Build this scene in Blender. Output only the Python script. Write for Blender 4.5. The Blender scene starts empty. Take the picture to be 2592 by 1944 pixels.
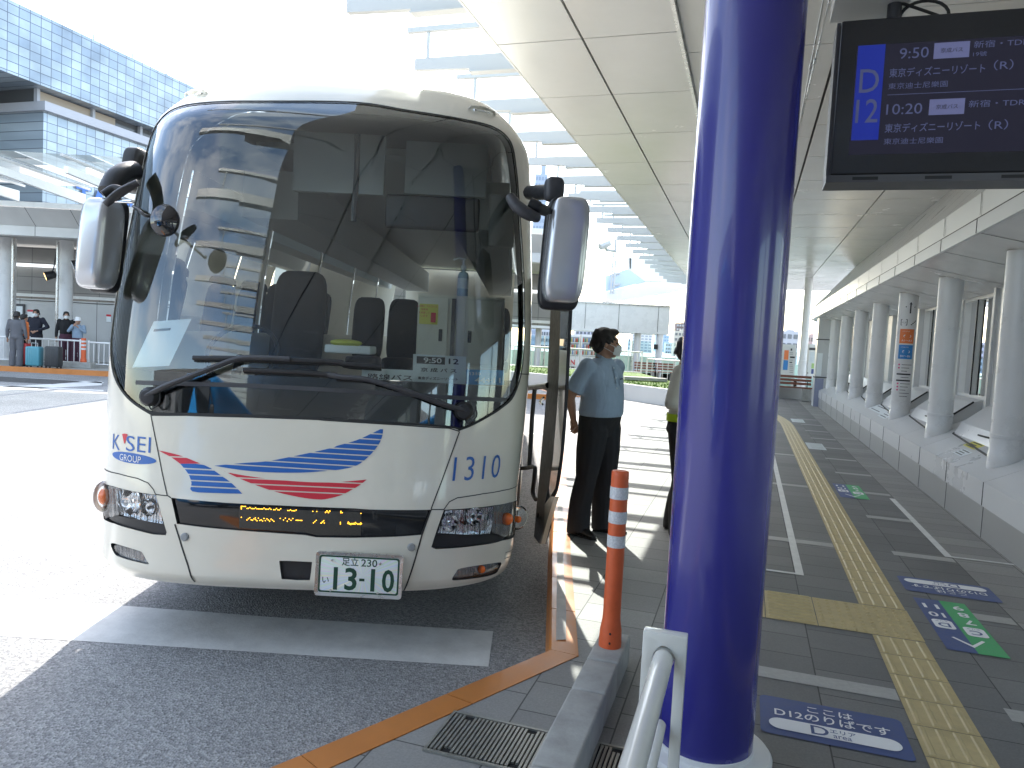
import bpy, bmesh, math, random
import numpy as np
from mathutils import Vector, Matrix
from mathutils.geometry import delaunay_2d_cdt
random.seed(7); rng = np.random.default_rng(7)
R = math.radians
scene = bpy.context.scene
col = scene.collection
# ---------------------------------------------------------------- camera
FPX, HC, PITCH, ROLL = 1875.0, 1.68, R(3.45), R(3.0)   # focal length in pixels of the 2592 px wide photo
cd = bpy.data.cameras.new("camera"); cam = bpy.data.objects.new("camera", cd); col.objects.link(cam)
cd.sensor_width = 36.0; cd.lens = FPX / 2592 * 36.0; cd.clip_start = 0.05; cd.clip_end = 3000
_r0 = np.array([1, 0, 0.]); _u0 = np.array([0, math.sin(PITCH), math.cos(PITCH)]); FW = np.array([0, math.cos(PITCH), -math.sin(PITCH)])
RT = math.cos(ROLL) * _r0 + math.sin(ROLL) * _u0; UP = -math.sin(ROLL) * _r0 + math.cos(ROLL) * _u0
CAM = np.array([0, 0, HC])
cam.matrix_world = Matrix(((RT[0], UP[0], -FW[0], 0), (RT[1], UP[1], -FW[1], 0), (RT[2], UP[2], -FW[2], HC), (0, 0, 0, 1)))
scene.camera = cam
# ---------------------------------------------------------------- sky, sun, exposure
SUN_EL, SUN_AZ = R(43.0), R(-6.5)      # azimuth from +y, clockwise
w = bpy.data.worlds.new("World"); scene.world = w; w.use_nodes = True
nt = w.node_tree; nt.nodes.clear()
sky = nt.nodes.new('ShaderNodeTexSky'); sky.sky_type = 'NISHITA'; sky.sun_disc = False
sky.sun_elevation = SUN_EL; sky.sun_rotation = SUN_AZ % (2 * math.pi); sky.dust_density = 1.0; sky.air_density = 1.0
tc = nt.nodes.new('ShaderNodeTexCoord'); mp = nt.nodes.new('ShaderNodeMapping'); mp.inputs['Scale'].default_value = (1.6, 2.6, 4.0)
nz = nt.nodes.new('ShaderNodeTexNoise'); nz.inputs['Scale'].default_value = 1.6; nz.inputs['Detail'].default_value = 6; nz.inputs['Roughness'].default_value = 0.6
rp = nt.nodes.new('ShaderNodeValToRGB'); rp.color_ramp.elements[0].position = .42; rp.color_ramp.elements[1].position = .78
rp.color_ramp.elements[1].color = (.75, .75, .75, 1)
mx = nt.nodes.new('ShaderNodeMixRGB'); mx.inputs['Color2'].default_value = (6.0, 6.1, 6.3, 1)
bg = nt.nodes.new('ShaderNodeBackground'); bg.inputs['Strength'].default_value = 0.15
ow = nt.nodes.new('ShaderNodeOutputWorld'); L = nt.links.new
L(tc.outputs['Generated'], mp.inputs['Vector']); L(mp.outputs['Vector'], nz.inputs['Vector']); L(nz.outputs['Fac'], rp.inputs['Fac'])
wm = nt.nodes.new('ShaderNodeMixRGB'); wm.blend_type = 'MULTIPLY'; wm.inputs['Fac'].default_value = 1; wm.inputs['Color2'].default_value = (1.03, .985, .92, 1)
L(rp.outputs['Color'], mx.inputs['Fac']); L(sky.outputs['Color'], mx.inputs['Color1']); L(mx.outputs['Color'], wm.inputs['Color1']); L(wm.outputs['Color'], bg.inputs['Color']); L(bg.outputs['Background'], ow.inputs['Surface'])
sd = bpy.data.lights.new("sun", 'SUN'); sd.energy = 2.0; sd.angle = R(0.5); sd.color = (1.0, 0.95, 0.88)
so = bpy.data.objects.new("sun", sd); col.objects.link(so)
so.rotation_euler = Vector((math.sin(SUN_AZ) * math.cos(SUN_EL), math.cos(SUN_AZ) * math.cos(SUN_EL), math.sin(SUN_EL))).to_track_quat('Z', 'Y').to_euler()
so.location = (-3, 30, 40)
vs = scene.view_settings; vs.view_transform = 'Standard'; vs.look = 'None'; vs.gamma = 1.0; vs.exposure = 2.35
# ---------------------------------------------------------------- photo pixel -> place in the scene (used for laying out real surfaces)
def ray(x, y): return FW + (x - 1296) / FPX * RT - (y - 972) / FPX * UP
def gp(x, y, z=0.12):
    d = ray(x, y); return CAM + d * ((z - HC) / d[2])
def dp(x, y, Y):
    d = ray(x, y); return CAM + d * (Y / d[1])
def pp(x, y, p, n):
    d = ray(x, y); n = np.array(n, float); return CAM + d * (((np.array(p) - CAM) @ n) / (d @ n))
def proj(p):
    v = np.asarray(p) - CAM; zf = v @ FW
    return np.stack([1296 + FPX * (v @ RT) / zf, 972 - FPX * (v @ UP) / zf], -1)
TH = R(17.6); ST, CT = math.sin(TH), math.cos(TH)
def W(a, b, z=0.12): return (a * ST + b * CT, a * CT - b * ST, z)     # a: along the walkway, b: across it to the right
def Wi(p): return (p[0] * ST + p[1] * CT, p[0] * CT - p[1] * ST, p[2])
def wb(x, y, b): return pp(x, y, W(0, b, 0), (CT, -ST, 0))
def wa(x, y, a): return pp(x, y, W(a, 0, 0), (ST, CT, 0))
# ---------------------------------------------------------------- materials
def mat(name, c, rough=.5, metal=0., noise=None, bump=None, spec=.5, coat=0., emit=None, estr=0., coords='Object'):
    m = bpy.data.materials.new(name); m.use_nodes = True
    n = m.node_tree.nodes; l = m.node_tree.links; b = n['Principled BSDF']
    c = tuple(c) + (1,) if len(c) == 3 else c
    b.inputs['Base Color'].default_value = c; b.inputs['Roughness'].default_value = rough; b.inputs['Metallic'].default_value = metal
    b.inputs['Specular IOR Level'].default_value = spec; b.inputs['Coat Weight'].default_value = coat; b.inputs['Coat Roughness'].default_value = .04
    if emit: b.inputs['Emission Color'].default_value = tuple(emit) + (1,); b.inputs['Emission Strength'].default_value = estr
    if noise or bump:
        t = n.new('ShaderNodeTexCoord')
    if noise:                                  # (scale, amount, roughness amount)
        s, amt, ra = noise
        x = n.new('ShaderNodeTexNoise'); x.inputs['Scale'].default_value = s; x.inputs['Detail'].default_value = 6; x.inputs['Roughness'].default_value = .65
        l.new(t.outputs[coords], x.inputs['Vector'])
        mr = n.new('ShaderNodeMapRange'); mr.inputs['From Min'].default_value = .3; mr.inputs['From Max'].default_value = .7
        mr.inputs['To Min'].default_value = 1 - amt; mr.inputs['To Max'].default_value = 1 + amt
        l.new(x.outputs['Fac'], mr.inputs['Value'])
        mm = n.new('ShaderNodeMixRGB'); mm.blend_type = 'MULTIPLY'; mm.inputs['Fac'].default_value = 1; mm.inputs['Color1'].default_value = c
        l.new(mr.outputs['Result'], mm.inputs['Color2']); l.new(mm.outputs['Color'], b.inputs['Base Color'])
        if ra:
            r2 = n.new('ShaderNodeMapRange'); r2.inputs['From Min'].default_value = .3; r2.inputs['From Max'].default_value = .7
            r2.inputs['To Min'].default_value = max(0, rough - ra); r2.inputs['To Max'].default_value = min(1, rough + ra)
            l.new(x.outputs['Fac'], r2.inputs['Value']); l.new(r2.outputs['Result'], b.inputs['Roughness'])
    if bump:                                   # (scale, strength, distance)
        x = n.new('ShaderNodeTexNoise'); x.inputs['Scale'].default_value = bump[0]; x.inputs['Detail'].default_value = 4
        l.new(t.outputs[coords], x.inputs['Vector'])
        bp = n.new('ShaderNodeBump'); bp.inputs['Strength'].default_value = bump[1]; bp.inputs['Distance'].default_value = bump[2]
        l.new(x.outputs['Fac'], bp.inputs['Height']); l.new(bp.outputs['Normal'], b.inputs['Normal'])
    return m
def glass(name, tint=(.8, .9, .88), ior=1.5, rough=0.0, boost=1.0, gloss=(1, 1, 1)):
    m = bpy.data.materials.new(name); m.use_nodes = True; n = m.node_tree.nodes; l = m.node_tree.links
    n.clear(); o = n.new('ShaderNodeOutputMaterial'); t = n.new('ShaderNodeBsdfTransparent'); t.inputs['Color'].default_value = tuple(tint) + (1,)
    g = n.new('ShaderNodeBsdfGlossy'); g.inputs['Roughness'].default_value = rough; g.inputs['Color'].default_value = tuple(gloss) + (1,)
    f = n.new('ShaderNodeFresnel'); f.inputs['IOR'].default_value = ior
    mu = n.new('ShaderNodeMath'); mu.operation = 'MULTIPLY'; mu.inputs[1].default_value = boost; mu.use_clamp = True
    x = n.new('ShaderNodeMixShader'); l.new(f.outputs['Fac'], mu.inputs[0]); l.new(mu.outputs['Value'], x.inputs['Fac'])
    l.new(t.outputs[0], x.inputs[1]); l.new(g.outputs[0], x.inputs[2]); l.new(x.outputs[0], o.inputs['Surface'])
    return m
# ---------------------------------------------------------------- objects
def org(p):
    v = np.zeros(3)
    while p is not None:
        v += np.array(p.location); p = p.parent
    return v
def tag(o, label=None, cat=None, group=None, kind=None):
    if label: o['label'] = label
    if cat: o['category'] = cat
    if group: o['group'] = group
    if kind: o['kind'] = kind
    return o
def thing(name, label, cat, loc=(0, 0, 0), group=None):
    o = bpy.data.objects.new(name, None); col.objects.link(o); o.location = tuple(loc); o.empty_display_size = .1
    return tag(o, label, cat, group)
def dup(o, parent=None):
    c = o.copy(); col.objects.link(c)
    if parent is not None: c.parent = parent
    for ch in list(o.children): dup(ch, c)
    return c
def link(name, me, m, parent=None, smooth=False):
    o = bpy.data.objects.new(name, me); col.objects.link(o); o.parent = parent
    if m is not None: me.materials.append(m)
    if smooth: me.shade_smooth()
    return o
class MB:
    """collects pieces in world coordinates and links them as one mesh object"""
    def __init__(s): s.v = []; s.f = []
    def add(s, vs, fs):
        k = len(s.v); s.v += [tuple(map(float, p)) for p in vs]; s.f += [tuple(i + k for i in f) for f in fs]; return s
    def box(s, c, d, rz=0., ax=None):
        """centre, full size, turn about z; ax = own axes (3 vectors)"""
        if ax is None: ax = ((math.cos(rz), math.sin(rz), 0), (-math.sin(rz), math.cos(rz), 0), (0, 0, 1))
        ax = np.array(ax, float); c = np.array(c, float); P = []
        for i in (-1, 1):
            for j in (-1, 1):
                for k in (-1, 1): P.append(c + ax[0] * i * d[0] / 2 + ax[1] * j * d[1] / 2 + ax[2] * k * d[2] / 2)
        return s.add(P, [(0, 1, 3, 2), (4, 6, 7, 5), (0, 4, 5, 1), (2, 3, 7, 6), (0, 2, 6, 4), (1, 5, 7, 3)])
    def wbox(s, a0, a1, b0, b1, z0, z1):
        return s.box(W((a0 + a1) / 2, (b0 + b1) / 2, (z0 + z1) / 2), (abs(b1 - b0), abs(a1 - a0), abs(z1 - z0)), -TH)
    def rbox(s, c, d, r=.01, rz=0., ax=None, seg=3):
        bm = bmesh.new(); bmesh.ops.create_cube(bm, size=1)
        for v in bm.verts: v.co = Vector((v.co.x * d[0], v.co.y * d[1], v.co.z * d[2]))
        bmesh.ops.bevel(bm, geom=bm.edges[:], offset=min(r, min(d) * .49), segments=seg, profile=.5, affect='EDGES')
        if ax is None: ax = ((math.cos(rz), math.sin(rz), 0), (-math.sin(rz), math.cos(rz), 0), (0, 0, 1))
        A = np.array(ax, float); bm.verts.index_update()
        P = [np.array(c) + A[0] * v.co.x + A[1] * v.co.y + A[2] * v.co.z for v in bm.verts]
        s.add(P, [[v.index for v in f.verts] for f in bm.faces]); bm.free(); return s
    def tube(s, path, r, n=10, cap=True, closed=False):
        path = [np.array(p, float) for p in path]; m = len(path); rs = r if hasattr(r, '__len__') else [r] * m
        rings = []; u = None
        for i, p in enumerate(path):
            if closed: t = path[(i + 1) % m] - path[i - 1]
            else: t = path[min(i + 1, m - 1)] - path[max(i - 1, 0)]
            t = t / (np.linalg.norm(t) + 1e-12)
            if u is None:
                u = np.cross(t, (0, 0, 1.) if abs(t[2]) < .9 else (1., 0, 0))
            u = u - t * (u @ t); u /= np.linalg.norm(u) + 1e-12; w_ = np.cross(t, u)
            q = rs[i]; qx, qy = q if hasattr(q, '__len__') else (q, q)
            rings.append([p + qx * math.cos(2 * math.pi * k / n) * u + qy * math.sin(2 * math.pi * k / n) * w_ for k in range(n)])
        V = [v for g in rings for v in g]; F = []
        for i in range(m if closed else m - 1):
            j = (i + 1) % m
            for k in range(n): F.append((i * n + k, i * n + (k + 1) % n, j * n + (k + 1) % n, j * n + k))
        if cap and not closed: F.append(tuple(range(n))[::-1]); F.append(tuple((m - 1) * n + k for k in range(n)))
        return s.add(V, F)
    def lathe(s, prof, c, n=32, ax=None, cap=True):
        """prof: (radius, height) along axis"""
        if ax is None: ax = ((1, 0, 0), (0, 1, 0), (0, 0, 1))
        A = np.array(ax, float); c = np.array(c, float); V = []; F = []
        for r, h in prof:
            for k in range(n): V.append(c + A[0] * r * math.cos(2 * math.pi * k / n) + A[1] * r * math.sin(2 * math.pi * k / n) + A[2] * h)
        for i in range(len(prof) - 1):
            for k in range(n): F.append((i * n + k, i * n + (k + 1) % n, (i + 1) * n + (k + 1) % n, (i + 1) * n + k))
        if cap: F.append(tuple(range(n))[::-1]); F.append(tuple((len(prof) - 1) * n + k for k in range(n)))
        return s.add(V, F)
    def prism(s, poly, off):
        """poly: 3-D points of a flat outline, off: extrusion vector"""
        n = len(poly); P = [np.array(p, float) for p in poly]; Q = [p + np.array(off, float) for p in P]
        return s.add(P + Q, [tuple(range(n))[::-1], tuple(range(n, 2 * n))] + [(i, (i + 1) % n, n + (i + 1) % n, n + i) for i in range(n)])
    def poly(s, pts): return s.add(pts, [tuple(range(len(pts)))])
    def build(s, name, m, parent=None, smooth=False, bevel=0., angle=40):
        o0 = org(parent); me = bpy.data.meshes.new(name)
        me.from_pydata([tuple(np.array(p) - o0) for p in s.v], [], s.f); 
        if True:
            bm = bmesh.new(); bm.from_mesh(me); bmesh.ops.recalc_face_normals(bm, faces=bm.faces[:])
            if bevel: bmesh.ops.bevel(bm, geom=bm.edges[:], offset=bevel, segments=2, profile=.5, affect='EDGES', clamp_overlap=True)
            bm.to_mesh(me); bm.free()
        o = link(name, me, m, parent)
        if smooth:
            me.shade_smooth()
            try: me.set_sharp_from_angle(angle=R(angle))
            except Exception: pass
        return o
def text_geo(body, size=1., weight=0., align='CENTER', spacing=1.0):
    c = bpy.data.curves.new('t', 'FONT'); c.body = body; c.size = size; c.align_x = align; c.align_y = 'CENTER'; c.offset = weight; c.resolution_u = 3; c.space_character = spacing
    o = bpy.data.objects.new('t', c); col.objects.link(o); dg = bpy.context.evaluated_depsgraph_get()
    me = bpy.data.meshes.new_from_object(o.evaluated_get(dg)); V = np.array([v.co[:2] for v in me.vertices]).reshape(-1, 2); F = [tuple(p.vertices) for p in me.polygons]
    bpy.data.objects.remove(o); bpy.data.curves.remove(c); bpy.data.meshes.remove(me)
    return V, F
def fit(V, w=None, h=None):
    """centre a flat text on its own box and scale it to width w / height h"""
    if len(V) == 0: return V
    lo, hi = V.min(0), V.max(0); V = V - (lo + hi) / 2; k = hi - lo
    sx = w / k[0] if w else None; sy = h / k[1] if h else None
    return V * np.array([sx if sx else sy, sy if sy else sx])
def plane_map(o, ex, ey):
    o, ex, ey = (np.array(q, float) for q in (o, ex, ey))
    return lambda V: [o + ex * p[0] + ey * p[1] for p in V]
def put_text(mb, body, f, cx, cy, w=None, h=None, weight=0., spacing=1., slant=0.):
    V, F = text_geo(body, 1., weight, spacing=spacing); V = fit(V, w, h)
    if len(V) == 0: return
    V = V + np.stack([V[:, 1] * slant, 0 * V[:, 1]], -1) + np.array([cx, cy]); mb.add(f(V), F)
def rrect(x0, y0, x1, y1, r, n=6):
    P = []
    for cx, cy, a in ((x1 - r, y1 - r, 0), (x0 + r, y1 - r, 90), (x0 + r, y0 + r, 180), (x1 - r, y0 + r, 270)):
        for k in range(n + 1): t = R(a + 90 * k / n); P.append((cx + r * math.cos(t), cy + r * math.sin(t)))
    return np.array(P)
def catmull(P, n=6, closed=False):
    P = [np.array(p, float) for p in P]; m = len(P); out = []
    for i in range(m if closed else m - 1):
        p0 = P[(i - 1) % m] if closed or i > 0 else P[0]; p1 = P[i]; p2 = P[(i + 1) % m]; p3 = P[(i + 2) % m] if closed or i + 2 < m else P[-1]
        for k in range(n):
            t = k / n; out.append(.5 * (2 * p1 + (p2 - p0) * t + (2 * p0 - 5 * p1 + 4 * p2 - p3) * t * t + (3 * p1 - p0 - 3 * p2 + p3) * t ** 3))
    if not closed: out.append(P[-1])
    return np.array(out)
def resample(P, step, closed=True):
    P = np.asarray(P, float); Q = np.vstack([P, P[:1]]) if closed else P; out = []
    for i in range(len(Q) - 1):
        n = max(1, int(math.ceil(np.linalg.norm(Q[i + 1] - Q[i]) / step)))
        for k in range(n): out.append(Q[i] + (Q[i + 1] - Q[i]) * k / n)
    if not closed: out.append(Q[-1])
    return np.array(out)
def inside(pts, poly):
    x, y = pts[:, 0], pts[:, 1]; r = np.zeros(len(pts), bool); P = np.asarray(poly); Q = np.roll(P, -1, 0)
    for (x1, y1), (x2, y2) in zip(P, Q):
        c = (y1 > y) != (y2 > y)
        with np.errstate(divide='ignore', invalid='ignore'): r ^= c & (x < (x2 - x1) * (y - y1) / (y2 - y1 + 1e-30) + x1)
    return r
def edge_dist(pts, poly):
    P = np.asarray(poly); Q = np.roll(P, -1, 0); d = np.full(len(pts), 1e9)
    for a, b in zip(P, Q):
        ab = b - a; t = np.clip(((pts - a) @ ab) / (ab @ ab + 1e-30), 0, 1); d = np.minimum(d, np.linalg.norm(pts - a - t[:, None] * ab, axis=1))
    return d
def tri_region(outline, holes=(), grid=.06, step=None):
    step = step or grid; loops = [resample(outline, step)] + [resample(h, step) for h in holes]
    lo, hi = loops[0].min(0), loops[0].max(0)
    gx, gy = np.meshgrid(np.arange(lo[0] + grid / 2, hi[0], grid), np.arange(lo[1] + grid / 2, hi[1], grid)); g = np.stack([gx.ravel(), gy.ravel()], -1)
    if len(g):
        k = inside(g, loops[0])
        for l_ in loops: k &= edge_dist(g, l_) > grid * .35
        for h in loops[1:]: k &= ~inside(g, h)
        g = g[k]
    V = []; E = []
    for l_ in loops:
        b = len(V); V += [tuple(p) for p in l_]; E += [(b + i, b + (i + 1) % len(l_)) for i in range(len(l_))]
    V += [tuple(p) for p in g]
    r = delaunay_2d_cdt([Vector(p) for p in V], E, [], 0, 1e-6); P = np.array([tuple(p) for p in r[0]]); F = [tuple(f) for f in r[2]]
    c = np.array([P[list(f)].mean(0) for f in F]); k = inside(c, loops[0])
    for h in loops[1:]: k &= ~inside(c, h)
    return P, [f for f, q in zip(F, k) if q]
def bake(objs_mb, voxel, smooth_it=4, name='m'):
    """fuse overlapping pieces into one continuous skin"""
    me = bpy.data.meshes.new('x'); me.from_pydata(objs_mb.v, [], objs_mb.f)
    bm = bmesh.new(); bm.from_mesh(me); bmesh.ops.recalc_face_normals(bm, faces=bm.faces[:]); bm.to_mesh(me); bm.free()
    o = bpy.data.objects.new('x', me); col.objects.link(o)
    r = o.modifiers.new('r', 'REMESH'); r.mode = 'VOXEL'; r.voxel_size = voxel; r.use_smooth_shade = True
    s = o.modifiers.new('s', 'SMOOTH'); s.factor = .5; s.iterations = smooth_it
    dg = bpy.context.evaluated_depsgraph_get(); out = bpy.data.meshes.new_from_object(o.evaluated_get(dg)); out.name = name
    bpy.data.objects.remove(o); bpy.data.meshes.remove(me); out.materials.clear(); return out
# ---------------------------------------------------------------- materials used in several places
M = {}
M['cream'] = mat('cream paint', (.74, .695, .585), .22, coat=.6, noise=(3, .03, .03))
M['white_paint'] = mat('white paint', (.78, .78, .76), .35, noise=(4, .05, .08))
M['panel'] = mat('white enamel panel', (.70, .70, .67), .28, noise=(1.5, .04, .08))
M['black_plastic'] = mat('black plastic', (.018, .018, .02), .42, noise=(30, .2, .1))
M['dark_grey'] = mat('dark grey plastic', (.05, .05, .055), .5, noise=(25, .2, .1))
M['rubber'] = mat('rubber', (.02, .02, .02), .7)
M['gloss_black'] = mat('gloss black glass', (.012, .013, .015), .05, spec=.6)
M['silver'] = mat('silver mirror shell', (.55, .56, .58), .22, metal=.55, coat=.6)
M['chrome'] = mat('chrome reflector', (.9, .9, .9), .08, metal=1.0)
M['blue'] = mat('blue lettering', (.02, .12, .42), .3)
M['red'] = mat('red lettering', (.62, .03, .05), .3)
M['amber_lens'] = mat('orange lens', (.85, .16, .02), .2, spec=.6)
M['ink'] = mat('black ink', (.02, .02, .02), .6)
M['white_ink'] = mat('white ink', (.8, .8, .8), .6)
M['paper'] = mat('paper', (.82, .86, .86), .6)
M['steel'] = mat('stainless steel', (.6, .6, .58), .3, metal=.9, noise=(8, .08, .1))
M['grey_plastic'] = mat('grey plastic', (.3, .31, .31), .5)
M['windscreen'] = glass('windscreen glass', (.90, .97, .95), 1.5, 0., 2.15, (.95, .98, 1))
M['side_glass'] = glass('tinted side glass', (.09, .11, .11), 1.5)
M['clear_lens'] = glass('clear lens', (.93, .95, .95), 1.45)
# ---------------------------------------------------------------- the shell of the coach: a superellipse section swept up a leaning profile
XC = -1.107
_rows = np.array([  # z, y of the nose, half width, depth of the rounded front
    (0.34, 3.73, 1.15, 0.787), (0.38, 3.7, 1.16, 0.787), (0.46, 3.705, 1.17, 0.787), (0.58, 3.712, 1.173, 0.787), (0.76, 3.718, 1.174, 0.787), (0.95, 3.752, 1.187, 0.787), (1.22, 3.785, 1.202, 0.787), (1.6, 3.84, 1.212, 0.764), (2, 3.922, 1.2, 0.740), (2.4, 4.03, 1.175, 0.716), (2.68, 4.122, 1.157, 0.692), (2.86, 4.204, 1.132, 0.668), (2.96, 4.293, 1.085, 0.644), (3.075, 4.413, 1, 0.608), (3.165, 4.527, 0.9, 0.573), (3.215, 4.66, 0.8, 0.549), (3.24, 4.8, 0.7, 0.525)])
_vv = np.concatenate([[0], np.cumsum(np.hypot(np.diff(_rows[:, 0]), np.diff(_rows[:, 1])))])
_tg = np.gradient(_rows, _vv, axis=0)
VMAX = _vv[-1]
def _rowat(v):
    v = np.asarray(v, float); vc = np.clip(v, 0, VMAX); i = np.clip(np.searchsorted(_vv, vc, side='right') - 1, 0, len(_vv) - 2); h = _vv[i + 1] - _vv[i]; t = ((vc - _vv[i]) / h)[..., None]; h = h[..., None]
    p0, p1, m0, m1 = _rows[i], _rows[i + 1], _tg[i] * h, _tg[i + 1] * h
    return (2 * t ** 3 - 3 * t ** 2 + 1) * p0 + (t ** 3 - 2 * t ** 2 + t) * m0 + (-2 * t ** 3 + 3 * t ** 2) * p1 + (t ** 3 - t ** 2) * m1
_NE = 3.0
_ph = np.linspace(0, 1, 1500); _ang = _ph * math.pi / 2
_X = np.sin(_ang) ** (2 / _NE); _Y = 1 - np.cos(_ang) ** (2 / _NE)
_al = np.concatenate([[0], np.cumsum(np.hypot(np.diff(_X * 1.19), np.diff(_Y * .76)))]); S0 = _al[-1]
def S(s, v):
    s = np.asarray(s, float); v = np.asarray(v, float); s, v = np.broadcast_arrays(s, v)
    r = _rowat(v); a = np.abs(s); ac = np.minimum(a, S0); X = np.interp(ac, _al, _X); Y = np.interp(ac, _al, _Y)
    return np.stack([XC + np.sign(s) * X * r[..., 2], r[..., 1] + Y * r[..., 3] + np.maximum(a - S0, 0) + .045 * np.sign(s) * X * r[..., 2], r[..., 0]], -1)
def SN(s, v):
    e = 2e-3; s = np.asarray(s, float); v = np.clip(np.asarray(v, float), e, VMAX - e)
    n = np.cross(S(s + e, v) - S(s - e, v), S(s, v + e) - S(s, v - e)); return n / (np.linalg.norm(n, axis=-1, keepdims=True) + 1e-12)
def SO(sv, off=0.):
    sv = np.asarray(sv, float); return S(sv[..., 0], sv[..., 1]) + SN(sv[..., 0], sv[..., 1]) * off
_gs, _gv = np.meshgrid(np.linspace(-S0 - .1, S0 + .1, 260), np.linspace(0, VMAX, 200)); _gp = S(_gs, _gv); _gpx = proj(_gp)
_vis = np.einsum('ijk,ijk->ij', SN(_gs, _gv), CAM - _gp) > 0
def onbus(x, y):
    """the spot (s, v) of the shell seen at a photo pixel"""
    d = np.hypot(_gpx[..., 0] - x, _gpx[..., 1] - y) + np.where(_vis, 0, 1e4); k = np.unravel_index(np.argmin(d), d.shape)
    q = np.array([_gs[k], _gv[k]]); t = np.array([x, y])
    for _ in range(6):
        f = proj(S(*q)) - t
        if np.hypot(*f) < .02: break
        e = 1e-3; J = np.stack([(proj(S(q[0] + e, q[1])) - proj(S(*q))) / e, (proj(S(q[0], q[1] + e)) - proj(S(*q))) / e], -1)
        try: dq = np.linalg.lstsq(J, -f, rcond=1e-3)[0]
        except Exception: break
        n = np.linalg.norm(dq); q = q + dq * min(1, .05 / (n + 1e-9)); q[1] = np.clip(q[1], 0, VMAX)
    return q
def onb(pts): return np.array([onbus(*p) for p in pts])
def A1(p): return (200 + p[0] / 2.074, 200 + p[1] / 2.074)
def B1(p): return (800 + p[0] / 2.074, 200 + p[1] / 2.074)
def C1(p): return (200 + p[0] / 2.963, 1000 + p[1] / 2.963)
def D1(p): return (800 + p[0] / 2.963, 1000 + p[1] / 2.963)
def F1(p): return (360 + p[0] / 4.424, 850 + p[1] / 4.424)
def F2(p): return (800 + p[0] / 4.424, 850 + p[1] / 4.424)
bus = thing('tour_bus', 'large cream tour bus with blue and red wing stripes parked at the orange kerb', 'bus', (XC, 4.4, 0))
def patch(name, m, outline, holes=(), off=0., grid=.06, parent=None, step=None):
    parent = bus if parent is None else parent
    P, F = tri_region(outline, holes, grid, step); V = SO(P, off); N = SN(P[:, 0], P[:, 1]); me = bpy.data.meshes.new(name)
    o0 = org(parent); me.from_pydata([tuple(p) for p in V - o0], [], [f if True else f for f in F])
    flip = [p for p in me.polygons if np.dot(np.array(p.normal), N[p.vertices[0]]) < 0]
    if flip:
        bm = bmesh.new(); bm.from_mesh(me); bm.faces.ensure_lookup_table(); ids = {p.index for p in flip}
        bmesh.ops.reverse_faces(bm, faces=[bm.faces[i] for i in ids]); bm.to_mesh(me); bm.free()
    me.shade_smooth(); me.normals_split_custom_set_from_vertices([tuple(n) for n in N]); return link(name, me, m, parent)
def rim(mb, outline, o0, o1, step=.03):
    P = resample(outline, step); a, b = SO(P, o0), SO(P, o1); n = len(P)
    return mb.add(list(a) + list(b), [(i, (i + 1) % n, n + (i + 1) % n, n + i) for i in range(n)])
def ribbon(P, wd):
    """flat strip outline along a path on the shell"""
    P = np.asarray(P, float); t = np.gradient(P, axis=0); t /= np.linalg.norm(t, axis=1, keepdims=True) + 1e-12; n = np.stack([-t[:, 1], t[:, 0]], -1) * wd / 2
    return P + n, P - n
def seam(mb, P, wd=.006, off=.0015):
    a, b = ribbon(resample(P, .03, False), wd); A_, B_ = SO(a, off), SO(b, off); n = len(a)
    mb.add(list(A_) + list(B_), [(i, i + 1, n + i + 1, n + i) for i in range(n - 1)])
def shell_text(mb, body, px, h=None, w_=None, weight=0., off=.002, spacing=1.):
    c = onbus(*px); V, F = text_geo(body, 1., weight, spacing=spacing); V = fit(V, w_, h) + c; mb.add(SO(V, off), F)
# outlines read off the photograph
ws_px = [A1(p) for p in [(240, 1659)]] + [C1((420, 75)), C1((540, 150))]
ws_left = [C1((540, 150)), C1((420, 75)), C1((340, 0)), A1((190, 1580)), A1((170, 1500)), A1((165, 1400)), A1((176, 1280)), A1((211, 1060)), A1((262, 800)), A1((312, 560)), A1((340, 430)), A1((372, 315)), A1((420, 218)), A1((480, 163)), A1((560, 134))]
ws_top = [A1((560, 134)), A1((750, 116)), A1((1000, 114)), A1((1452, 120)), B1((500, 165)), B1((800, 215))]
ws_right = [B1((800, 215)), B1((900, 238)), B1((965, 268)), B1((1010, 310)), B1((1042, 390)), B1((1065, 600)), B1((1085, 900)), B1((1096, 1200)), B1((1086, 1500)), B1((1042, 1659)), D1((1400, 95)), D1((1250, 190)), D1((1150, 240)), D1((1075, 268))]
ws_bot = [D1((1075, 268)), D1((1000, 245)), D1((600, 218)), D1((0, 180)), C1((2074, 190)), C1((1300, 163)), C1((800, 150)), C1((540, 150))]
def part_sv(seq, n=4): return catmull(onb(seq), n)[:-1]
WS = np.vstack([part_sv(ws_left), part_sv(ws_top), part_sv(ws_right), part_sv(ws_bot)])
lhl_px = [C1(p) for p in [(190, 662), (262, 684), (420, 724), (575, 748), (600, 830), (657, 1030), (650, 1050), (560, 1045), (400, 1005), (270, 965), (188, 930), (150, 850), (150, 720)]]
rhl_px = [D1(p) for p in [(960, 860), (1150, 848), (1340, 826), (1450, 805), (1530, 782), (1560, 830), (1578, 920), (1545, 1000), (1505, 1055), (1400, 1090), (1200, 1130), (900, 1155), (865, 1140), (890, 1060)]]
lfog_px = [C1(p) for p in [(240, 1115), (300, 1122), (440, 1165), (475, 1185), (505, 1240), (520, 1268), (430, 1250), (310, 1215), (268, 1190)]]
rfog_px = [D1(p) for p in [(1020, 1385), (1050, 1330), (1085, 1300), (1250, 1272), (1385, 1255), (1370, 1305), (1340, 1340), (1200, 1372), (1080, 1386)]]
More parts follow.
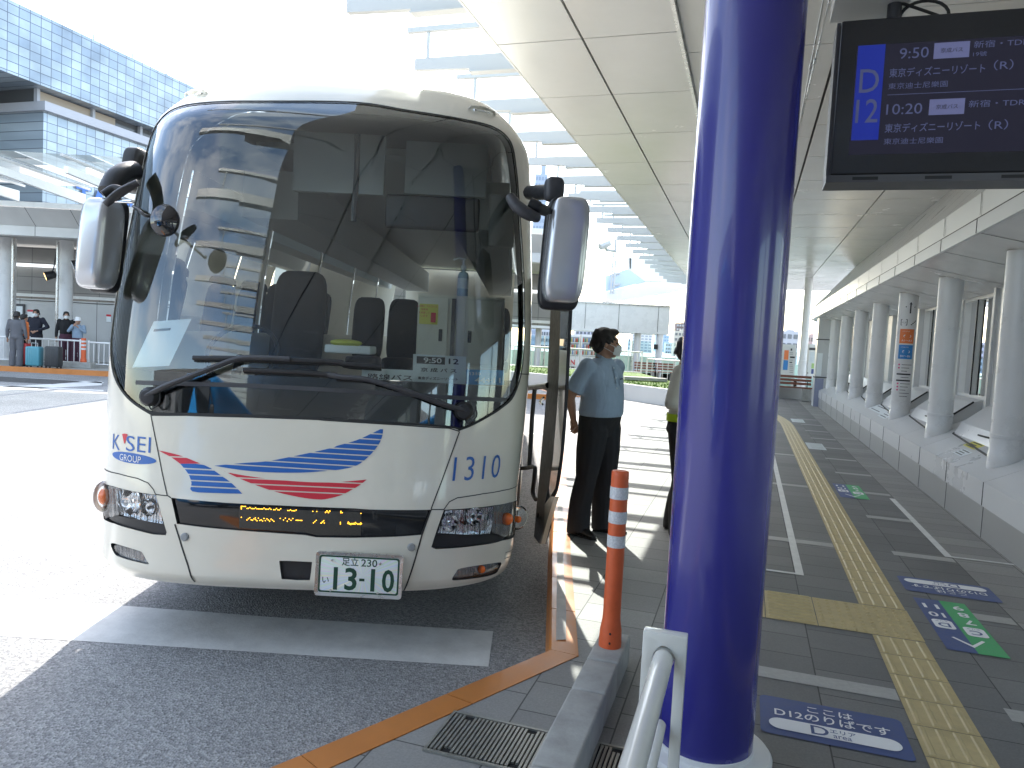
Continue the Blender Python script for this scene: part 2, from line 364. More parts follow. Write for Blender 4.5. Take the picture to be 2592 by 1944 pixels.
strip_px = [C1(p) for p in [(692, 770), (1100, 808), (1600, 832), (2074, 850)]] + [D1(p) for p in [(400, 858), (860, 860), (835, 930), (790, 1048), (600, 1062), (250, 1070), (0, 1066)]] + [C1(p) for p in [(1700, 1050), (1200, 1015), (950, 993), (735, 965), (712, 860)]]
hook_px = [C1(p) for p in [(1502, 1243), (1560, 1243), (1748, 1252), (1740, 1330), (1730, 1388), (1640, 1388), (1520, 1380), (1508, 1300)]]
LHL, RHL, LFOG, RFOG, STRIP, HOOK = [onb(p) for p in (lhl_px, rhl_px, lfog_px, rfog_px, strip_px, hook_px)]
LFOG, RFOG = catmull(LFOG, 3, True), catmull(RFOG, 3, True)
SE = S0 + .25
body_out = np.array([(-SE, 0), (SE, 0), (SE, VMAX), (-SE, VMAX)], float)
body = patch('body', M['cream'], body_out, [WS, LHL, RHL, LFOG, RFOG, STRIP, HOOK], 0, .05)
# body behind the nose: sides, roof, tail
mb = MB(); LEN = 9.6
vw0, vw1 = np.interp(1.62, _rows[:, 0], _vv), np.interp(2.72, _rows[:, 0], _vv)
vlist = np.unique(np.concatenate([np.linspace(0, vw0, 8), np.linspace(vw1, VMAX, 10)]))
for sg in (-1, 1):
    for q0, q1, lo, hi in ((SE, SE + LEN, 0, vw0), (SE, SE + LEN, vw1, VMAX)):
        vs_ = np.linspace(lo, hi, 10)
        P = [S(sg * np.array([q0, q1]), v) for v in vs_]
        mb.add([p for r in P for p in r], [(2 * i, 2 * i + 1, 2 * i + 3, 2 * i + 2) for i in range(9)])
    for k in range(6):                                    # pillars between the side windows
        s_ = SE + k * LEN / 5.4
        P = [S(sg * np.array([s_, s_ + .12]), v) for v in np.linspace(vw0, vw1, 4)]; mb.add([p for r in P for p in r], [(2 * i, 2 * i + 1, 2 * i + 3, 2 * i + 2) for i in range(3)])
ss = np.linspace(-SE, SE, 41); top = S(ss, VMAX); n = len(ss)
bk = np.stack([top[:, 0], np.full(n, 4.4 + LEN), top[:, 2]], -1); rf = top.copy(); rf[:, 2] += 0.0
mb.add(list(rf) + list(bk), [(i, i + 1, n + i + 1, n + i) for i in range(n - 1)])
lo = S(ss, 0); 
yb = 4.4 + .66 + .25 + LEN - .05
mb.box((XC, 14.5, 1.75), (2.1, .04, 2.4))
mb.build('rear_body', M['cream'], body, True)
for sg in (-1, 1):
    for k in range(5):
        mb = MB()
        s0_ = SE + k * LEN / 5.4 + .12; P = [S(sg * np.array([s0_, s0_ + LEN / 5.4 - .12]), v) - np.array([sg * .01, 0, 0]) for v in np.linspace(vw0, vw1, 4)]
        mb.add([p for r in P for p in r], [(2 * i, 2 * i + 1, 2 * i + 3, 2 * i + 2) for i in range(3)])
        mb.build('side_window', M['side_glass'], bus)
mb = MB(); mb.box((XC, 9.8, .42), (2.1, 9.0, .16)); mb.build('underbody', M['black_plastic'], body)
for yw in (6.6, 12.2):                                     # wheels
    for sg in (-1, 1):
        ax = ((0, 1, 0), (0, 0, 1), (1, 0, 0))
        t = MB().lathe([(.36, -.14), (.46, -.13), (.5, -.09), (.5, .09), (.46, .13), (.36, .14)], (XC + sg * 1.08, yw, .5), 32, ax).build('wheel', M['rubber'], bus, True)
        MB().lathe([(.05, -.16), (.2, -.15), (.3, -.1), (.33, -.145), (.33, .145), (.3, .1), (.2, .15), (.05, .16)], (XC + sg * 1.08, yw, .5), 28, ax).build('rim', M['steel'], t, True)
# windscreen with its black edge
inner_px = [A1(p) for p in [(345, 1490), (215, 1380)]]
# inner edge of the black border (the frit), by insetting the opening; deeper along the bottom
def inset(P, d):
    P = resample(P, .04); n = len(P); t = np.roll(P, -1, 0) - np.roll(P, 1, 0); t /= np.linalg.norm(t, axis=1, keepdims=True) + 1e-9
    nn = np.stack([t[:, 1], -t[:, 0]], -1)
    if inside(P + nn * .01, P).mean() < .5: nn = -nn
    dd = d(P) if callable(d) else d
    Q = P + nn * (dd[:, None] if hasattr(dd, '__len__') else dd)
    for _ in range(6): Q = .25 * np.roll(Q, 1, 0) + .5 * Q + .25 * np.roll(Q, -1, 0)
    return Q
fb = onb([(300, 926), (380, 937), (600, 948), (913, 960), (1100, 968), (1290, 978)])
def bottom_v(s): return np.interp(s, fb[:, 0], fb[:, 1])
IN = inset(WS, .07); IN[:, 1] = np.maximum(IN[:, 1], bottom_v(IN[:, 0]))
# the top border is deeper
vt = WS[:, 1].max(); IN[:, 1] = np.minimum(IN[:, 1], vt - .11 - .12 * np.maximum(0, np.abs(IN[:, 0]) - .5) ** 2)
wsg = patch('windscreen', M['windscreen'], WS, [], -.004, .05)
patch('black_border', M['gloss_black'], WS, [IN], -.010, .05, wsg)
mb = MB(); rim(mb, WS, .003, -.02); 
o_, i_ = WS, inset(WS, .012)
patch('seal', M['rubber'], WS, [i_], .002, .05, wsg)
rl = onb([(345, 968), (450, 971), (600, 975), (800, 985), (1000, 997), (1180, 1008), (1280, 1012)]); a_, b_ = ribbon(catmull(rl, 5), .022)
patch('wiper_rail', M['dark_grey'], np.vstack([a_, b_[::-1]]), [], .004, .04, wsg)
# panel seams
mb = MB()
seam(mb, onb([C1((540, 150)), C1((575, 330)), C1((620, 560)), C1((662, 752)), C1((690, 770))]))
seam(mb, onb([C1((720, 968)), C1((770, 1130)), C1((830, 1320)), C1((870, 1400))]), .009)
seam(mb, onb([D1((1075, 275)), D1((1030, 400)), D1((940, 650)), D1((862, 856))])); seam(mb, onb([D1((862, 860)), D1((795, 1045)), D1((740, 1240)), D1((655, 1490))]), .008)
seam(mb, onb([C1((190, 545)), C1((300, 590)), C1((440, 625)), C1((520, 660)), C1((560, 710)), C1((575, 745))]), .005); seam(mb, onb([C1((575, 745)), C1((662, 755))]), .005)
seam(mb, onb([D1((1535, 665)), D1((1400, 715)), D1((1250, 740)), D1((1060, 770)), D1((1000, 800)), D1((960, 855))]), .005); seam(mb, onb([D1((862, 858)), D1((960, 858))]), .005)
seam(mb, onb([B1((1070, 1548)), B1((1118, 1550))]), .006)
lid = onb([C1((545, 152)), C1((800, 152)), C1((1300, 166)), C1((2074, 193)), D1((0, 184)), D1((600, 222)), D1((1000, 249)), D1((1075, 272))]); seam(mb, lid, .006)
sq = onb([D1((1420, 1180)), D1((1490, 1158)), D1((1485, 1205)), D1((1412, 1225))]); seam(mb, np.vstack([sq, sq[:1]]), .003)
mb.build('panel_seam', M['ink'], body)
# stripes on the nose
def blade(name, m, upper, lower, gaps, f):
    """an area between two curves cut into bands by thin gaps (both read in zoom pixels)"""
mb_b, mb_r = MB(), MB()
def fill(mb, px):
    P, F = tri_region(onb(px), (), .04); mb.add(SO(P, .0018), F)
G1 = lambda p: C1(p)
def bands(mb, outline, slope, ys, gap=9, x0=0):
    """cut a closed outline (zoom C px) into bands by lines y = y0 + slope x with a clear gap between"""
    O = np.array(outline, float)
    h = O[:, 1] - slope * (O[:, 0] - x0)
    ys = list(ys); 
    for k in range(len(ys) - 1):
        lo, hi = ys[k] + (gap / 2 if k else 0), ys[k + 1] - (gap / 2 if k < len(ys) - 2 else 0)
        P = [np.array(p) for p in O]
        for lim, sg in ((lo, 1), (hi, -1)):
            Q = []
            for i in range(len(P)):
                a, b = P[i], P[(i + 1) % len(P)]; fa, fb_ = sg * (a[1] - slope * (a[0] - x0) - lim), sg * (b[1] - slope * (b[0] - x0) - lim)
                if fa >= 0: Q.append(a)
                if (fa >= 0) != (fb_ >= 0): Q.append(a + (b - a) * (fa / (fa - fb_)))
            P = Q
            if len(P) < 3: break
        if len(P) >= 3:
            Pn = resample(np.array(P), 40)
            fill(mb, [C1(p) for p in Pn])
off = (800 - 200) * 2.963
def D2(p): return (p[0] + off, p[1])
swoosh = list(catmull([(1015, 530), (1250, 508), (1420, 495), (1700, 440), (1900, 395), D2((160, 380)), D2((300, 340)), D2((400, 296)), D2((503, 246))], 4)) + list(catmull([D2((503, 246)), D2((498, 300)), D2((470, 370)), D2((400, 455)), D2((310, 525)), D2((200, 555)), D2((40, 572)), (1650, 582), (1400, 578), (1200, 560), (1015, 530)], 4)[1:-1])
bands(mb_b, swoosh, .05, [240, 268 - 85, 268 - 85], 8) if False else None
# bands of the blue wing: lines falling slightly to the right, spaced about 42 px
bands(mb_b, swoosh, .06, [min(p[1] - .06 * (p[0] - 1015) for p in swoosh) - 1] + [y for y in (176, 218, 260, 302, 344, 386, 428, 470, 512)] + [600], 9, 1015)
red = list(catmull([(1040, 540), (1120, 580), (1300, 612), (1480, 635), (1700, 652), (1860, 656)], 4)) + list(catmull([(1860, 656), D2((200, 650)), D2((380, 634))], 4)[1:]) + list(catmull([D2((380, 634)), D2((320, 680)), D2((250, 720)), D2((190, 750)), D2((100, 775)), D2((20, 783)), (1650, 765), (1450, 718), (1250, 645), (1110, 580), (1040, 540)], 4)[1:-1])
bands(mb_r, red, .045, [520, 575, 614, 655, 698, 800], 9, 1040)
left_r = list(catmull([(595, 415), (680, 432), (780, 460), (910, 513)], 3)) + [(760, 515)] + list(catmull([(760, 515), (690, 465), (595, 415)], 3)[1:-1])
bands(mb_r, left_r, .03, [400, 460, 530], 9, 595)
left_b = list(catmull([(760, 515), (940, 525), (1075, 610), (1150, 665), (1225, 740)], 3)) + list(catmull([(1225, 740), (1040, 735), (850, 722), (845, 660), (820, 590), (760, 515)], 3)[1:-1])
bands(mb_b, left_b, .05, [500, 549, 592, 636, 680, 760], 10, 760)
mb_b.build('blue_wing_stripe', M['blue'], body); mb_b = MB()
shell_text(mb_b, '1310', D1((1222, 546)), h=.128, w_=abs(onbus(*D1((1390, 546)))[0] - onbus(*D1((1052, 546)))[0]), weight=-.004, spacing=1.15)
mb_b.build('fleet_number', M['blue'], body); mb_b = MB()
c0 = onbus(*C1((395, 385)))
for ch, px, hh in (('K', (281, 352), 112), ('S', (386, 364), 108), ('E', (470, 371), 104), ('I', (531, 375), 100)):
    c_ = onbus(*C1(px)); V, F = text_geo(ch, 1., -.004); V = fit(V, {'K': .074, 'S': .064, 'E': .056, 'I': .013}[ch], .080) + c_; mb_b.add(SO(V, .002), F)
P = onb([C1(p) for p in [(326, 292), (345, 288), (366, 294), (346, 364), (340, 364)]]); P, F = tri_region(P, (), .05); mb_r2 = MB().add(SO(P, .002), F); mb_r2.build('name_wedge', M['red'], body); mb_r.build('red_wing_stripe', M['red'], body)
mb_b.build('name_letters', M['blue'], body)
el = onbus(*C1((390, 472))); t = np.linspace(0, 2 * math.pi, 40)[:-1]; wdt = abs(onbus(*C1((545, 478)))[0] - onbus(*C1((235, 455)))[0]) / 2
patch('name_oval', M['blue'], el + np.stack([wdt * np.cos(t), .027 * np.sin(t)], -1), [], .0018, .04, body)
mb = MB(); shell_text(mb, 'GROUP', C1((383, 475)), h=.034, w_=wdt * .95, off=.004); mb.build('name_lettering', M['white_ink'], body)
# headlights
M['lamp_lens'] = glass('lamp lens', (.95, .96, .97), 1.5)
def ribbed(name, c, sc, rough=.1, metal=1., strength=.8):
    m = mat(name, c, rough, metal); n = m.node_tree.nodes; l = m.node_tree.links; t = n.new('ShaderNodeTexCoord'); mp_ = n.new('ShaderNodeMapping'); mp_.inputs['Scale'].default_value = sc
    x = n.new('ShaderNodeTexNoise'); x.inputs['Scale'].default_value = 1.; x.inputs['Detail'].default_value = 3; b = n.new('ShaderNodeBump'); b.inputs['Strength'].default_value = strength; b.inputs['Distance'].default_value = .02
    l.new(t.outputs['Object'], mp_.inputs['Vector']); l.new(mp_.outputs['Vector'], x.inputs['Vector']); l.new(x.outputs['Fac'], b.inputs['Height']); l.new(b.outputs['Normal'], n['Principled BSDF'].inputs['Normal']); return m
M['reflector'] = ribbed('faceted reflector', (.75, .77, .78), (60, 20, 12), .1, 1., .9)
M['fog_glass'] = ribbed('ribbed fog lamp glass', (.45, .45, .45), (120, 120, 8), .15, .7, .5)
def headlamp(out, clear, corner, below, lamps, dot, sig):
    o = patch('headlight', M['dark_grey'], out, [], -.05, .05)
    mb = MB(); rim(mb, out, .001, -.052); mb.build('surround', M['black_plastic'], o)
    C_, K_, B_ = onb(clear), onb(corner), onb(below)
    patch('reflector', M['reflector'], C_, [], -.03, .03, o)
    mb = MB(); rim(mb, C_, -.004, -.032); mb.build('bezel', M['chrome'], o)
    for (px, rad) in lamps:
        q = SO(onbus(*px), -.028); nrm = SN(*onbus(*px)); t_ = np.cross((0, 0, 1), nrm); t_ /= np.linalg.norm(t_); b_ = np.cross(nrm, t_)
        MB().lathe([(rad, .012), (rad * .92, .016), (rad * .7, .0), (rad * .4, -.012), (rad * .2, -.018), (rad * .18, .004), (.002, .006)], q, 24, (t_, b_, nrm), False).build('bulb_bowl', M['chrome'], o, True)
    for px in dot:
        q = SO(onbus(*px), -.02); MB().lathe([(.009, -.01), (.009, .012), (.002, .014)], q, 12, ((1, 0, 0), (0, 0, 1), (0, -1, 0))).build('bulb', M['ink'], o, True)
    patch('underside', M['black_plastic'], B_, [], -.012, .04, o)
    patch('lens', M['lamp_lens'], np.vstack([C_]), [], -.002, .05, o)
    patch('corner_lens', M['lamp_lens'], K_, [], .004, .05, o)
    patch('corner_reflector', M['fog_glass'], K_, [], -.02, .05, o)
    return o
hl_l = headlamp(LHL, [C1(p) for p in [(268, 690), (420, 728), (572, 752), (600, 835), (628, 968), (450, 935), (300, 895), (272, 800)]], [C1(p) for p in [(195, 668), (258, 688), (265, 800), (270, 905), (205, 925), (160, 850), (160, 730)]],
    [C1(p) for p in [(205, 925), (270, 905), (450, 940), (628, 972), (655, 1030), (648, 1048), (560, 1043), (400, 1003), (270, 962)]], [(C1((370, 800)), .07), (C1((500, 850)), .045)], [C1((508, 848))], None)
hl_r = headlamp(RHL, [D1(p) for p in [(972, 868), (1150, 856), (1338, 836), (1332, 940), (1310, 1040), (1100, 1046), (915, 1036), (940, 950)]], [D1(p) for p in [(1350, 830), (1450, 808), (1525, 790), (1560, 850), (1565, 930), (1530, 1010), (1440, 1070), (1380, 1045), (1340, 1040), (1348, 940)]],
    [D1(p) for p in [(912, 1048), (1100, 1052), (1320, 1048), (1400, 1062), (1430, 1078), (1200, 1126), (905, 1150), (872, 1138), (890, 1070)]], [(D1((1010, 960)), .05), (D1((1195, 910)), .055)], [D1((1130, 966)), D1((1195, 912))], None)
def blob(c, r, n=20, ax=None):
    prof = [(r[0] * math.sin(t), -r[2] * math.cos(t)) for t in np.linspace(.05, math.pi - .05, 12)]
    return MB().lathe(prof, c, n, ax)
for (p1, r1), (p2, r2) in (((D1((1437, 930)), .036), (D1((1502, 930)), .021)),):
    q = SO(onbus(*p1), -.005); blob(q, (r1, r1, .03), 24, ((1, 0, 0), (0, 0, 1), (0, -1, 0))).build('turn_signal', M['amber_lens'], hl_r, True)
    q = SO(onbus(*p2), .015); blob(q, (r2, r2, .03), 20, ((1, 0, 0), (0, 0, 1), (0, -1, 0))).build('turn_bulb', M['amber_lens'], hl_r, True)
q = SO(onbus(*D1((1525, 915))), .012); blob(q, (.075, .075, .035), 28, ((.8, .6, 0), (0, 0, 1), (.6, -.8, 0))).build('signal_lens', M['clear_lens'], hl_r, True)
q = SO(onbus(*C1((196, 775))), .02) + np.array((-.01, .05, 0)); blob(q, (.085, .085, .055), 28, ((.6, -.8, 0), (0, 0, 1), (-.8, -.6, 0))).build('signal_lens', M['clear_lens'], hl_l, True)
blob(q, (.045, .05, .03), 20, ((.6, -.8, 0), (0, 0, 1), (-.8, -.6, 0))).build('turn_bulb', M['amber_lens'], hl_l, True)
for out, nm in ((LFOG, 0), (RFOG, 1)):
    o = patch('fog_lamp', M['fog_glass'], out, [], -.02, .03); mb = MB(); rim(mb, out, .001, -.024, .02); mb.build('surround', M['black_plastic'], o)
    patch('lens', M['lamp_lens'], inset(out, .008), [], -.004, .04, o)
    if nm:
        q = SO(onbus(*D1((1250, 1310))), -.01); blob(q, (.022, .022, .01), 16, ((1, 0, 0), (0, 0, 1), (0, -1, 0))).build('turn_bulb', M['amber_lens'], o, True)
    else: pass
# lower black band with the amber dot display
st = patch('grille_band', M['gloss_black'], STRIP, [], -.014, .05); mb = MB(); rim(mb, STRIP, .001, -.018); mb.build('surround', M['rubber'], st)
led = onb([C1((1195, 842)), C1((1600, 862)), C1((2074, 880)), D1((340, 884)), D1((336, 1058)), D1((0, 1055)), C1((1700, 1035)), C1((1195, 1002))])
M['display'] = mat('display panel', (.055, .052, .045), .35, noise=(160, .25, 0))
dsp = patch('dot_display', M['display'], led, [], -.0115, .05, st)
M['led'] = mat('amber dots', (.9, .4, .02), .5, emit=(1., .48, .03), estr=.9)
mb = MB(); 
def dots(pxs):
    for px in pxs:
        q = onbus(*px); d = .0032; c_ = np.array([[q[0] - d, q[1]], [q[0], q[1] - d], [q[0] + d, q[1]], [q[0], q[1] + d]]); mb.add(SO(c_, -.0100), [(0, 1, 2, 3)])
def run(x0, x1, y0, step=10.5, jig=(0,), sl=.042, keep=1., f=C1):
    x = x0; k = 0
    while x <= x1:
        if rng.random() < keep: dots([f((x, y0 + (x - x0) * sl + jig[k % len(jig)]))])
        x += step; k += 1
for a in [(1212, 1245, 836), (1256, 1340, 852, 10.5, (0, 0, -8, 0)), (1352, 1436, 856, 10.5, (0, 0, 0, -8)), (1456, 1515, 862, 10.5, (0, 0, -10)), (1562, 1628, 862, 10.5, (6, 6, 0, 6)), (1750, 1790, 874, 30), (1845, 1882, 874, 10.5, (8, -4)), (1962, 1975, 884)]: run(*a)
for a in [(1212, 1213, 920), (1255, 1320, 936, 10.5, (4, -6, -14, 2)), (1320, 1400, 938, 10.5, (0, 8, -12, 4)), (1405, 1460, 940, 10.5, (-8, 0, 8)), (1505, 1515, 928), (1530, 1610, 940, 14, (0, -14, 8, -8)), (1625, 1672, 942), (1755, 1785, 962, 10.5, (0, -10, -20)), (1812, 1840, 964, 10.5, (0, -10, -20)), (2015, 2074, 966, 10.5, (0, 4, 8, 0))]: run(*a)
run(1212, 1213, 846); run(1212, 1213, 856)
for a in [(70, 104, 876, 10.5, (6, -4)), (184, 185, 884), (184, 185, 874), (335, 336, 890)]: run(*a, f=D1)
for a in [(38, 60, 958, 10.5, (4, -6)), (180, 181, 958), (180, 181, 970), (240, 340, 962, 9, (-6, 2, 8, 4, 8, 2)), (334, 335, 962)]: run(*a, f=D1)
mb.build('dot', M['led'], dsp)
hk = patch('tow_hook_cover', M['black_plastic'], HOOK, [], -.02, .05); mb = MB(); rim(mb, HOOK, .0, -.024, .02); mb.build('surround', M['black_plastic'], hk)
for px in (C1((795, 1063)), D1((714, 1140))):
    q = SO(onbus(*px), 0.004); nn = SN(*onbus(*px)); t_ = np.cross((0, 0, 1), nn); t_ /= np.linalg.norm(t_)
    MB().lathe([(.021, -.004), (.021, .003), (.016, .008), (.002, .009)], q, 20, (t_, np.cross(nn, t_), nn)).build('parking_sensor', M['grey_plastic'], bus, True)
# number plate
pc = SO(onbus(*D1((325, 1345))), .02); nn = SN(*onbus(*D1((325, 1345)))); ex = np.array([1, 0, 0]); ey = np.array([0, .06, 1.]); ey /= np.linalg.norm(ey); ez = np.cross(ex, ey)
M['plate'] = mat('plate', (.74, .78, .76), .35)
pm = M['plate'].node_tree; n_ = pm.nodes; tcn = n_.new('ShaderNodeTexCoord'); 
sepn = n_.new('ShaderNodeSeparateXYZ'); pm.links.new(tcn.outputs['Object'], sepn.inputs[0])
sx_ = n_.new('ShaderNodeMath'); sx_.operation = 'SUBTRACT'; sx_.inputs[1].default_value = pc[0] - XC + .02; pm.links.new(sepn.outputs['X'], sx_.inputs[0])
sz_ = n_.new('ShaderNodeMath'); sz_.operation = 'SUBTRACT'; sz_.inputs[1].default_value = pc[2]; pm.links.new(sepn.outputs['Z'], sz_.inputs[0])
at_ = n_.new('ShaderNodeMath'); at_.operation = 'ARCTAN2'; pm.links.new(sz_.outputs[0], at_.inputs[0]); pm.links.new(sx_.outputs[0], at_.inputs[1])
ns_ = n_.new('ShaderNodeTexNoise'); ns_.noise_dimensions = '1D'; ns_.inputs['Scale'].default_value = 7; ns_.inputs['Detail'].default_value = 1; pm.links.new(at_.outputs[0], ns_.inputs['W'])
cr_ = n_.new('ShaderNodeValToRGB'); cr_.color_ramp.interpolation = 'LINEAR'
for p_, c_ in ((.0, (.78, .8, .8)), (.36, (.78, .8, .8)), (.41, (.62, .70, .86)), (.45, (.78, .8, .8)), (.5, (.66, .80, .62)), (.54, (.78, .8, .78)), (.58, (.82, .64, .78)), (.62, (.78, .8, .8)), (.68, (.82, .80, .58))):
    e_ = cr_.color_ramp.elements.new(p_) if p_ > 0 else cr_.color_ramp.elements[0]; e_.position = p_; e_.color = c_ + (1,)
pm.links.new(ns_.outputs['Fac'], cr_.inputs['Fac']); pm.links.new(cr_.outputs['Color'], n_['Principled BSDF'].inputs['Base Color'])
pl = MB().rbox(pc, (.44, .22, .012), .005, ax=(ex, ey, ez)).build('number_plate', M['plate'], bus, True)
fm = plane_map(pc + ez * .0065, ex, ey); sgn = 1 if ez[1] < 0 else -1; fm = plane_map(pc + ez * sgn * .0068, ex, ey)
mb = MB(); o1, i1 = rrect(-.222, -.112, .222, .112, .016), rrect(-.206, -.096, .206, .096, .012); n = len(o1)
for z0 in (0.004,):
    A_ = [np.array(p) + ez * sgn * z0 for p in fm(o1)]; B_ = [np.array(p) + ez * sgn * .001 for p in fm(i1)]; C_ = [np.array(p) - ez * sgn * .014 for p in fm(o1)]
    mb.add(A_ + B_ + C_, [(i, (i + 1) % n, n + (i + 1) % n, n + i) for i in range(n)] + [(i, (i + 1) % n, 2 * n + (i + 1) % n, 2 * n + i) for i in range(n)])
mb.build('plate_frame', M['steel'], pl, True)
M['plate_green'] = mat('plate green', (.01, .06, .035), .4)
mb = MB(); put_text(mb, '1', fm, -.118, -.022, w=.021, h=.115, weight=.02); 
for ch, x_ in (('3', -.04), ('0', .150)): put_text(mb, ch, fm, x_, -.022, w=.062, h=.115, weight=.022)
put_text(mb, '1', fm, .072, -.022, w=.021, h=.115, weight=.02); mb.add(fm(np.array([(.003, -.03), (.03, -.03), (.03, -.016), (.003, -.016)])), [(0, 1, 2, 3)])
put_text(mb, '足立', fm, -.047, .066, h=.042, weight=.01); put_text(mb, '230', fm, .05, .064, h=.038, w=.082, weight=.012); put_text(mb, 'い', fm, -.168, -.032, h=.03, weight=.01)
e1, e2 = rrect(-.2045, -.0945, .2045, .0945, .012), rrect(-.196, -.086, .196, .086, .01); n = len(e1); mb.add(fm(e1) + fm(e2), [(i, (i + 1) % n, n + (i + 1) % n, n + i) for i in range(n)])
mb.build('plate_lettering', M['plate_green'], pl)
mb = MB()
for bx, by in ((-.14, .07), (.105, .065), (-.14, -.083), (.1, -.085)): mb.lathe([(.006, 0), (.006, .004), (.001, .005)], fm([(bx, by)])[0], 12, (ex, ey, ez * sgn))
mb.build('plate_screw', M['steel'], pl, True)
# ---------------------------------------------------------------- ground
def speckle(name, c1, c2, scale, rough=.85, bump=(180, .5, .004), big=(1.2, .12)):
    m = mat(name, c1, rough); n = m.node_tree.nodes; l = m.node_tree.links; b = n['Principled BSDF']; t = n.new('ShaderNodeTexCoord')
    v = n.new('ShaderNodeTexVoronoi'); v.inputs['Scale'].default_value = scale; l.new(t.outputs['Object'], v.inputs['Vector'])
    x = n.new('ShaderNodeTexNoise'); x.inputs['Scale'].default_value = big[0]; x.inputs['Detail'].default_value = 5; l.new(t.outputs['Object'], x.inputs['Vector'])
    mr = n.new('ShaderNodeMapRange'); mr.inputs['From Min'].default_value = .3; mr.inputs['From Max'].default_value = .7; mr.inputs['To Min'].default_value = 1 - big[1]; mr.inputs['To Max'].default_value = 1 + big[1]; l.new(x.outputs['Fac'], mr.inputs['Value'])
    sp = n.new('ShaderNodeSeparateColor'); l.new(v.outputs['Color'], sp.inputs['Color'])
    mx_ = n.new('ShaderNodeMixRGB'); mx_.inputs['Color1'].default_value = tuple(c1) + (1,); mx_.inputs['Color2'].default_value = tuple(c2) + (1,); l.new(sp.outputs['Red'], mx_.inputs['Fac'])
    mm = n.new('ShaderNodeMixRGB'); mm.blend_type = 'MULTIPLY'; mm.inputs['Fac'].default_value = 1; l.new(mx_.outputs['Color'], mm.inputs['Color1']); l.new(mr.outputs['Result'], mm.inputs['Color2']); l.new(mm.outputs['Color'], b.inputs['Base Color'])
    bp = n.new('ShaderNodeBump'); bp.inputs['Strength'].default_value = bump[1]; bp.inputs['Distance'].default_value = bump[2]
    l.new(v.outputs['Distance'], bp.inputs['Height']); l.new(bp.outputs['Normal'], b.inputs['Normal']); return m
M['asphalt'] = speckle('asphalt', (.16, .162, .165), (.37, .37, .366), 95, .82, (0, .8, .006), (.9, .14))
M['road_paint'] = mat('road paint', (.62, .62, .60), .7, noise=(6, .14, .05), bump=(60, .4, .003))
M['kerb_tile'] = mat('orange kerb tile', (.52, .19, .045), .38, noise=(5, .1, .1))
M['concrete'] = mat('concrete', (.36, .355, .33), .85, noise=(7, .2, .05), bump=(50, .5, .004))
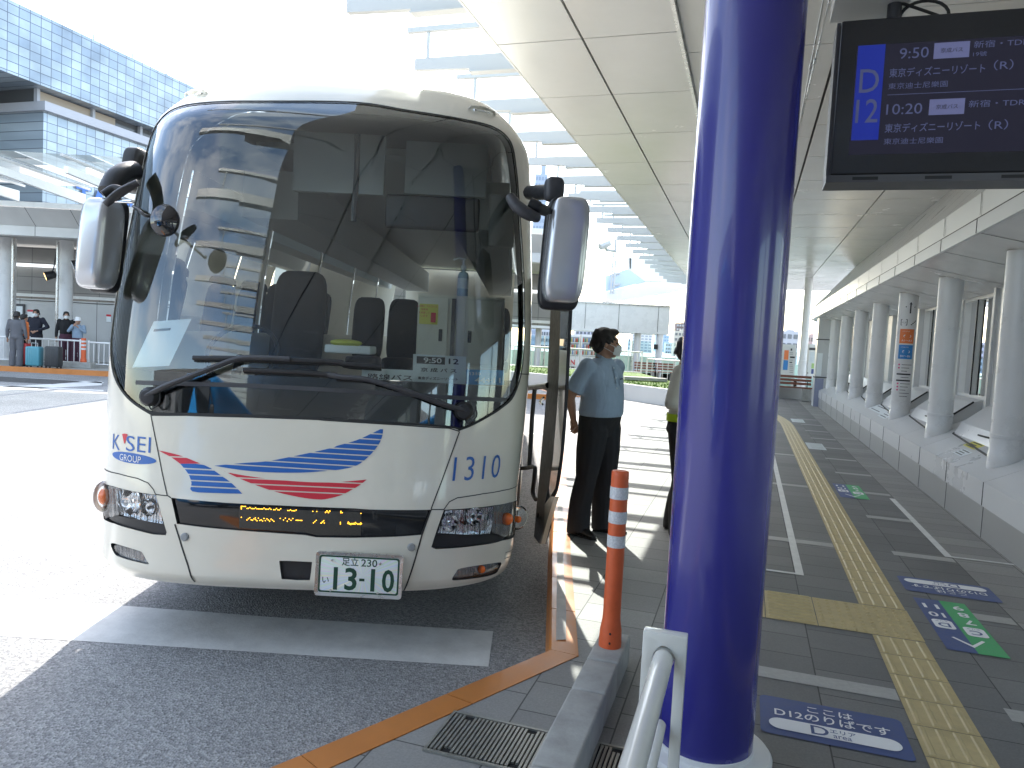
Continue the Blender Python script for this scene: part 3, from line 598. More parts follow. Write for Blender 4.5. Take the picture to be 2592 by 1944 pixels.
def paving():
    m = bpy.data.materials.new('paving slabs'); m.use_nodes = True; n = m.node_tree.nodes; l = m.node_tree.links; b = n['Principled BSDF']
    t = n.new('ShaderNodeTexCoord'); mp_ = n.new('ShaderNodeMapping'); mp_.inputs['Rotation'].default_value = (0, 0, TH); l.new(t.outputs['Object'], mp_.inputs['Vector'])
    s = n.new('ShaderNodeSeparateXYZ'); l.new(mp_.outputs['Vector'], s.inputs['Vector']); c = n.new('ShaderNodeCombineXYZ'); l.new(s.outputs['Y'], c.inputs['X']); l.new(s.outputs['X'], c.inputs['Y'])
    br = n.new('ShaderNodeTexBrick'); br.offset = .5; br.inputs['Scale'].default_value = 1; br.inputs['Brick Width'].default_value = .28; br.inputs['Row Height'].default_value = .415; br.inputs['Mortar Size'].default_value = .0035; br.inputs['Mortar Smooth'].default_value = .1
    br.inputs['Color1'].default_value = (.13, .13, .128, 1); br.inputs['Color2'].default_value = (.165, .165, .16, 1); br.inputs['Mortar'].default_value = (.04, .04, .04, 1); br.inputs['Bias'].default_value = 0; l.new(c.outputs[0], br.inputs['Vector'])
    def cmp(lim, out='X'):
        q = n.new('ShaderNodeMath'); q.operation = 'GREATER_THAN'; q.inputs[1].default_value = lim; l.new(s.outputs[out], q.inputs[0]); return q
    hi = cmp(1.66); lo = cmp(.02); inv = n.new('ShaderNodeMath'); inv.operation = 'SUBTRACT'; inv.inputs[0].default_value = 1; l.new(lo.outputs[0], inv.inputs[1])
    ad = n.new('ShaderNodeMath'); ad.operation = 'MAXIMUM'; l.new(hi.outputs[0], ad.inputs[0]); l.new(inv.outputs[0], ad.inputs[1])
    m2 = n.new('ShaderNodeMixRGB'); m2.blend_type = 'MULTIPLY'; m2.inputs['Color2'].default_value = (1.75, 1.72, 1.66, 1); l.new(ad.outputs[0], m2.inputs['Fac']); l.new(br.outputs['Color'], m2.inputs['Color1'])
    x = n.new('ShaderNodeTexNoise'); x.inputs['Scale'].default_value = 130; x.inputs['Detail'].default_value = 3; l.new(t.outputs['Object'], x.inputs['Vector'])
    x2 = n.new('ShaderNodeTexNoise'); x2.inputs['Scale'].default_value = 1.3; x2.inputs['Detail'].default_value = 6; l.new(t.outputs['Object'], x2.inputs['Vector'])
    av = n.new('ShaderNodeMath'); av.operation = 'ADD'; l.new(x.outputs['Fac'], av.inputs[0]); l.new(x2.outputs['Fac'], av.inputs[1])
    mr = n.new('ShaderNodeMapRange'); mr.inputs['From Min'].default_value = .6; mr.inputs['From Max'].default_value = 1.4; mr.inputs['To Min'].default_value = .78; mr.inputs['To Max'].default_value = 1.22; l.new(av.outputs[0], mr.inputs['Value'])
    m3 = n.new('ShaderNodeMixRGB'); m3.blend_type = 'MULTIPLY'; m3.inputs['Fac'].default_value = 1; l.new(m2.outputs['Color'], m3.inputs['Color1']); l.new(mr.outputs['Result'], m3.inputs['Color2']); l.new(m3.outputs['Color'], b.inputs['Base Color'])
    b.inputs['Roughness'].default_value = .62; bp = n.new('ShaderNodeBump'); bp.inputs['Strength'].default_value = .35; bp.inputs['Distance'].default_value = .003
    ml = n.new('ShaderNodeMath'); ml.operation = 'MULTIPLY_ADD'; ml.inputs[1].default_value = .25; l.new(x.outputs['Fac'], ml.inputs[0]); iv = n.new('ShaderNodeMath'); iv.operation = 'SUBTRACT'; iv.inputs[0].default_value = 1; l.new(br.outputs['Fac'], iv.inputs[1]); l.new(iv.outputs[0], ml.inputs[2])
    l.new(ml.outputs[0], bp.inputs['Height']); l.new(bp.outputs['Normal'], b.inputs['Normal']); return m
M['paving'] = paving()
def structure(o): o['kind'] = 'structure'; return o
def sheet(name, m, pts, z): return structure(MB().poly([(p[0], p[1], z) for p in pts]).build(name, m))
g = MB(); N_ = 24
g.poly([(-700, -300, 0), (700, -300, 0), (700, 900, 0), (-700, 900, 0)]); structure(g.build('road', M['asphalt']))
kp = [(-2.7, .35), (-.6, 2.53), (.403, 3.612), (.50, 5.41), (.614, 7.18), (.75, 9.7), (.90, 12.4), (1.2, 18), (1.35, 22), (.9, 24.5), (-1, 26.5), (-6, 29), (-14, 31)]
kin = []                                   # road side of the kerb
for i, p in enumerate(kp):
    a = np.array(kp[max(i - 1, 0)]); b = np.array(kp[min(i + 1, len(kp) - 1)]); p = np.array(p)
    d1 = (p - a) / (np.linalg.norm(p - a) + 1e-9) if i else (b - p) / np.linalg.norm(b - p); d2 = (b - p) / (np.linalg.norm(b - p) + 1e-9) if i < len(kp) - 1 else d1
    n1, n2 = np.array([-d1[1], d1[0]]), np.array([-d2[1], d2[0]]); m_ = n1 + n2; m_ /= np.linalg.norm(m_); kin.append(p + m_ * (.135 / max(.4, m_ @ n1)))
# kerb blocks
kb = MB()
for i in range(len(kp) - 1):
    a, b, c, d = (np.array(q) for q in (kp[i], kp[i + 1], kin[i + 1], kin[i])); Ls = np.linalg.norm(b - a); n = max(1, int(round(Ls / .6)))
    for k in range(n):
        t0, t1 = k / n + .004 / Ls * (k > 0), (k + 1) / n - .004 / Ls
        q = [a + (b - a) * t0, a + (b - a) * t1, d + (c - d) * t1, d + (c - d) * t0]
        nrm = (d - a) / np.linalg.norm(d - a)
        top = [(p[0], p[1], .123) for p in q]; ch = [(q[2][0] + nrm[0] * .012, q[2][1] + nrm[1] * .012, .108), (q[3][0] + nrm[0] * .012, q[3][1] + nrm[1] * .012, .108)]
        lo_ = [(q[2][0] + nrm[0] * .03, q[2][1] + nrm[1] * .03, 0), (q[3][0] + nrm[0] * .03, q[3][1] + nrm[1] * .03, 0), (q[0][0], q[0][1], 0), (q[1][0], q[1][1], 0)]
        kb.add(top + ch + lo_, [(0, 1, 2, 3), (3, 2, 4, 5), (5, 4, 6, 7), (8, 9, 1, 0), (1, 9, 6, 4, 2), (0, 3, 5, 7, 8)])
structure(kb.build('kerb', M['kerb_tile']))
sheet('kerb_joint', M['ink'], [*kp, *[tuple(p) for p in kin[::-1]]], .1185)
# worn grey protective strip on the kerb beside the bus door
ks = MB(); P0 = np.array(kin[2]) + (.03, .12); P1 = np.array(kin[4]) + (.03, .0)
pts = [P0 + (P1 - P0) * t for t in np.linspace(0, 1, 10)]; ks.add([(p[0], p[1], .1245) for p in pts] + [(p[0] + .05 + .006 * math.sin(i * 1.3), p[1], .1265 + .003 * (i % 3 == 0)) for i, p in enumerate(pts)], [(i, i + 1, 11 + i, 10 + i) for i in range(9)])
structure(ks.build('kerb_edge_strip', mat('worn rubber strip', (.42, .39, .36), .6, noise=(9, .2, .1))))
pave = kp + [(-14, 60), W(70, 8)[:2], W(-14, 8)[:2], W(-14, -1.3)[:2]]
sheet('pavement', M['paving'], [p[:2] for p in pave], .119)
# road markings
def mark(pxs, z=.002): return [tuple(gp(x, y, z)) for x, y in pxs]
mk = MB(); 
mk.poly([(-9.0, 4.42, .002), (-9, 3.93, .002), (-2.59, 3.762, .002), (-.045, 3.70, .002), (-.034, 4.165, .002), (-1.28, 4.20, .002), (-2.96, 4.30, .002)])
mk.poly(mark([(59, 1513), (120, 1513), (300, 1412), (285, 1403)])); mk.poly(mark([(180, 1500), (225, 1500), (345, 1440), (330, 1436)]))
for q in ([(-400, 1010), (-400, 1000), (258, 965), (258, 975)], [(-400, 1083), (-400, 1075), (80, 1068), (88, 1072)], [(150, 1057), (170, 1062), (262, 1048), (262, 1046)], [(0, 976), (262, 987), (262, 990), (0, 979)], [(40, 955), (262, 967), (262, 970), (40, 957)]):
    mk.poly(mark(q))
mk.poly([(.2, 13.2, .004), (.75, 13.25, .004), (.75, 13.4, .004), (.2, 13.35, .004)])
structure(mk.build('road_marking', M['road_paint']))
dk = MB().poly([(-22, 18.2, .004), (-11.2, 18.0, .004), (-11.2, 19.3, .004), (-22, 19.6, .004)]); structure(dk.build('road_patch', speckle('dark asphalt', (.035, .035, .035), (.1, .1, .1), 80)))
# paler bands, white lines
pb = MB()
def wq(mb, a0, a1, b0, b1, z): mb.poly([W(a0, b0, z), W(a0, b1, z), W(a1, b1, z), W(a1, b0, z)])
M['band'] = mat('pale paving', (.36, .355, .335), .6, noise=(40, .12, .05))
for k in range(14):
    a = 3.71 + 1.4 * (k - 2)
    wq(pb, a, a + .125, 1.21, 1.65, .1215)
    if k % 2 == 0 and k < 10: wq(pb, a, a + .125, .14, .765, .1215)
structure(pb.build('pavement_band', M['band']))
wl = MB(); wq(wl, 5.56, 13.5, .42, .475, .1225); wq(wl, 5.56, 5.60, -.35, .42, .1225); wq(wl, 6.70, 9.15, 1.605, 1.66, .1225); wq(wl, 6.66, 6.70, 1.605, 2.09, .1225)
structure(wl.build('pavement_line', mat('white line', (.66, .66, .63), .6, noise=(9, .12, .05))))
# tactile strip
M['tactile'] = mat('tactile tile', (.47, .375, .19), .55, noise=(12, .14, .08)); M['tactile_bar'] = M['tactile']
tp = MB()
def bend(a):                                  # the strip swings left far down the walkway
    return .9 - .028 * max(0, a - 17) ** 2
def tile(a0, a1, b0, b1, z=.1225):
    P = [W(a0 + .002, b0 + bend(a0) - .9, z), W(a0 + .002, b1 + bend(a0) - .9, z), W(a1 - .002, b1 + bend(a1) - .9, z), W(a1 - .002, b0 + bend(a1) - .9, z)]
    tp.poly(P)
def bar(a0, a1, b0, b1, h=.005, w_=.006):
    z0, z1 = .1227, .1227 + h; s = w_
    P = [W(a0, b0, z0), W(a0, b1, z0), W(a1, b1, z0), W(a1, b0, z0)]; Q = [W(a0 + s, b0 + s, z1), W(a0 + s, b1 - s, z1), W(a1 - s, b1 - s, z1), W(a1 - s, b0 + s, z1)]
    tp.add(P + Q, [(4, 5, 6, 7), (0, 1, 5, 4), (1, 2, 6, 5), (2, 3, 7, 6), (3, 0, 4, 7)])
a = 4.55 - .265 * 27
while a < 34:
    a1 = a + .265
    if not (4.55 - .01 < a < 5.06):
        tile(a, a1, .77, 1.035)
        for k in range(4):
            s = .77 + .033 + .066 * k; o = bend(a + .13) - .9; bar(a + .012, a1 - .012, s - .013 + o, s + .013 + o)
    a = a1 if not 4.54 < a < 5.0 else 5.088
def dome_tile(a0, b0, na, nb, da, db):
    tile(a0, a0 + da, b0, b0 + db)
    for i in range(na):
        for j in range(nb):
            x_, y_, _z = W(a0 + da * (i + .5) / na, b0 + db * (j + .5) / nb, 0); tp.lathe([(.014, .1227), (.013, .1255), (.008, .1275), (.001, .1278)], (x_, y_, 0), 8, cap=False)
dome_tile(4.555, .77, 9, 5, .53, .27); dome_tile(4.555, .49, 9, 5, .53, .28)
tile(4.555, 5.085, .2, .485); tile(4.555, 5.085, -.09, .195)
for k in range(9): bar(4.59 + k * .058, 4.59 + k * .058 + .026, .215, .475); bar(4.59 + k * .058, 4.59 + k * .058 + .026, -.08, .185)
structure(tp.build('tactile_paving', M['tactile']))
# ---------------------------------------------------------------- canopy over the walkway
M['soffit'] = mat('white enamel soffit', (.73, .73, .71), .24, spec=.5, noise=(.8, .03, .05))
M['joint'] = mat('dark joint', (.06, .06, .06), .7)
M['frame_white'] = mat('white steelwork', (.47, .475, .465), .4)
CZ = 4.6; A_MIN, A_MAX = -34.0, 37.0
canopy = thing('canopy', 'long white panelled canopy with projecting beams over the walkway', 'canopy', W(10, 0, CZ))
sf = MB(); rows = [(-2.6, -1.748), (-1.724, -.84), (-.80, .596), (.618, 2.036), (2.058, 3.4)]
for r, (b0, b1) in enumerate(rows):
    off_ = [7.13, 7.13, 6.15, 7.0, 7.0][r]; k0 = math.floor((A_MIN - off_) / 1.63)
    for k in range(k0, 40):
        a0, a1 = off_ + 1.63 * k, off_ + 1.63 * (k + 1)
        if a1 > A_MAX or a0 < A_MIN: continue
        z0 = CZ + (.05 if r == 2 else 0); sf.wbox(a0 + .009, a1 - .009, b0, b1, z0, z0 + .03)
sf.build('soffit', M['soffit'], canopy)
cb = MB(); cb.wbox(A_MIN, A_MAX, -2.595, 3.4, CZ + .09, CZ + .14); cb.build('soffit_backing', M['joint'], canopy)
ct = MB(); ct.wbox(A_MIN, A_MAX, -.838, -.802, CZ - .012, CZ + .06); ct.build('soffit_trim', M['steel'], canopy)
cr = MB(); cr.wbox(A_MIN, A_MAX, -2.62, 5.2, CZ + .145, CZ + .6); cr.wbox(A_MIN, A_MAX, -2.62, -2.6, CZ - .004, CZ + .144); cr.build('roof', M['panel'], canopy)
M['roof_glass'] = glass('canopy glass', (.86, .93, .92), 1.2, boost=.25)
def fin(mb, a, w_=.07):
    q = -4.0 - .22 * min(6.5, max(0, (5.5 - a) / 1.56))     # the beams grow longer towards the near end
    x = [(-2.62, 4.93), (q, 4.93), (q, 4.80), (-3.3, 4.775), (-3.3, 4.755), (-2.62, 4.735)]
    mb.prism([W(a - w_ / 2, b, z) for b, z in x], np.array(W(w_, 0, 0)) - 0)
k = -11
first = None
for k in range(-22, 20):
    a = 6.62 + 1.56 * k
    mb = MB(); fin(mb, a); mb.wbox(a - .06, a + .06, -3.3, -2.62, 4.73, 4.745)
    o = mb.build('beam', M['frame_white'], canopy)
    mb = MB(); mb.wbox(a - .03, a + .03, -4.12, -2.62, 5.24, 5.30); mb.tube([W(a, -3.85, 4.93), W(a, -3.85, 5.24)], .022, 8); mb.build('purlin', M['frame_white'], o)
gl = MB()
for k in range(-22, 19):
    a = 6.62 + 1.56 * k; gl.poly([W(a + .05, -4.1, 5.31), W(a + .05, -2.62, 5.31), W(a + 1.51, -2.62, 5.31), W(a + 1.51, -4.1, 5.31)])
gl.build('roof_glazing', M['roof_glass'], canopy)
# ---------------------------------------------------------------- wall of the waiting hall on the right
M['kick'] = mat('brushed grey kick plate', (.40, .40, .385), .34, metal=.35, noise=(.8, .06, .05)); M['white_wall'] = mat('white wall panel', (.61, .61, .60), .3, noise=(.7, .03, .04))
M['pane'] = glass('hall window glass', (.75, .85, .82), 1.5, boost=1.3)
wall = thing('wall', 'long white station wall with sloping ledge and tall windows', 'wall', W(12, 2.1, 0))
PITCHA = 2.62; A0W, A1W = -8.0, 26.5
COLS = [8.08 + PITCHA * k for k in range(-6, 7)]
m1, m2, m3 = MB(), MB(), MB(); a = A0W
while a < A1W - .01:
    a1 = a + 1.3; m1.wbox(a + .004, a1 - .004, 2.1, 2.3, .0, .40); m2.wbox(a + .004, a1 - .004, 2.085, 2.3, .405, .62)
    P = [W(a + .004, 2.085, .621), W(a1 - .004, 2.085, .621), W(a1 - .004, 2.13, .640), W(a + .004, 2.13, .640), W(a + .004, 2.9, 1.02), W(a1 - .004, 2.9, 1.02), W(a + .004, 2.9, .6), W(a1 - .004, 2.9, .6)]
    m3.add(P, [(0, 1, 2, 3), (3, 2, 5, 4), (0, 3, 4, 6), (1, 2, 5, 7)]); a = a1
m1.build('kick_plate', M['kick'], wall); m2.build('coping', M['white_wall'], wall); m3.build('sloping_ledge', M['white_wall'], wall)
MB().wbox(A0W, A1W, 2.14, 2.95, .0, .59).build('core', M['joint'], wall)
jn = MB(); a = A0W
while a < A1W - .01:
    for b0_, b1_, z0_, z1_ in ((2.083, 2.086, .41, .62), (1.848, 1.852, 2.84, 2.963)): jn.wbox(a - .006, a + .006, b0_ - .002, b1_, z0_, z1_)
    jn.add([W(a - .007, 1.88, 2.84), W(a + .007, 1.88, 2.84), W(a + .007, 2.94, 2.604), W(a - .007, 2.94, 2.604)], [(0, 1, 2, 3)]); jn.add([W(a - .007, 1.868, 3.0), W(a + .007, 1.868, 3.0), W(a + .007, 1.866, 3.2), W(a - .007, 1.866, 3.2), W(a + .007, 3.08, 4.6), W(a - .007, 3.08, 4.6)], [(0, 1, 2, 3), (3, 2, 4, 5)]); jn.wbox(a - .005, a + .005, 2.097, 2.099, .12, .40); a += 1.3
jn.build('panel_joint', M['joint'], wall)
bk = MB(); bk.wbox(A0W, A1W, 2.92, 3.1, .6, 1.18); bk.wbox(A0W, A1W, 2.93, 3.1, 2.62, 3.3); bk.build('back_panel', M['white_wall'], wall)
WN = None
for i, ac in enumerate(COLS):
    pr = MB(); pr.wbox(ac - .86, ac - .14, 2.88, 3.14, 1.0, 2.66); pr.wbox(ac - .14, ac - .06, 2.84, 3.14, 1.0, 2.66); pr.build('pier', M['white_wall'], wall)
    if ac + PITCHA < A1W + 2 and ac > -8:
        w0, w1 = ac - .06, ac + PITCHA - .86
        f = MB(); 
        for (x0, x1, z0, z1) in ((w0, w0 + .045, 1.2, 2.61), (w1 - .045, w1, 1.2, 2.61), (w0 + .045, w1 - .045, 1.2, 1.245), (w0 + .045, w1 - .045, 2.565, 2.61), (w0 + 1.15, w0 + 1.2, 1.245, 2.565)): f.wbox(x0, x1, 2.97, 3.05, z0, z1)
        fo = f.build('window', M['white_paint'], wall)
        MB().poly([W(w0 + .03, 3.01, 1.22), W(w1 - .03, 3.01, 1.22), W(w1 - .03, 3.01, 2.59), W(w0 + .03, 3.01, 2.59)]).build('pane', M['pane'], fo)
        gk = MB(); gk.wbox(w0 + .045, w0 + .07, 2.96, 2.975, 1.245, 2.565); gk.wbox(w0 + 1.125, w0 + 1.15, 2.96, 2.975, 1.245, 2.565); gk.build('gasket', M['rubber'], fo)
        # sloping sill box with its black edge trim
        sb = MB(); s0, s1 = ac + .30, ac + PITCHA - .36
        sec = [(2.47, .81), (2.54, .95), (2.80, 1.17), (2.93, 1.21), (2.93, .95)]
        sb.prism([W(s0, b, z) for b, z in sec], np.array(W(s1 - s0, 0, 0))); sb.build('sill_box', M['white_wall'], wall)
        tr = MB(); path = [W(s0 - .01, 2.82, 1.18), W(s0 - .01, 2.56, .97), W(s0 - .01, 2.49, .93), W(s0 - .01, 2.45, .80), W(s0 - .01, 2.33, .745)]
        tr.tube(path, .012, 6); tr.tube([W(s0 - .01, 2.49, .92), W(s1 * .55 + s0 * .45, 2.50, .885)], .010, 6); tr.tube([W(s0 - .01, 2.35, .75), W(s1, 2.46, .805), W(s1 + .01, 2.8, .98)], .012, 6); tr.build('sill_trim', M['rubber'], wall)
so_ = MB(); fa = MB(); gpd = MB(); fu = MB()
a = A0W
while a < A1W - .01:
    a1 = min(a + 1.3, A1W); e = .005
    so_.add([W(a + e, 1.87, 2.845), W(a1 - e, 1.87, 2.845), W(a1 - e, 2.95, 2.605), W(a + e, 2.95, 2.605)], [(0, 1, 2, 3)])
    fa.wbox(a + e, a1 - e, 1.85, 1.88, 2.835, 2.965)
    fu.add([W(a + e, 1.88, 2.995), W(a1 - e, 1.88, 2.995), W(a1 - e, 1.87, 3.2), W(a + e, 1.87, 3.2), W(a1 - e, 3.1, 4.62), W(a + e, 3.1, 4.62)], [(0, 1, 2, 3), (3, 2, 4, 5)]); a = a1
so_.build('lower_soffit', M['soffit'], wall); fa.build('fascia', M['white_wall'], wall); fu.build('upper_fascia', M['white_wall'], wall); MB().wbox(A0W, A1W, 1.91, 2.1, 2.86, 3.1).build('shadow_gap', M['joint'], wall)
MB().wbox(A0W, A1W, 3.35, 3.5, 3.2, 4.75).build('upper_wall', M['white_wall'], wall)
ec = MB(); ec.prism([W(A1W, b, z) for b, z in ((2.1, .12), (2.1, .62), (2.9, 1.05), (2.9, 2.6), (1.86, 2.84), (1.86, 3.2), (3.1, 4.6), (3.4, 4.6), (3.4, .12))], np.array(W(.08, 0, 0))); ec.build('end_panel', M['white_wall'], wall)
MB().wbox(A0W, A1W + .08, 5.05, 5.2, .1, 4.6).build('garden_wall', M['concrete'], wall) if False else None
# white round columns standing on the ledge
M['column'] = mat('white column paint', (.70, .70, .69), .3, noise=(3, .03, .06))
lab = {0: 'white round column nearest the right edge of the photo', 1: 'white round column between the sign column and the nearest one', 2: 'white round column carrying the arrow and orange and blue route signs', 3: 'white round column just beyond the column with route signs', 4: 'fourth white round column from the near end of the ledge', 5: 'fifth white round column from the near end of the ledge', 6: 'farthest white round column at the end of the ledge'}
for i, ac in enumerate(COLS):
    if ac < 7 or ac > 24.5: continue
    k = round((ac - 8.08) / PITCHA)
    t = thing('column', lab.get(k, 'white round column'), 'column', W(ac, 2.38, .7), 'white columns along the hall ledge')
    MB().lathe([(.142, .70), (.142, 2.75)], (*W(ac, 2.38, 0)[:2], 0), 32).build('shaft', M['column'], t, True)
    MB().lathe([(.145, .66), (.152, .67), (.152, .84), (.145, .85), (.145, .99), (.151, .995), (.151, 1.02), (.145, 1.025)], (*W(ac, 2.38, 0)[:2], 0), 32, cap=False).build('base_collar', M['column'], t, True)
    if k == 2:
        cx, cy, _ = W(ac, 2.38, 0)
        ang0 = math.atan2(-cy, -cx) + .18
        def cyl(V, R_=.1435, c=(cx, cy), a0=ang0): return [np.array((c[0] + R_ * math.cos(a0 + p[0] / R_), c[1] + R_ * math.sin(a0 + p[0] / R_), 1.04 + (p[1] - 1.12) * .92)) for p in V]
        def cpatch(name, m, x0, x1, z0, z1, R_=.1435): 
            mb = MB(); n = 9; V = [(x0 + (x1 - x0) * q / n, z) for z in (z0, z1) for q in range(n + 1)]; mb.add(cyl(V, R_), [(q, q + 1, n + 2 + q, n + 1 + q) for q in range(n)]); return mb.build(name, m, t)
        M['orange_sign'] = mat('orange sign', (.78, .20, .05), .4); M['blue_sign'] = mat('blue sign', (.03, .22, .55), .4)
        g_ = MB(); g_.add(cyl([(.0, 2.62), (.02, 2.62), (.02, 2.78), (.075, 2.72), (.085, 2.735), (.01, 2.815), (-.065, 2.735), (-.055, 2.72), (.0, 2.78)]), [(0, 1, 2, 8), (2, 3, 4, 5), (8, 2, 5), (8, 5, 6, 7)])
        V, F = fit(text_geo('バス', 1.)[0], w=.07), text_geo('バス', 1.)[1]; g_.add(cyl(V + np.array([-.07, 2.46])), F)
        e1, e2 = rrect(-.12, 2.41, -.02, 2.52, .012), rrect(-.11, 2.42, -.03, 2.51, .008); n = len(e1); g_.add(cyl(e1) + cyl(e2), [(q, (q + 1) % n, n + (q + 1) % n, n + q) for q in range(n)])
        for q in range(4): g_.add(cyl([(.03 + .022 * q, 2.42 + .022 * q), (.055 + .022 * q, 2.42 + .022 * q), (.055 + .022 * q, 2.435 + .022 * q), (.03 + .022 * q, 2.435 + .022 * q)]), [(0, 1, 2, 3)])
        for q in range(11):
            z_ = 1.73 - .055 * q; 
            if q in (3, 5): g_.add(cyl([(x_, zz_) for zz_ in (z_ - .013, z_ + .013) for x_ in np.linspace(-.12, .1, 8)]), [(j, j + 1, 9 + j, 8 + j) for j in range(7)])
            else:
                for x_ in np.arange(-.05, .09 - .03 * (q % 3), .017): g_.add(cyl([(x_, z_ - .006), (x_ + .012, z_ - .006), (x_ + .012, z_ + .006), (x_, z_ + .006)]), [(0, 1, 2, 3)])
        g_.build('black_symbols', M['ink'], t)
        for (m_, z0, z1, t1, t2) in ((M['orange_sign'], 2.10, 2.35, 'A1～A3', '5番のりば'), (M['blue_sign'], 1.83, 2.075, 'B4～B6', '4番のりば')):
            o = cpatch('route_sign', m_, -.12, .1, z0, z1); w__ = MB()
            for (tx, zz_, ww) in ((t1, z0 + .05, .15), ):
                V, F = text_geo(tx); w__.add(cyl(fit(V, w=ww) + np.array([-.01, zz_]), .145), F)
            w__.add(cyl(np.vstack([rrect(-.06, z0 + .105, .05, z0 + .15, .02)]), .145), [tuple(range(len(rrect(0, 0, 1, 1, .1))))])
            V, F = text_geo('バスのりば'); w__.add(cyl(fit(V, w=.11) + np.array([-.03, z1 - .04]), .145), F); w__.build('lettering', M['white_ink'], o)
        M['pink_dot'] = mat('pink dot', (.7, .1, .25), .4); d_ = MB()
        for z_ in (1.73, 1.675, 1.40, 1.345, 1.29): d_.add(cyl([(-.09 + .016 * math.cos(q), z_ + .016 * math.sin(q)) for q in np.linspace(0, 6.28, 11)[:-1]]), [tuple(range(10))])
        d_.build('dot', M['pink_dot'], t)
# leaflets and notices stuck to the sloping ledge
def ledge(a, b, lift=.003):
    return np.array(W(a, b, .640 + (b - 2.13) * (.42 / .87) + lift))
def notice(a, b, la, lb, m, label, lines=3, name='notice'):
    ex = np.array(W(-1, 0, 0)); ey = (ledge(0, 1) - ledge(0, 0)); ey /= np.linalg.norm(ey); c = ledge(a, b, .004)
    mb = MB().add([c + ex * x_ * la / 2 + ey * y_ * lb / 2 for x_, y_ in ((-1, -1), (1, -1), (1, 1), (-1, 1))], [(0, 1, 2, 3)]); o = tag(mb.build(name, m), label, 'notice', 'notices stuck on the ledge')
    t_ = MB(); up = np.cross(ex, ey); up = up if up[2] > 0 else -up
    for i in range(lines):
        y_ = (.3 - .6 * i / max(1, lines - 1)) * lb; t_.add([c + up * .002 + ex * x_ * la * .38 + ey * (y_ + s_) for x_, s_ in ((-1, -.008), (.6 if i % 2 else 1, -.008), (.6 if i % 2 else 1, .008), (-1, .008))], [(0, 1, 2, 3)])
    t_.build('print', M['dark_grey'], o)
M['yellow_paper'] = mat('yellow paper', (.72, .66, .12), .6); M['blue_paper'] = mat('blue paper', (.3, .48, .68), .6)
notice(9.28, 2.42, .42, .13, M['yellow_paper'], 'yellow notice stuck on the ledge in the nearest bay'); notice(9.36, 2.58, .36, .12, M['blue_paper'], 'pale blue notice above the yellow notice in the nearest bay'); notice(9.1, 2.27, .34, .12, M['paper'], 'white notice below the yellow notice in the nearest bay')
notice(11.9, 2.58, .3, .13, M['yellow_paper'], 'yellow notice stuck on the ledge beyond the second column'); notice(15.0, 2.35, 1.5, .2, M['paper'], 'long white printed banner on the ledge past the sign column', 2); notice(13.95, 2.3, .7, .2, M['paper'], 'white printed sheet on the ledge beside the sign column', 3)
# ---------------------------------------------------------------- the blue column in front
M['blue_column'] = mat('blue column paint', (.030, .028, .225), .25, coat=.5, noise=(2, .05, .03))
bc = np.array((dp(1807, 1569, 2.78)[0], 2.80, 0)); bcol = thing('blue_column', 'thick glossy royal blue column standing in the middle of the walkway', 'column', (*bc[:2], .12))
MB().lathe([(.181, .15), (.181, 4.62)], (*bc[:2], 0), 72).build('shaft', M['blue_column'], bcol, True)
MB().lathe([(.255, .121), (.255, .135), (.245, .148), (.186, .152), (.186, .170), (.179, .172)], (*bc[:2], 0), 64, cap=False).build('base_ring', M['white_paint'], bcol, True)
# ---------------------------------------------------------------- floor signs
M['navy_sign'] = mat('navy floor sign', (.055, .085, .22), .5, noise=(30, .12, .08)); M['green_sign'] = mat('green floor sign', (.06, .36, .13), .5, noise=(30, .1, .08)); M['pale_sign'] = mat('pale floor sign', (.55, .60, .60), .5, noise=(12, .1, .05))
def floor_map(a0, b0, flip=False, z=.1245):
    """flat sign axes: x across the walkway, y along it (turned round when flip)"""
    s = -1 if flip else 1; return lambda V, dz=0.: [np.array(W(a0 + s * p[1], b0 + s * p[0], z + dz)) for p in V]
def area_sign(a, b, flip, label):
    f = floor_map(a, b, flip); o = tag(MB().add(f(rrect(-.29, -.175, .29, .175, .03), -.002), [tuple(range(28))]).build('floor_sign', M['navy_sign']), label, 'floor sign', 'signs stuck on the walkway floor')
    mb = MB(); put_text(mb, 'ここは', lambda V: f(V, .0005), .0, .105, h=.055, weight=.01); put_text(mb, 'D12のりばです', lambda V: f(V, .0005), .0, .03, w=.46, h=.072, weight=.012)
    p = rrect(-.255, -.125, .255, -.028, .048); mb.add(f(p, .0005), [tuple(range(len(p)))]); mb.build('white_lettering', M['white_ink'], o)
    mb = MB(); put_text(mb, 'D', lambda V: f(V, .0015), -.055, -.077, h=.075, weight=.012); put_text(mb, 'エリア', lambda V: f(V, .0015), .035, -.062, w=.10, h=.032, weight=.012); put_text(mb, 'area', lambda V: f(V, .0015), .03, -.103, w=.07, h=.026); mb.build('navy_lettering', M['navy_sign'], o)
area_sign(3.335, .44, False, 'navy sign reading D12 on the floor beside the blue column'); area_sign(5.72, 1.41, True, 'navy sign reading D12 turned upside down on the floor across the yellow strip')
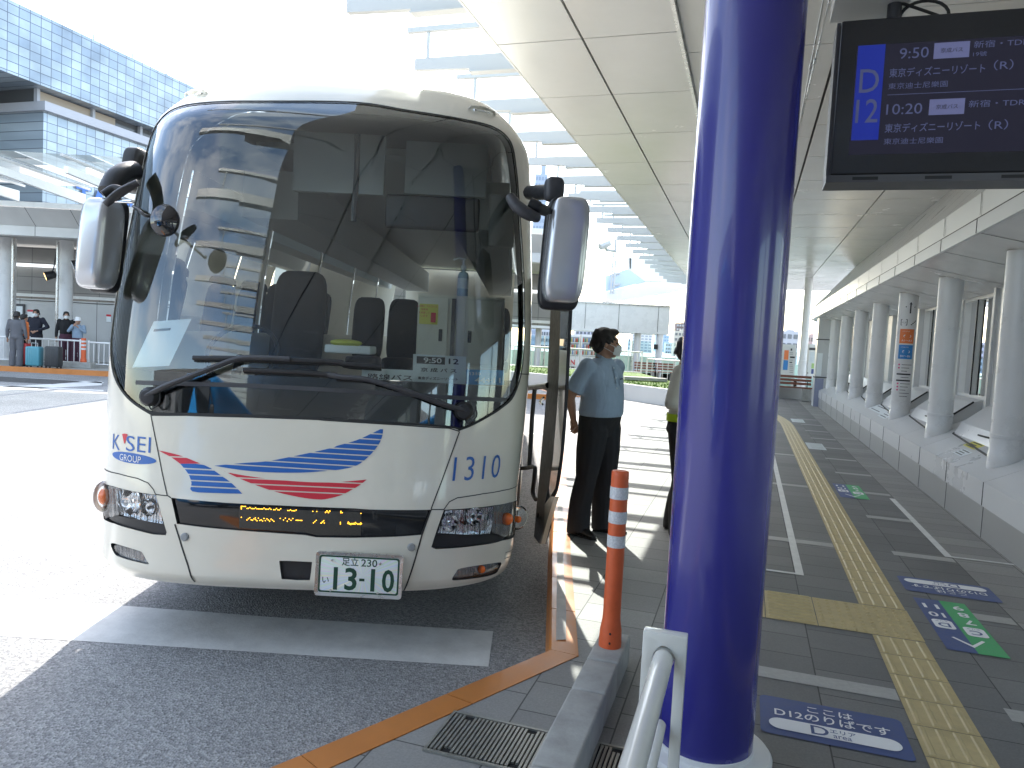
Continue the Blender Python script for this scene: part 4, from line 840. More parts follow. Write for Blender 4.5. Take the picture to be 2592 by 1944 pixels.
def way_sign(a, b, label, far=False):
    f = floor_map(a, b, True); hb, ha = .15, .45
    o = tag(MB().add(f([(-hb, -ha), (hb, -ha), (hb, ha), (-hb, ha)], -.002), [(0, 1, 2, 3)]).build('floor_sign', M['navy_sign']), label, 'floor sign', 'signs stuck on the walkway floor')
    MB().add(f([(-hb, -ha), (0, -ha), (0, ha), (-hb, ha)], -.0012), [(0, 1, 2, 3)]).build('green_half', M['green_sign'], o)
    g = lambda V: f(V, .0005); mb = MB()
    for t_, x_, y_ in (('11', .075, -.30), ('10', .075, -.14), ('9', -.085, -.33), ('8', -.085, -.2), ('7', -.085, -.07)): put_text(mb, t_, g, x_, y_, h=.085, w=.09 if len(t_) > 1 else .06, weight=.02)
    for x_, y_ in ((.075, .03), (-.075, .10)): p = rrect(x_ - .055, y_ - .075, x_ + .055, y_ + .075, .025); mb.add(g(p), [tuple(range(len(p)))])
    mb.add(g([(0, .37), (.085, .245), (.07, .235), (0, .335), (-.07, .235), (-.085, .245)]), [(0, 1, 2, 3), (0, 3, 4, 5)]); mb.build('white_lettering', M['white_ink'], o)
    mb = MB()
    for t_, x_, y_ in (('D', .075, .045), ('C', -.075, .115)):
        h = lambda V: f(V, .0015); put_text(mb, t_, h, x_, y_, h=.07, weight=.015); put_text(mb, 'エリア', h, x_, y_ - .065, w=.07)
    mb.build('dark_lettering', M['navy_sign'], o)
way_sign(4.95, 1.285, 'blue and green direction sign on the floor nearest the camera'); way_sign(9.36, 1.225, 'blue and green direction sign farther up the floor past the white line')
for a, lab_ in ((13.65, 'pale rectangular sheet on the floor beside the yellow strip, the nearer of two'), (18.6, 'pale rectangular sheet on the floor beside the yellow strip, the farther of two')):
    f = floor_map(a, 1.19, True); o = tag(MB().add(f([(-.14, -.45), (.14, -.45), (.14, .45), (-.14, .45)], -.002), [(0, 1, 2, 3)]).build('floor_sheet', M['pale_sign']), lab_, 'floor sign', 'signs stuck on the walkway floor')
    mb = MB(); [mb.add(f([(-.11, y_), (.08, y_), (.08, y_ + .03), (-.11, y_ + .03)], 0), [(0, 1, 2, 3)]) for y_ in (-.3, -.1, .1, .25)]; mb.build('print', M['band'], o)
# ---------------------------------------------------------------- drain grates
M['grate'] = mat('grate bars', (.34, .34, .31), .4, metal=.6, noise=(40, .15, .1)); M['pit'] = mat('drain pit', (.012, .012, .012), .9)
def grate(a0, a1, b0, b1, label, seams=()):
    ca, cb_ = (a0 + a1) / 2, (b0 + b1) / 2; t = thing('drain_grate', label, 'drain grate', W(ca, cb_, .12), 'steel drain grates in the pavement')
    MB().poly([W(a0, b0, .1215), W(a0, b1, .1215), W(a1, b1, .1215), W(a1, b0, .1215)]).build('pit', M['pit'], t)
    mb = MB(); n = int((b1 - b0) / .0165)
    for k in range(n):
        b = b0 + .012 + k * (b1 - b0 - .024) / (n - 1); s0, s1 = a0 + .008, a1 - .008
        if k in (3, 4, n - 7, n - 6): s0 += .03; s1 -= .03
        mb.wbox(s0, s1, b - .005, b + .005, .122, .1295)
    mb.build('bars', M['grate'], t)
    fr = MB(); fr.wbox(a0 - .012, a0, b0 - .012, b1 + .012, .1212, .1295); fr.wbox(a1, a1 + .012, b0 - .012, b1 + .012, .1212, .1295); fr.wbox(a0, a1, b0 - .012, b0, .1212, .1295); fr.wbox(a0, a1, b1, b1 + .012, .1212, .1295); fr.build('frame', M['grate'], t)
grate(2.50, 2.79, -1.055, -.615, 'wide steel drain grate between the orange kerb and the concrete block'); grate(2.50, 2.79, -.45, -.19, 'smaller drain grate between the concrete block and the white handrail')
# ---------------------------------------------------------------- concrete blocks with the orange post
for a0, a1, lab_ in ((3.225, 3.57, 'short concrete block at the far end of the row under the orange post'), (2.918, 3.215, 'short concrete block second in the row behind the orange post'), (2.33, 2.908, 'long pale concrete block beside the wide drain grate'), (1.72, 2.32, 'concrete block at the bottom edge of the photo nearest the camera')):
    mb = MB(); c = W((a0 + a1) / 2, -.53, .196); mb.rbox(c, (.145, a1 - a0, .15), .012, -TH); tag(mb.build('concrete_block', M['concrete'], None, True, angle=50), lab_, 'concrete block', 'concrete kerb blocks in a row')
M['orange_post'] = mat('orange rubber post', (.68, .12, .035), .45, noise=(14, .1, .08)); M['reflective'] = mat('white reflective tape', (.62, .62, .62), .35, noise=(120, .25, .1))
def post(base, h, label, r=.041):
    t = thing('orange_post', label, 'post', base, 'orange flexible posts'); x, y, z = base
    MB().lathe([(r * 1.28, 0), (r * 1.3, .02), (r * 1.27, .035), (r * 1.22, .08), (r * 1.04, .125), (r, .15), (r * .98, h - .02), (r * .97, h - .004), (r * .9, h), (r * .6, h + .002)], (x, y, z), 40).build('shaft', M['orange_post'], t, True, angle=60)
    for k in range(3):
        z1 = h - .072 - k * .113; MB().lathe([(r * 1.0 + .0015, z1 - .056), (r * 1.0 + .0015, z1)], (x, y, z), 40, cap=False).build('reflective_band', M['reflective'], t, True)
    bl = MB()
    for q in (.03, .075): bl.lathe([(.005, 0), (.005, .006), (.001, .007)], (x - .01, y - r * 1.24, z + q), 10, ((1, 0, 0), (0, 0, 1), (0, -1, 0)))
    bl.build('bolt', M['ink'], t)
pb_ = W(3.40, -.53, .271); top_ = dp(1362 / .8534, 1024 / .8534, pb_[1]); post(pb_, top_[2] - .271 + .012, 'orange post with three white bands on the concrete block')
# ---------------------------------------------------------------- white handrail
M['rail_white'] = mat('ivory enamel rail', (.68, .67, .62), .22, coat=.4, noise=(5, .04, .05))
rt = thing('handrail', 'white tubular handrail ending at an oval post before the blue column', 'handrail', W(2.33, -.19, .12))
ra, rb_ = 2.33, -.19; rz = .79
th_, wd_ = .022, .068
prof = [(-wd_, .12), (-wd_, rz), (wd_, rz), (wd_, .12), (wd_ - .034, .12), (wd_ - .034, rz - .085)] + [(.034 * math.cos(t), rz - .085 + .045 * math.sin(t)) for t in np.linspace(.2, math.pi - .2, 8)] + [(-wd_ + .034, rz - .085), (-wd_ + .034, .12)]
mb = MB(); P = [np.array(W(ra - th_, rb_ + b, z)) for b, z in prof]; mb.prism(P, np.array(W(2 * th_, 0, 0)))
mb.build('end_post', M['rail_white'], rt, True, bevel=.004, angle=30)
MB().tube([W(ra - .01, rb_, rz - .075), W(ra - .5, rb_, rz - .075), W(-1.2, rb_, rz - .075)], .031, 24).build('rail_tube', M['rail_white'], rt, True)
MB().lathe([(.033, 0), (.033, .03)], W(ra - .035, rb_, rz - .075), 24, ((CT, -ST, 0), (0, 0, 1), (ST, CT, 0)), False).build('sleeve', M['steel'], rt, True)
MB().tube([W(ra - .01, rb_ + .0, rz - .30), W(-1.2, rb_, rz - .30)], .021, 18).build('lower_tube', M['rail_white'], rt, True)
mb = MB(); P = [np.array(W(-.2 - th_, rb_ + b, z)) for b, z in prof]; mb.prism(P, np.array(W(2 * th_, 0, 0))); mb.build('post', M['rail_white'], rt)
# ---------------------------------------------------------------- departure board
M['screen'] = mat('board screen', (.008, .008, .012), .10, spec=.25, emit=(.05, .05, .09), estr=.06); M['board_case'] = mat('black board case', (.022, .022, .024), .35, noise=(60, .1, .05)); M['board_side'] = mat('grey board side', (.10, .10, .105), .45)
M['led_white'] = mat('lit lettering', (.09, .10, .2), .5, emit=(.36, .42, .85), estr=.02); M['led_blue'] = mat('lit blue panel', (.012, .025, .26), .3, emit=(.03, .07, .8), estr=.04); M['led_pale'] = mat('lit pale panel', (.14, .15, .28), .4, emit=(.36, .38, .75), estr=.035)
AB = 3.16
bl_, br_ = wa(2000 + 280 / 2.765, 1225 / 2.765, AB), wa(2592, 1215 / 2.765, AB); tl_ = wa(2000 + 360 / 2.765, 145 / 2.765, AB)
b0 = Wi(bl_)[1] - .0; z0 = bl_[2] ; z1 = tl_[2]; b1 = b0 + 1.22
board = thing('departure_board', 'black departure board showing stop D12 hanging from the canopy', 'display board', W(AB, (b0 + b1) / 2, z0))
mb = MB(); mb.rbox(W(AB + .07, (b0 + b1) / 2, (z0 + z1) / 2), (b1 - b0, .14, z1 - z0), .008, -TH); mb.build('case', M['board_case'], board, True, angle=50)
mb = MB(); mb.wbox(AB + .02, AB + .15, b0 - .014, b0 - .001, z0 - .012, z1); mb.wbox(AB - .005, AB + .15, b0 - .014, b1, z0 - .03, z0 - .002); mb.build('trim', M['board_side'], board)
mb = MB(); [mb.wbox(AB - .0065, AB - .0045, b0 + .08 + .25 * k, b0 + .17 + .25 * k, z0 - .022, z0 - .010) for k in range(4)]; mb.build('vent', M['ink'], board)
def bmap(V, d=.003): return [np.array(W(AB - d, p[0], p[1])) for p in V]
def z3p(x, y): q = Wi(wa(2000 + x / 2.765, y / 2.765, AB)); return np.array([q[1], q[2]])
s0 = z3p(440, 1080); sx0, sz0 = b0 + .06, z0 + .075; sz1 = z1 - .10; sx1 = b1 - .06
scr = MB().add(bmap([(sx0, sz0), (sx1, sz0), (sx1, sz1), (sx0, sz1)], .0012), [(0, 1, 2, 3)]).build('screen', M['screen'], board)
bx0 = sx0 + .005; bx1 = bx0 + .095
MB().add(bmap([(bx0, sz0 + .055), (bx1, sz0 + .055), (bx1, sz1), (bx0, sz1)], .0022), [(0, 1, 2, 3)]).build('stop_panel', M['led_blue'], scr)
mb = MB(); H = sz1 - sz0; fm2 = lambda V: bmap(V, .0034); cxp = (bx0 + bx1) / 2
put_text(mb, 'D', fm2, cxp, sz0 + H * .675, h=H * .215, w=.068, weight=.004); put_text(mb, '12', fm2, cxp, sz0 + H * .40, h=H * .215, w=.078, weight=.004)
tx = bx1 + .02
def lt(s, x, zf, w_=None, h=None, wt=.0): 
    V, F = text_geo(s, 1., wt); V = fit(V, w_, h); V = V + np.array([x - V[:, 0].min(), sz0 + H * zf]); mb.add(fm2(V), F)
lt('9:50', tx + .03, .905, .098, H * .095); lt('新宿・TDR19号', tx + .275, .945, .245, H * .062); lt('19號', tx + .275, .862, .044, H * .042)
lt('東京ディズニーリゾート', tx, .735, .318, H * .082, .006); lt('（R）', tx + .345, .755, .062, H * .09); lt('東京迪士尼樂園', tx, .615, .20, H * .056)
lt('10:20', tx, .405, .122, H * .095); lt('新宿・TDR21号', tx + .275, .425, .25, H * .062); lt('東京ディズニーリゾート', tx, .235, .318, H * .082, .006); lt('（R）', tx + .345, .235, .062, H * .09); lt('東京迪士尼樂園', tx, .115, .20, H * .056)
mb.build('lettering', M['led_white'], scr)
for zf in (.905, .405): mb = MB(); mb.add(fm2([(tx + .145, sz0 + H * (zf - .065)), (tx + .262, sz0 + H * (zf - .065)), (tx + .262, sz0 + H * (zf + .075)), (tx + .145, sz0 + H * (zf + .075))]), [(0, 1, 2, 3)]); mb.build('company_panel', M['led_pale'], scr)
mb = MB(); put_text(mb, '京成バス', lambda V: bmap(V, .0046), tx + .204, sz0 + H * .91, w=.072); put_text(mb, '京成バス', lambda V: bmap(V, .0046), tx + .204, sz0 + H * .41, w=.072); mb.build('company_lettering', M['ink'], scr)
mb = MB().add(fm2([(tx, sz0 + H * .535), (sx1, sz0 + H * .535), (sx1, sz0 + H * .540), (tx, sz0 + H * .540)]), [(0, 1, 2, 3)]); mb.build('divider', M['led_white'], scr)
mb = MB(); pbx = b0 + .19; mb.tube([W(AB + .07, pbx, z1 - .02), W(AB + .07, pbx, CZ)], .026, 14); mb.tube([W(AB + .07, b1 - .2, z1 - .02), W(AB + .07, b1 - .2, CZ)], .026, 14); mb.build('hanger', M['dark_grey'], board, True)
mb = MB(); mb.wbox(AB - .05, AB + .2, b0 - .03, pbx + .05, z1 + .075, z1 + .14); mb.build('bracket', M['panel'], board)
mb = MB(); c = np.array([W(AB + .07, pbx + .02 + .13 * (1 - math.cos(t)) / 2 * 1.3, z1 + .02 + .06 * math.sin(t)) for t in np.linspace(0, math.pi, 12)]); mb.tube(list(c), .006, 8); mb.tube([W(AB + .06, pbx + .02, z1 + .075), W(AB + .06, pbx + .1, z1 + .04), W(AB + .07, pbx + .2, z1)], .006, 8); mb.build('cable', M['rubber'], board, True)
# steel tie rods behind the board
rods = thing('tie_rods', 'pair of thin steel tie rods sloping down behind the departure board', 'tie rods', wa(2000 + 230 / 2.765, 30 / 2.765, 3.6))
for x0_, y0_, x1_, y1_ in ((225, 45, 65, 880), (258, 80, 90, 780)):
    p, q = wa(2000 + x0_ / 2.765, y0_ / 2.765, 3.55), wa(2000 + x1_ / 2.765, y1_ / 2.765, 4.3); d = q - p
    MB().tube([p - d * .55, q + d * .3], .0045, 8).build('rod', M['steel'], rods, True)
    MB().tube([p + d * .42, p + d * .47], .0075, 8).build('turnbuckle', M['steel'], rods, True)
# ---------------------------------------------------------------- mirrors, wipers, door, cab
def sq(v, p): return np.sign(v) * np.abs(v) ** p
def superbox(c, d, ax, e=.35, n=28, m=18, taper=0., tz=0.):
    """rounded shell: centre, half sizes along ax"""
    A = np.array(ax, float); V = []; F = []
    for i in range(m + 1):
        t = -math.pi / 2 + math.pi * i / m
        for k in range(n):
            p = 2 * math.pi * k / n; x = sq(math.cos(t), e) * sq(math.cos(p), e); y = sq(math.cos(t), e) * sq(math.sin(p), e); z = sq(math.sin(t), e)
            V.append(np.array(c) + A[0] * x * d[0] * (1 + taper * z) + A[1] * y * d[1] * (1 + tz * z) + A[2] * z * d[2])
    for i in range(m):
        for k in range(n): F.append((i * n + k, i * n + (k + 1) % n, (i + 1) * n + (k + 1) % n, (i + 1) * n + k))
    return MB().add(V, F)
def E3(p): return (1260 + p[0] / 4.146, 420 + p[1] / 4.146)
def E4(p): return (200 + p[0] / 4.366, 380 + p[1] / 4.366)
def upright(lean=0., yaw=0.):
    return np.array([(math.cos(yaw), math.sin(yaw), 0), (-math.sin(yaw), math.cos(yaw), 0), (lean, 0, 1)])
YR = 3.86
c = dp(*E3((712, 890)), YR); rm = MB()
mr_ = thing('m', 'x', 'x') ; bpy.data.objects.remove(mr_)
w_ = abs(dp(*E3((920, 890)), YR)[0] - dp(*E3((500, 890)), YR)[0]) / 2; h_ = abs(dp(*E3((712, 340)), YR)[2] - dp(*E3((712, 1450)), YR)[2]) / 2
ax = upright(.045, .12)
sh = superbox(c, (w_, .085, h_), ax, .40, 40, 26, -.02).build('mirror', M['silver'], bus, True, angle=180)
c2 = dp(*E3((678, 935)), YR + .07); superbox(c2, (w_ * 1.08, .05, h_ * 1.08), ax, .32, 40, 22).build('mirror_back', M['black_plastic'], sh, True, angle=180)
arm = catmull([dp(*E3((118, 305)), 3.72), dp(*E3((200, 420)), 3.70), dp(*E3((320, 505)), 3.70), dp(*E3((425, 545)), 3.74)], 6)
MB().tube(list(arm), [(.014, .012), *[( .026 + .012 * math.sin(i / 18 * math.pi), .022 + .01 * math.sin(i / 18 * math.pi)) for i in range(1, len(arm) - 1)], (.02, .018)], 16).build('spot_mirror_shell', M['dark_grey'], sh, True)
arm = catmull([dp(*E3((330, 400)), 3.76), dp(*E3((420, 440)), 3.76), dp(*E3((500, 470)), 3.80), dp(*E3((545, 465)), 3.82)], 5); MB().tube(list(arm), [.035] * 6 + [.028] * 5 + [.02] * (len(arm) - 11), 12).build('spot_mirror_arm', M['black_plastic'], sh, True)
c3 = dp(*E3((590, 250)), 4.0); superbox(c3, (.052, .05, .066), upright(0, .2), .6, 24, 16).build('arm_housing', M['dark_grey'], sh, True, angle=180)
MB().tube([dp(*E3((340, 280)), 4.35), dp(*E3((430, 280)), 4.15), dp(*E3((580, 270)), 4.0)], .042, 12).build('arm', M['black_plastic'], sh, True)
# left-hand mirror
YL = 3.95; c = dp(*E4((235, 1040)), YL); w_ = abs(dp(*E4((395, 1000)), YL)[0] - dp(*E4((75, 1000)), YL)[0]) / 2; h_ = abs(dp(*E4((225, 545)), YL)[2] - dp(*E4((225, 1550)), YL)[2]) / 2
ax = upright(.085, -.12); sh = superbox(c, (w_, .10, h_), ax, .42, 40, 26).build('mirror', M['silver'], bus, True, angle=180)
c2 = dp(*E4((330, 1075)), YL + .09); superbox(c2, (w_ * .98, .05, h_ * 1.04), upright(.10, -.25), .32, 40, 22).build('mirror_back', M['black_plastic'], sh, True, angle=180)
mid = [E4(p) for p in ((295, 600), (400, 510), (520, 430), (655, 355))]; arm = catmull([dp(*p, 3.78) for p in mid], 6)
MB().tube(list(arm), [(.012 + .030 * math.sin(math.pi * (i + 1) / (len(arm) + 1)), .016) for i in range(len(arm))], 16).build('spot_mirror_shell', M['dark_grey'], sh, True)
superbox(dp(*E4((470, 560)), 3.80), (.07, .012, .012), upright(0, 0), .6).build('spot_mirror_glass', M['chrome'], sh, True)
arm = catmull([dp(*E4((265, 490)), 3.9), dp(*E4((380, 420)), 3.92), dp(*E4((470, 440)), 3.92)], 5); MB().tube(list(arm), .02, 10).build('spot_mirror_arm', M['black_plastic'], sh, True)
arm = catmull([dp(*E4((330, 470)), 4.0), dp(*E4((400, 320)), 4.05), dp(*E4((500, 250)), 4.12), dp(*E4((610, 230)), 4.2)], 6); MB().tube(list(arm), .055, 14).build('arm', M['black_plastic'], sh, True)
superbox(dp(*E4((620, 230)), 4.5), (.05, .09, .13), upright(.12, 0), .4).build('arm_mount', M['black_plastic'], sh, True)
# round kerb mirror in front of the glass
q = np.array(dp(*E4((945, 775)), 3.66)); rad = abs(dp(*E4((1095, 775)), 3.66)[0] - dp(*E4((795, 775)), 3.66)[0]) / 2
axr = ((1, .15, 0), (0, .1, 1.2), (.12, -1, .05))
km = MB().lathe([(rad * .3, -.055), (rad * .8, -.045), (rad * .97, -.02), (rad, 0), (rad * .97, .008), (rad * .93, .009)], q, 36, axr).build('kerb_mirror', M['black_plastic'], bus, True)
MB().lathe([(rad * .92, .010), (rad * .7, .02), (rad * .4, .028), (.002, .031)], q, 36, axr).build('mirror_glass', mat('convex mirror', (.10, .10, .105), .03, metal=1.), km, True)
arm = catmull([SO(onbus(*E4((590, 620))), .0), dp(*E4((660, 665)), 3.75), dp(*E4((730, 720)), 3.68), dp(*E4((800, 735)), 3.70)], 5); MB().tube(list(arm), .008, 10).build('mirror_arm', M['black_plastic'], km, True)
# wipers
def wiper(pivot, path, blade, offb=.03):
    p = SO(onbus(*pivot), .01); o = MB().lathe([(.05, -.005), (.05, .02), (.035, .04), (.002, .043)], p, 20, ((1, 0, 0), (0, 0, 1), (0, -1, 0))).build('wiper', M['black_plastic'], bus, True)
    ap = catmull([SO(onbus(*q), d) for q, d in path], 5); MB().tube(list(ap), [(.026 - .012 * i / len(ap), .014) for i in range(len(ap))], 10).build('wiper_arm', M['dark_grey'], o, True)
    bp_ = catmull([SO(onbus(*q), offb) for q in blade], 5); MB().tube(list(bp_), [(.010, .012)] * len(bp_), 8).build('blade_holder', M['black_plastic'], o, True)
    b2 = [SO(onbus(*q), offb * .4) - np.array([0, 0, .014]) for q in blade]; MB().tube(list(catmull(b2, 5)), .006, 6).build('blade_rubber', M['rubber'], o, True)
    hose = catmull([p + (0.0, -.02, -.03), p + (.03, -.05, -.06), p + (.07, -.05, -.02), p + (.06, -.03, .03)], 5); MB().tube(list(hose), .004, 6).build('hose', M['rubber'], o, True)
wiper(F1((110, 680)), [(F1((110, 670)), .03), (F1((330, 570)), .05), (F1((600, 470)), .06), (F1((900, 350)), .06), (F1((1130, 270)), .055), (F1((1400, 262)), .05), (F1((1680, 275)), .045)], [F1((600, 255)), F1((1100, 258)), F1((1700, 280)), F1((2200, 300)), F2((350, 325)), F2((735, 355))])
wiper(F2((1650, 840)), [(F2((1650, 840)), .03), (F2((1400, 770)), .05), (F2((1100, 660)), .06), (F2((800, 560)), .06), (F2((560, 495)), .055), (F2((300, 470)), .05), (F1((2100, 440)), .045)], [F1((1150, 385)), F1((1700, 410)), F1((2150, 440)), F2((250, 470)), F2((520, 480))], .025)
# roof marker lamps
for a, b in ((B1((800, 160)), B1((935, 188))), (A1((560, 92)), A1((670, 78)))):
    p, q = SO(onbus(*a), .0), SO(onbus(*b), .0); MB().tube(list(catmull([p, p * .5 + q * .5 + (0, -.01, .012), q], 4)), [(.012, .010)] + [(.026, .02)] * 7 + [(.012, .01)], 12).build('marker_lamp', M['clear_lens'], bus, True)
    MB().tube([p * .8 + q * .2, p * .2 + q * .8], .012, 8).build('marker_reflector', M['chrome'], bus.children[-1] if False else body, True)
# open entrance door
p0, p1 = np.array([.245, 5.35, 0]), np.array([.335, 4.15, 0]); dn = np.cross(p1 - p0, (0, 0, 1.)); dn /= np.linalg.norm(dn)
def H5(p): return (1300 + p[0] / 2.675, 760 + p[1] / 2.675)
def dpl(px): return pp(*px, p0, dn)
dout = [H5(p) for p in [(262, -160), (250, 70), (225, 600), (190, 1000), (160, 1350), (137, 1600), (172, 1648), (190, 1600), (225, 1450), (285, 1290), (320, 1050), (342, 780), (355, 560), (366, 330), (380, 70), (384, -160)]]
din = [H5(p) for p in [(330, -150), (335, 70), (332, 400), (328, 650), (310, 850), (280, 1080), (250, 1240), (240, 1340), (262, 1300), (290, 1180), (318, 980), (335, 760), (348, 540), (359, 330), (371, 70), (376, -150)]]
P = [dpl(q) for q in dout]; mb = MB(); sg = 1 if dn[0] > 0 else -1; dn = dn * sg
I = [dpl(q) for q in din]
lo_frame = [dpl(H5(p)) for p in [(262, -160), (250, 70), (225, 600), (190, 1000), (160, 1350), (137, 1600), (172, 1648), (205, 1540), (212, 1380), (240, 1240), (262, 1100), (285, 850), (300, 650), (310, 400), (318, 70), (322, -160)]]
door = MB().prism(lo_frame, dn * .05).build('door', M['dark_grey'], bus)
skin = MB().prism(P, dn * .012); 
for i, v in enumerate(skin.v): skin.v[i] = tuple(np.array(v) + dn * .055)
gl_ = MB().prism([dpl(H5(p)) for p in [(322, -155), (318, 70), (308, 450), (296, 690), (268, 1060), (240, 1270), (246, 1330), (282, 1275), (316, 1050), (338, 780), (351, 560), (362, 330), (376, 70), (380, -155)]], dn * .006); gl_.build('door_glass', M['side_glass'], door)
MB().prism([dpl(H5(p)) for p in [(212, 1380), (205, 1540), (172, 1648), (186, 1650), (225, 1500), (275, 1330), (246, 1330)]], dn * .03).build('door_skirt', M['cream'], door)
sealp = [dpl(H5(p)) + dn * .01 for p in [(380, -155), (376, 70), (362, 330), (351, 560), (338, 780), (316, 1050), (282, 1275), (246, 1345), (205, 1385)]]; MB().tube(list(catmull(sealp, 4)), .010, 8).build('door_seal', M['rubber'], door, True)
MB().lathe([(.02, 0), (.02, .008), (.002, .01)], dpl(H5((168, 1455))), 12, (dn[[1, 0, 2]] * (1, -1, 1), (0, 0, 1), -dn)).build('door_lock', M['ink'], door)
hx = lambda p, d=0.: dpl(H5(p)) + dn * d
rail = [hx((100, 600), -.05), hx((160, 590), -.02), hx((235, 575), 0)]; 
hr = MB().tube(rail, .022, 12); hr.tube([hx((160, 600), -.02), hx((150, 800), -.03), hx((140, 1000), -.03), hx((132, 1120), -.03)], .018, 12)
hr.tube(list(catmull([hx((65, 1145), -.12), hx((120, 1138), -.05), hx((158, 1130), -.02), hx((160, 1190), -.02), hx((148, 1300), -.02), hx((152, 1350), 0)], 5)), .017, 12); hr.build('grab_rail', M['black_plastic'], door, True)
MB().tube(list(catmull([hx((222, 660), -.02), hx((205, 690), -.03), hx((215, 705), -.02)], 4)), .008, 8).build('door_handle', M['chrome'], door, True)
# cab interior (rough shapes seen dimly through the glass)
M['dash'] = mat('dashboard', (.035, .036, .038), .55, noise=(20, .15, .1)); M['seat_cloth'] = mat('seat cloth', (.03, .03, .038), .85, noise=(40, .3, .05)); M['trim_light'] = mat('light cabin trim', (.5, .51, .48), .5); M['cab_floor'] = mat('cabin floor', (.10, .10, .10), .7); M['curtain'] = mat('clear curtain', (.5, .52, .52), .3)
db = MB(); db.prism([(XC - .82, 4.06, 1.30), (XC - .82, 4.62, 1.36), (XC - .82, 4.75, 1.1), (XC - .82, 4.1, 1.0)], (1.64, 0, 0)); db.prism([(XC - 1.02, 4.45, 1.28), (XC - 1.02, 4.75, 1.34), (XC - 1.02, 4.85, 1.1), (XC - 1.02, 4.5, 1.0)], (2.04, 0, 0)); db.build('dashboard', M['dash'], bus)
MB().box((XC, 9.2, .80), (2.3, 9.3, .06)).build('cabin_floor', M['cab_floor'], bus)
cl = MB(); cl.box((XC, 9.9, 3.0), (1.7, 8.8, .05)); cl.box((XC - .8, 10.0, 2.68), (.42, 8.6, .36)); cl.box((XC + .8, 10.0, 2.68), (.42, 8.6, .36)); cl.build('overhead_rack', M['trim_light'], bus)
fp = MB(); fp.box(dp(860, 415, 5.15), (.62, .06, .40)); fp.box(dp(1130, 430, 5.1), (.55, .05, .35)); fp.build('front_locker', M['trim_light'], bus)
st_ = MB()
MB().tube(list(catmull([dp(905, 340, 4.75), dp(903, 430, 4.75), dp(895, 560, 4.75)], 4)), .018, 8).build('grab_pole', M['dark_grey'], bus, True)
mon = MB().rbox(dp(1095, 540, 4.95), (.62, .06, .22), .02).build('monitor', M['black_plastic'], bus, True)
for sx, yy in ((-.62, 5.7), (-.60, 9.6), (.60, 10.6)):
    for d in ((0,) if (sx, yy) == (-.62, 5.7) else (-.23, .23)):
        s = superbox((XC + sx + d, yy, 1.28), (.21, .24, .09), upright(), .4, 20, 10).build('seat', M['seat_cloth'], bus, True); superbox((XC + sx + d, yy + .22, 1.72), (.205, .07, .42), ((1, 0, 0), (0, 1, 0), (0, .2, 1)), .4, 20, 12).build('backrest', M['seat_cloth'], s, True)
sw = MB().tube([np.array((XC - .62 + .22 * math.cos(t), 4.72 + .12 * math.sin(t), 1.50 + .18 * math.sin(t))) for t in np.linspace(0, 2 * math.pi, 25)[:-1]], .014, 8, closed=True); sw.build('steering_wheel', M['black_plastic'], bus, True)
MB().tube([(XC - .62, 4.5, 1.2), (XC - .62, 4.7, 1.48)], .03, 10).build('steering_column', M['black_plastic'], bus, True)
sv = MB().rbox(dp(1270, 560, 4.55), (.16, .03, .32), .02); sv.build('sun_visor', M['trim_light'], bus, True)
# things standing behind the windscreen
M['locker'] = mat('beige locker', (.74, .70, .58), .4); t_l = thing('locker_cabinet', 'beige steel locker cabinet with two doors inside the bus windscreen', 'cabinet', (0, 0, 0))
YC = 4.62; L0, L1 = dp(1058, 760, YC), dp(1292, 930, YC); zt = dp(1150, 748, YC)[2]; zb = 1.0; x0_, x1_ = L0[0], L1[0] - .06
t_l.location = ((x0_ + x1_) / 2, YC + .2, zb)
cbm = MB(); cbm.box(((x0_ + x1_) / 2, YC + .2, (zt + zb) / 2), (x1_ - x0_, .38, zt - zb)); cbm.build('cabinet', M['locker'], t_l)
xm = dp(1178, 800, YC)[0]
for xa, xb, za, zb_, nm in ((x0_ + .01, dp(1134, 800, YC)[0], zt - .42, zt - .02, 0), (xm, x1_ - .01, zt - .42, zt - .02, 1), (x0_ + .01, xm - .01, zb + .02, zt - .44, 2), (xm, x1_ - .01, zb + .02, zt - .44, 3)):
    d = MB().rbox(((xa + xb) / 2, YC + .0, (za + zb_) / 2), (xb - xa, .02, zb_ - za), .004).build('door', M['locker'], t_l, True)
    if nm < 2: MB().rbox(((xa + xb) / 2 + (.05 if nm == 0 else -.08), YC - .014, (za + zb_) / 2 - .03), (.022, .012, .075), .004).build('handle', M['ink'], d)
MB().box((dp(1148, 800, YC)[0], YC - .004, zt - .22), (.025, .02, .40)).build('strap', M['dark_grey'], t_l)
nt_ = np.array(dp(1085, 795, YC - .02)); o = MB().box(nt_, (.115, .003, .125)).build('notice', M['yellow_paper'], t_l); mb = MB(); mb.box(nt_ + (.03, -.003, -.02), (.03, .002, .06)); [put_text(mb, s, plane_map(nt_ + (-.012, -.003, .0), (1, 0, 0), (0, 0, 1)), 0 if k < 1 else -.015, .048 - k * .02, h=.013) for k, s in enumerate(('入口横に アルコール', '消毒液', 'を設置して', 'います'))]; mb.build('print', M['red'], o)
bt = np.array(dp(1171, 735, YC + .1)); bt[2] = zt; sb_ = thing('sanitizer_bottle', 'clear pump bottle of hand sanitizer standing on the beige locker', 'bottle', bt)
M['bottle'] = mat('pale bottle', (.5, .62, .68), .25); MB().lathe([(.032, 0), (.034, .01), (.034, .13), (.028, .15), (.012, .16), (.012, .175)], bt, 20).build('body', M['bottle'], sb_, True)
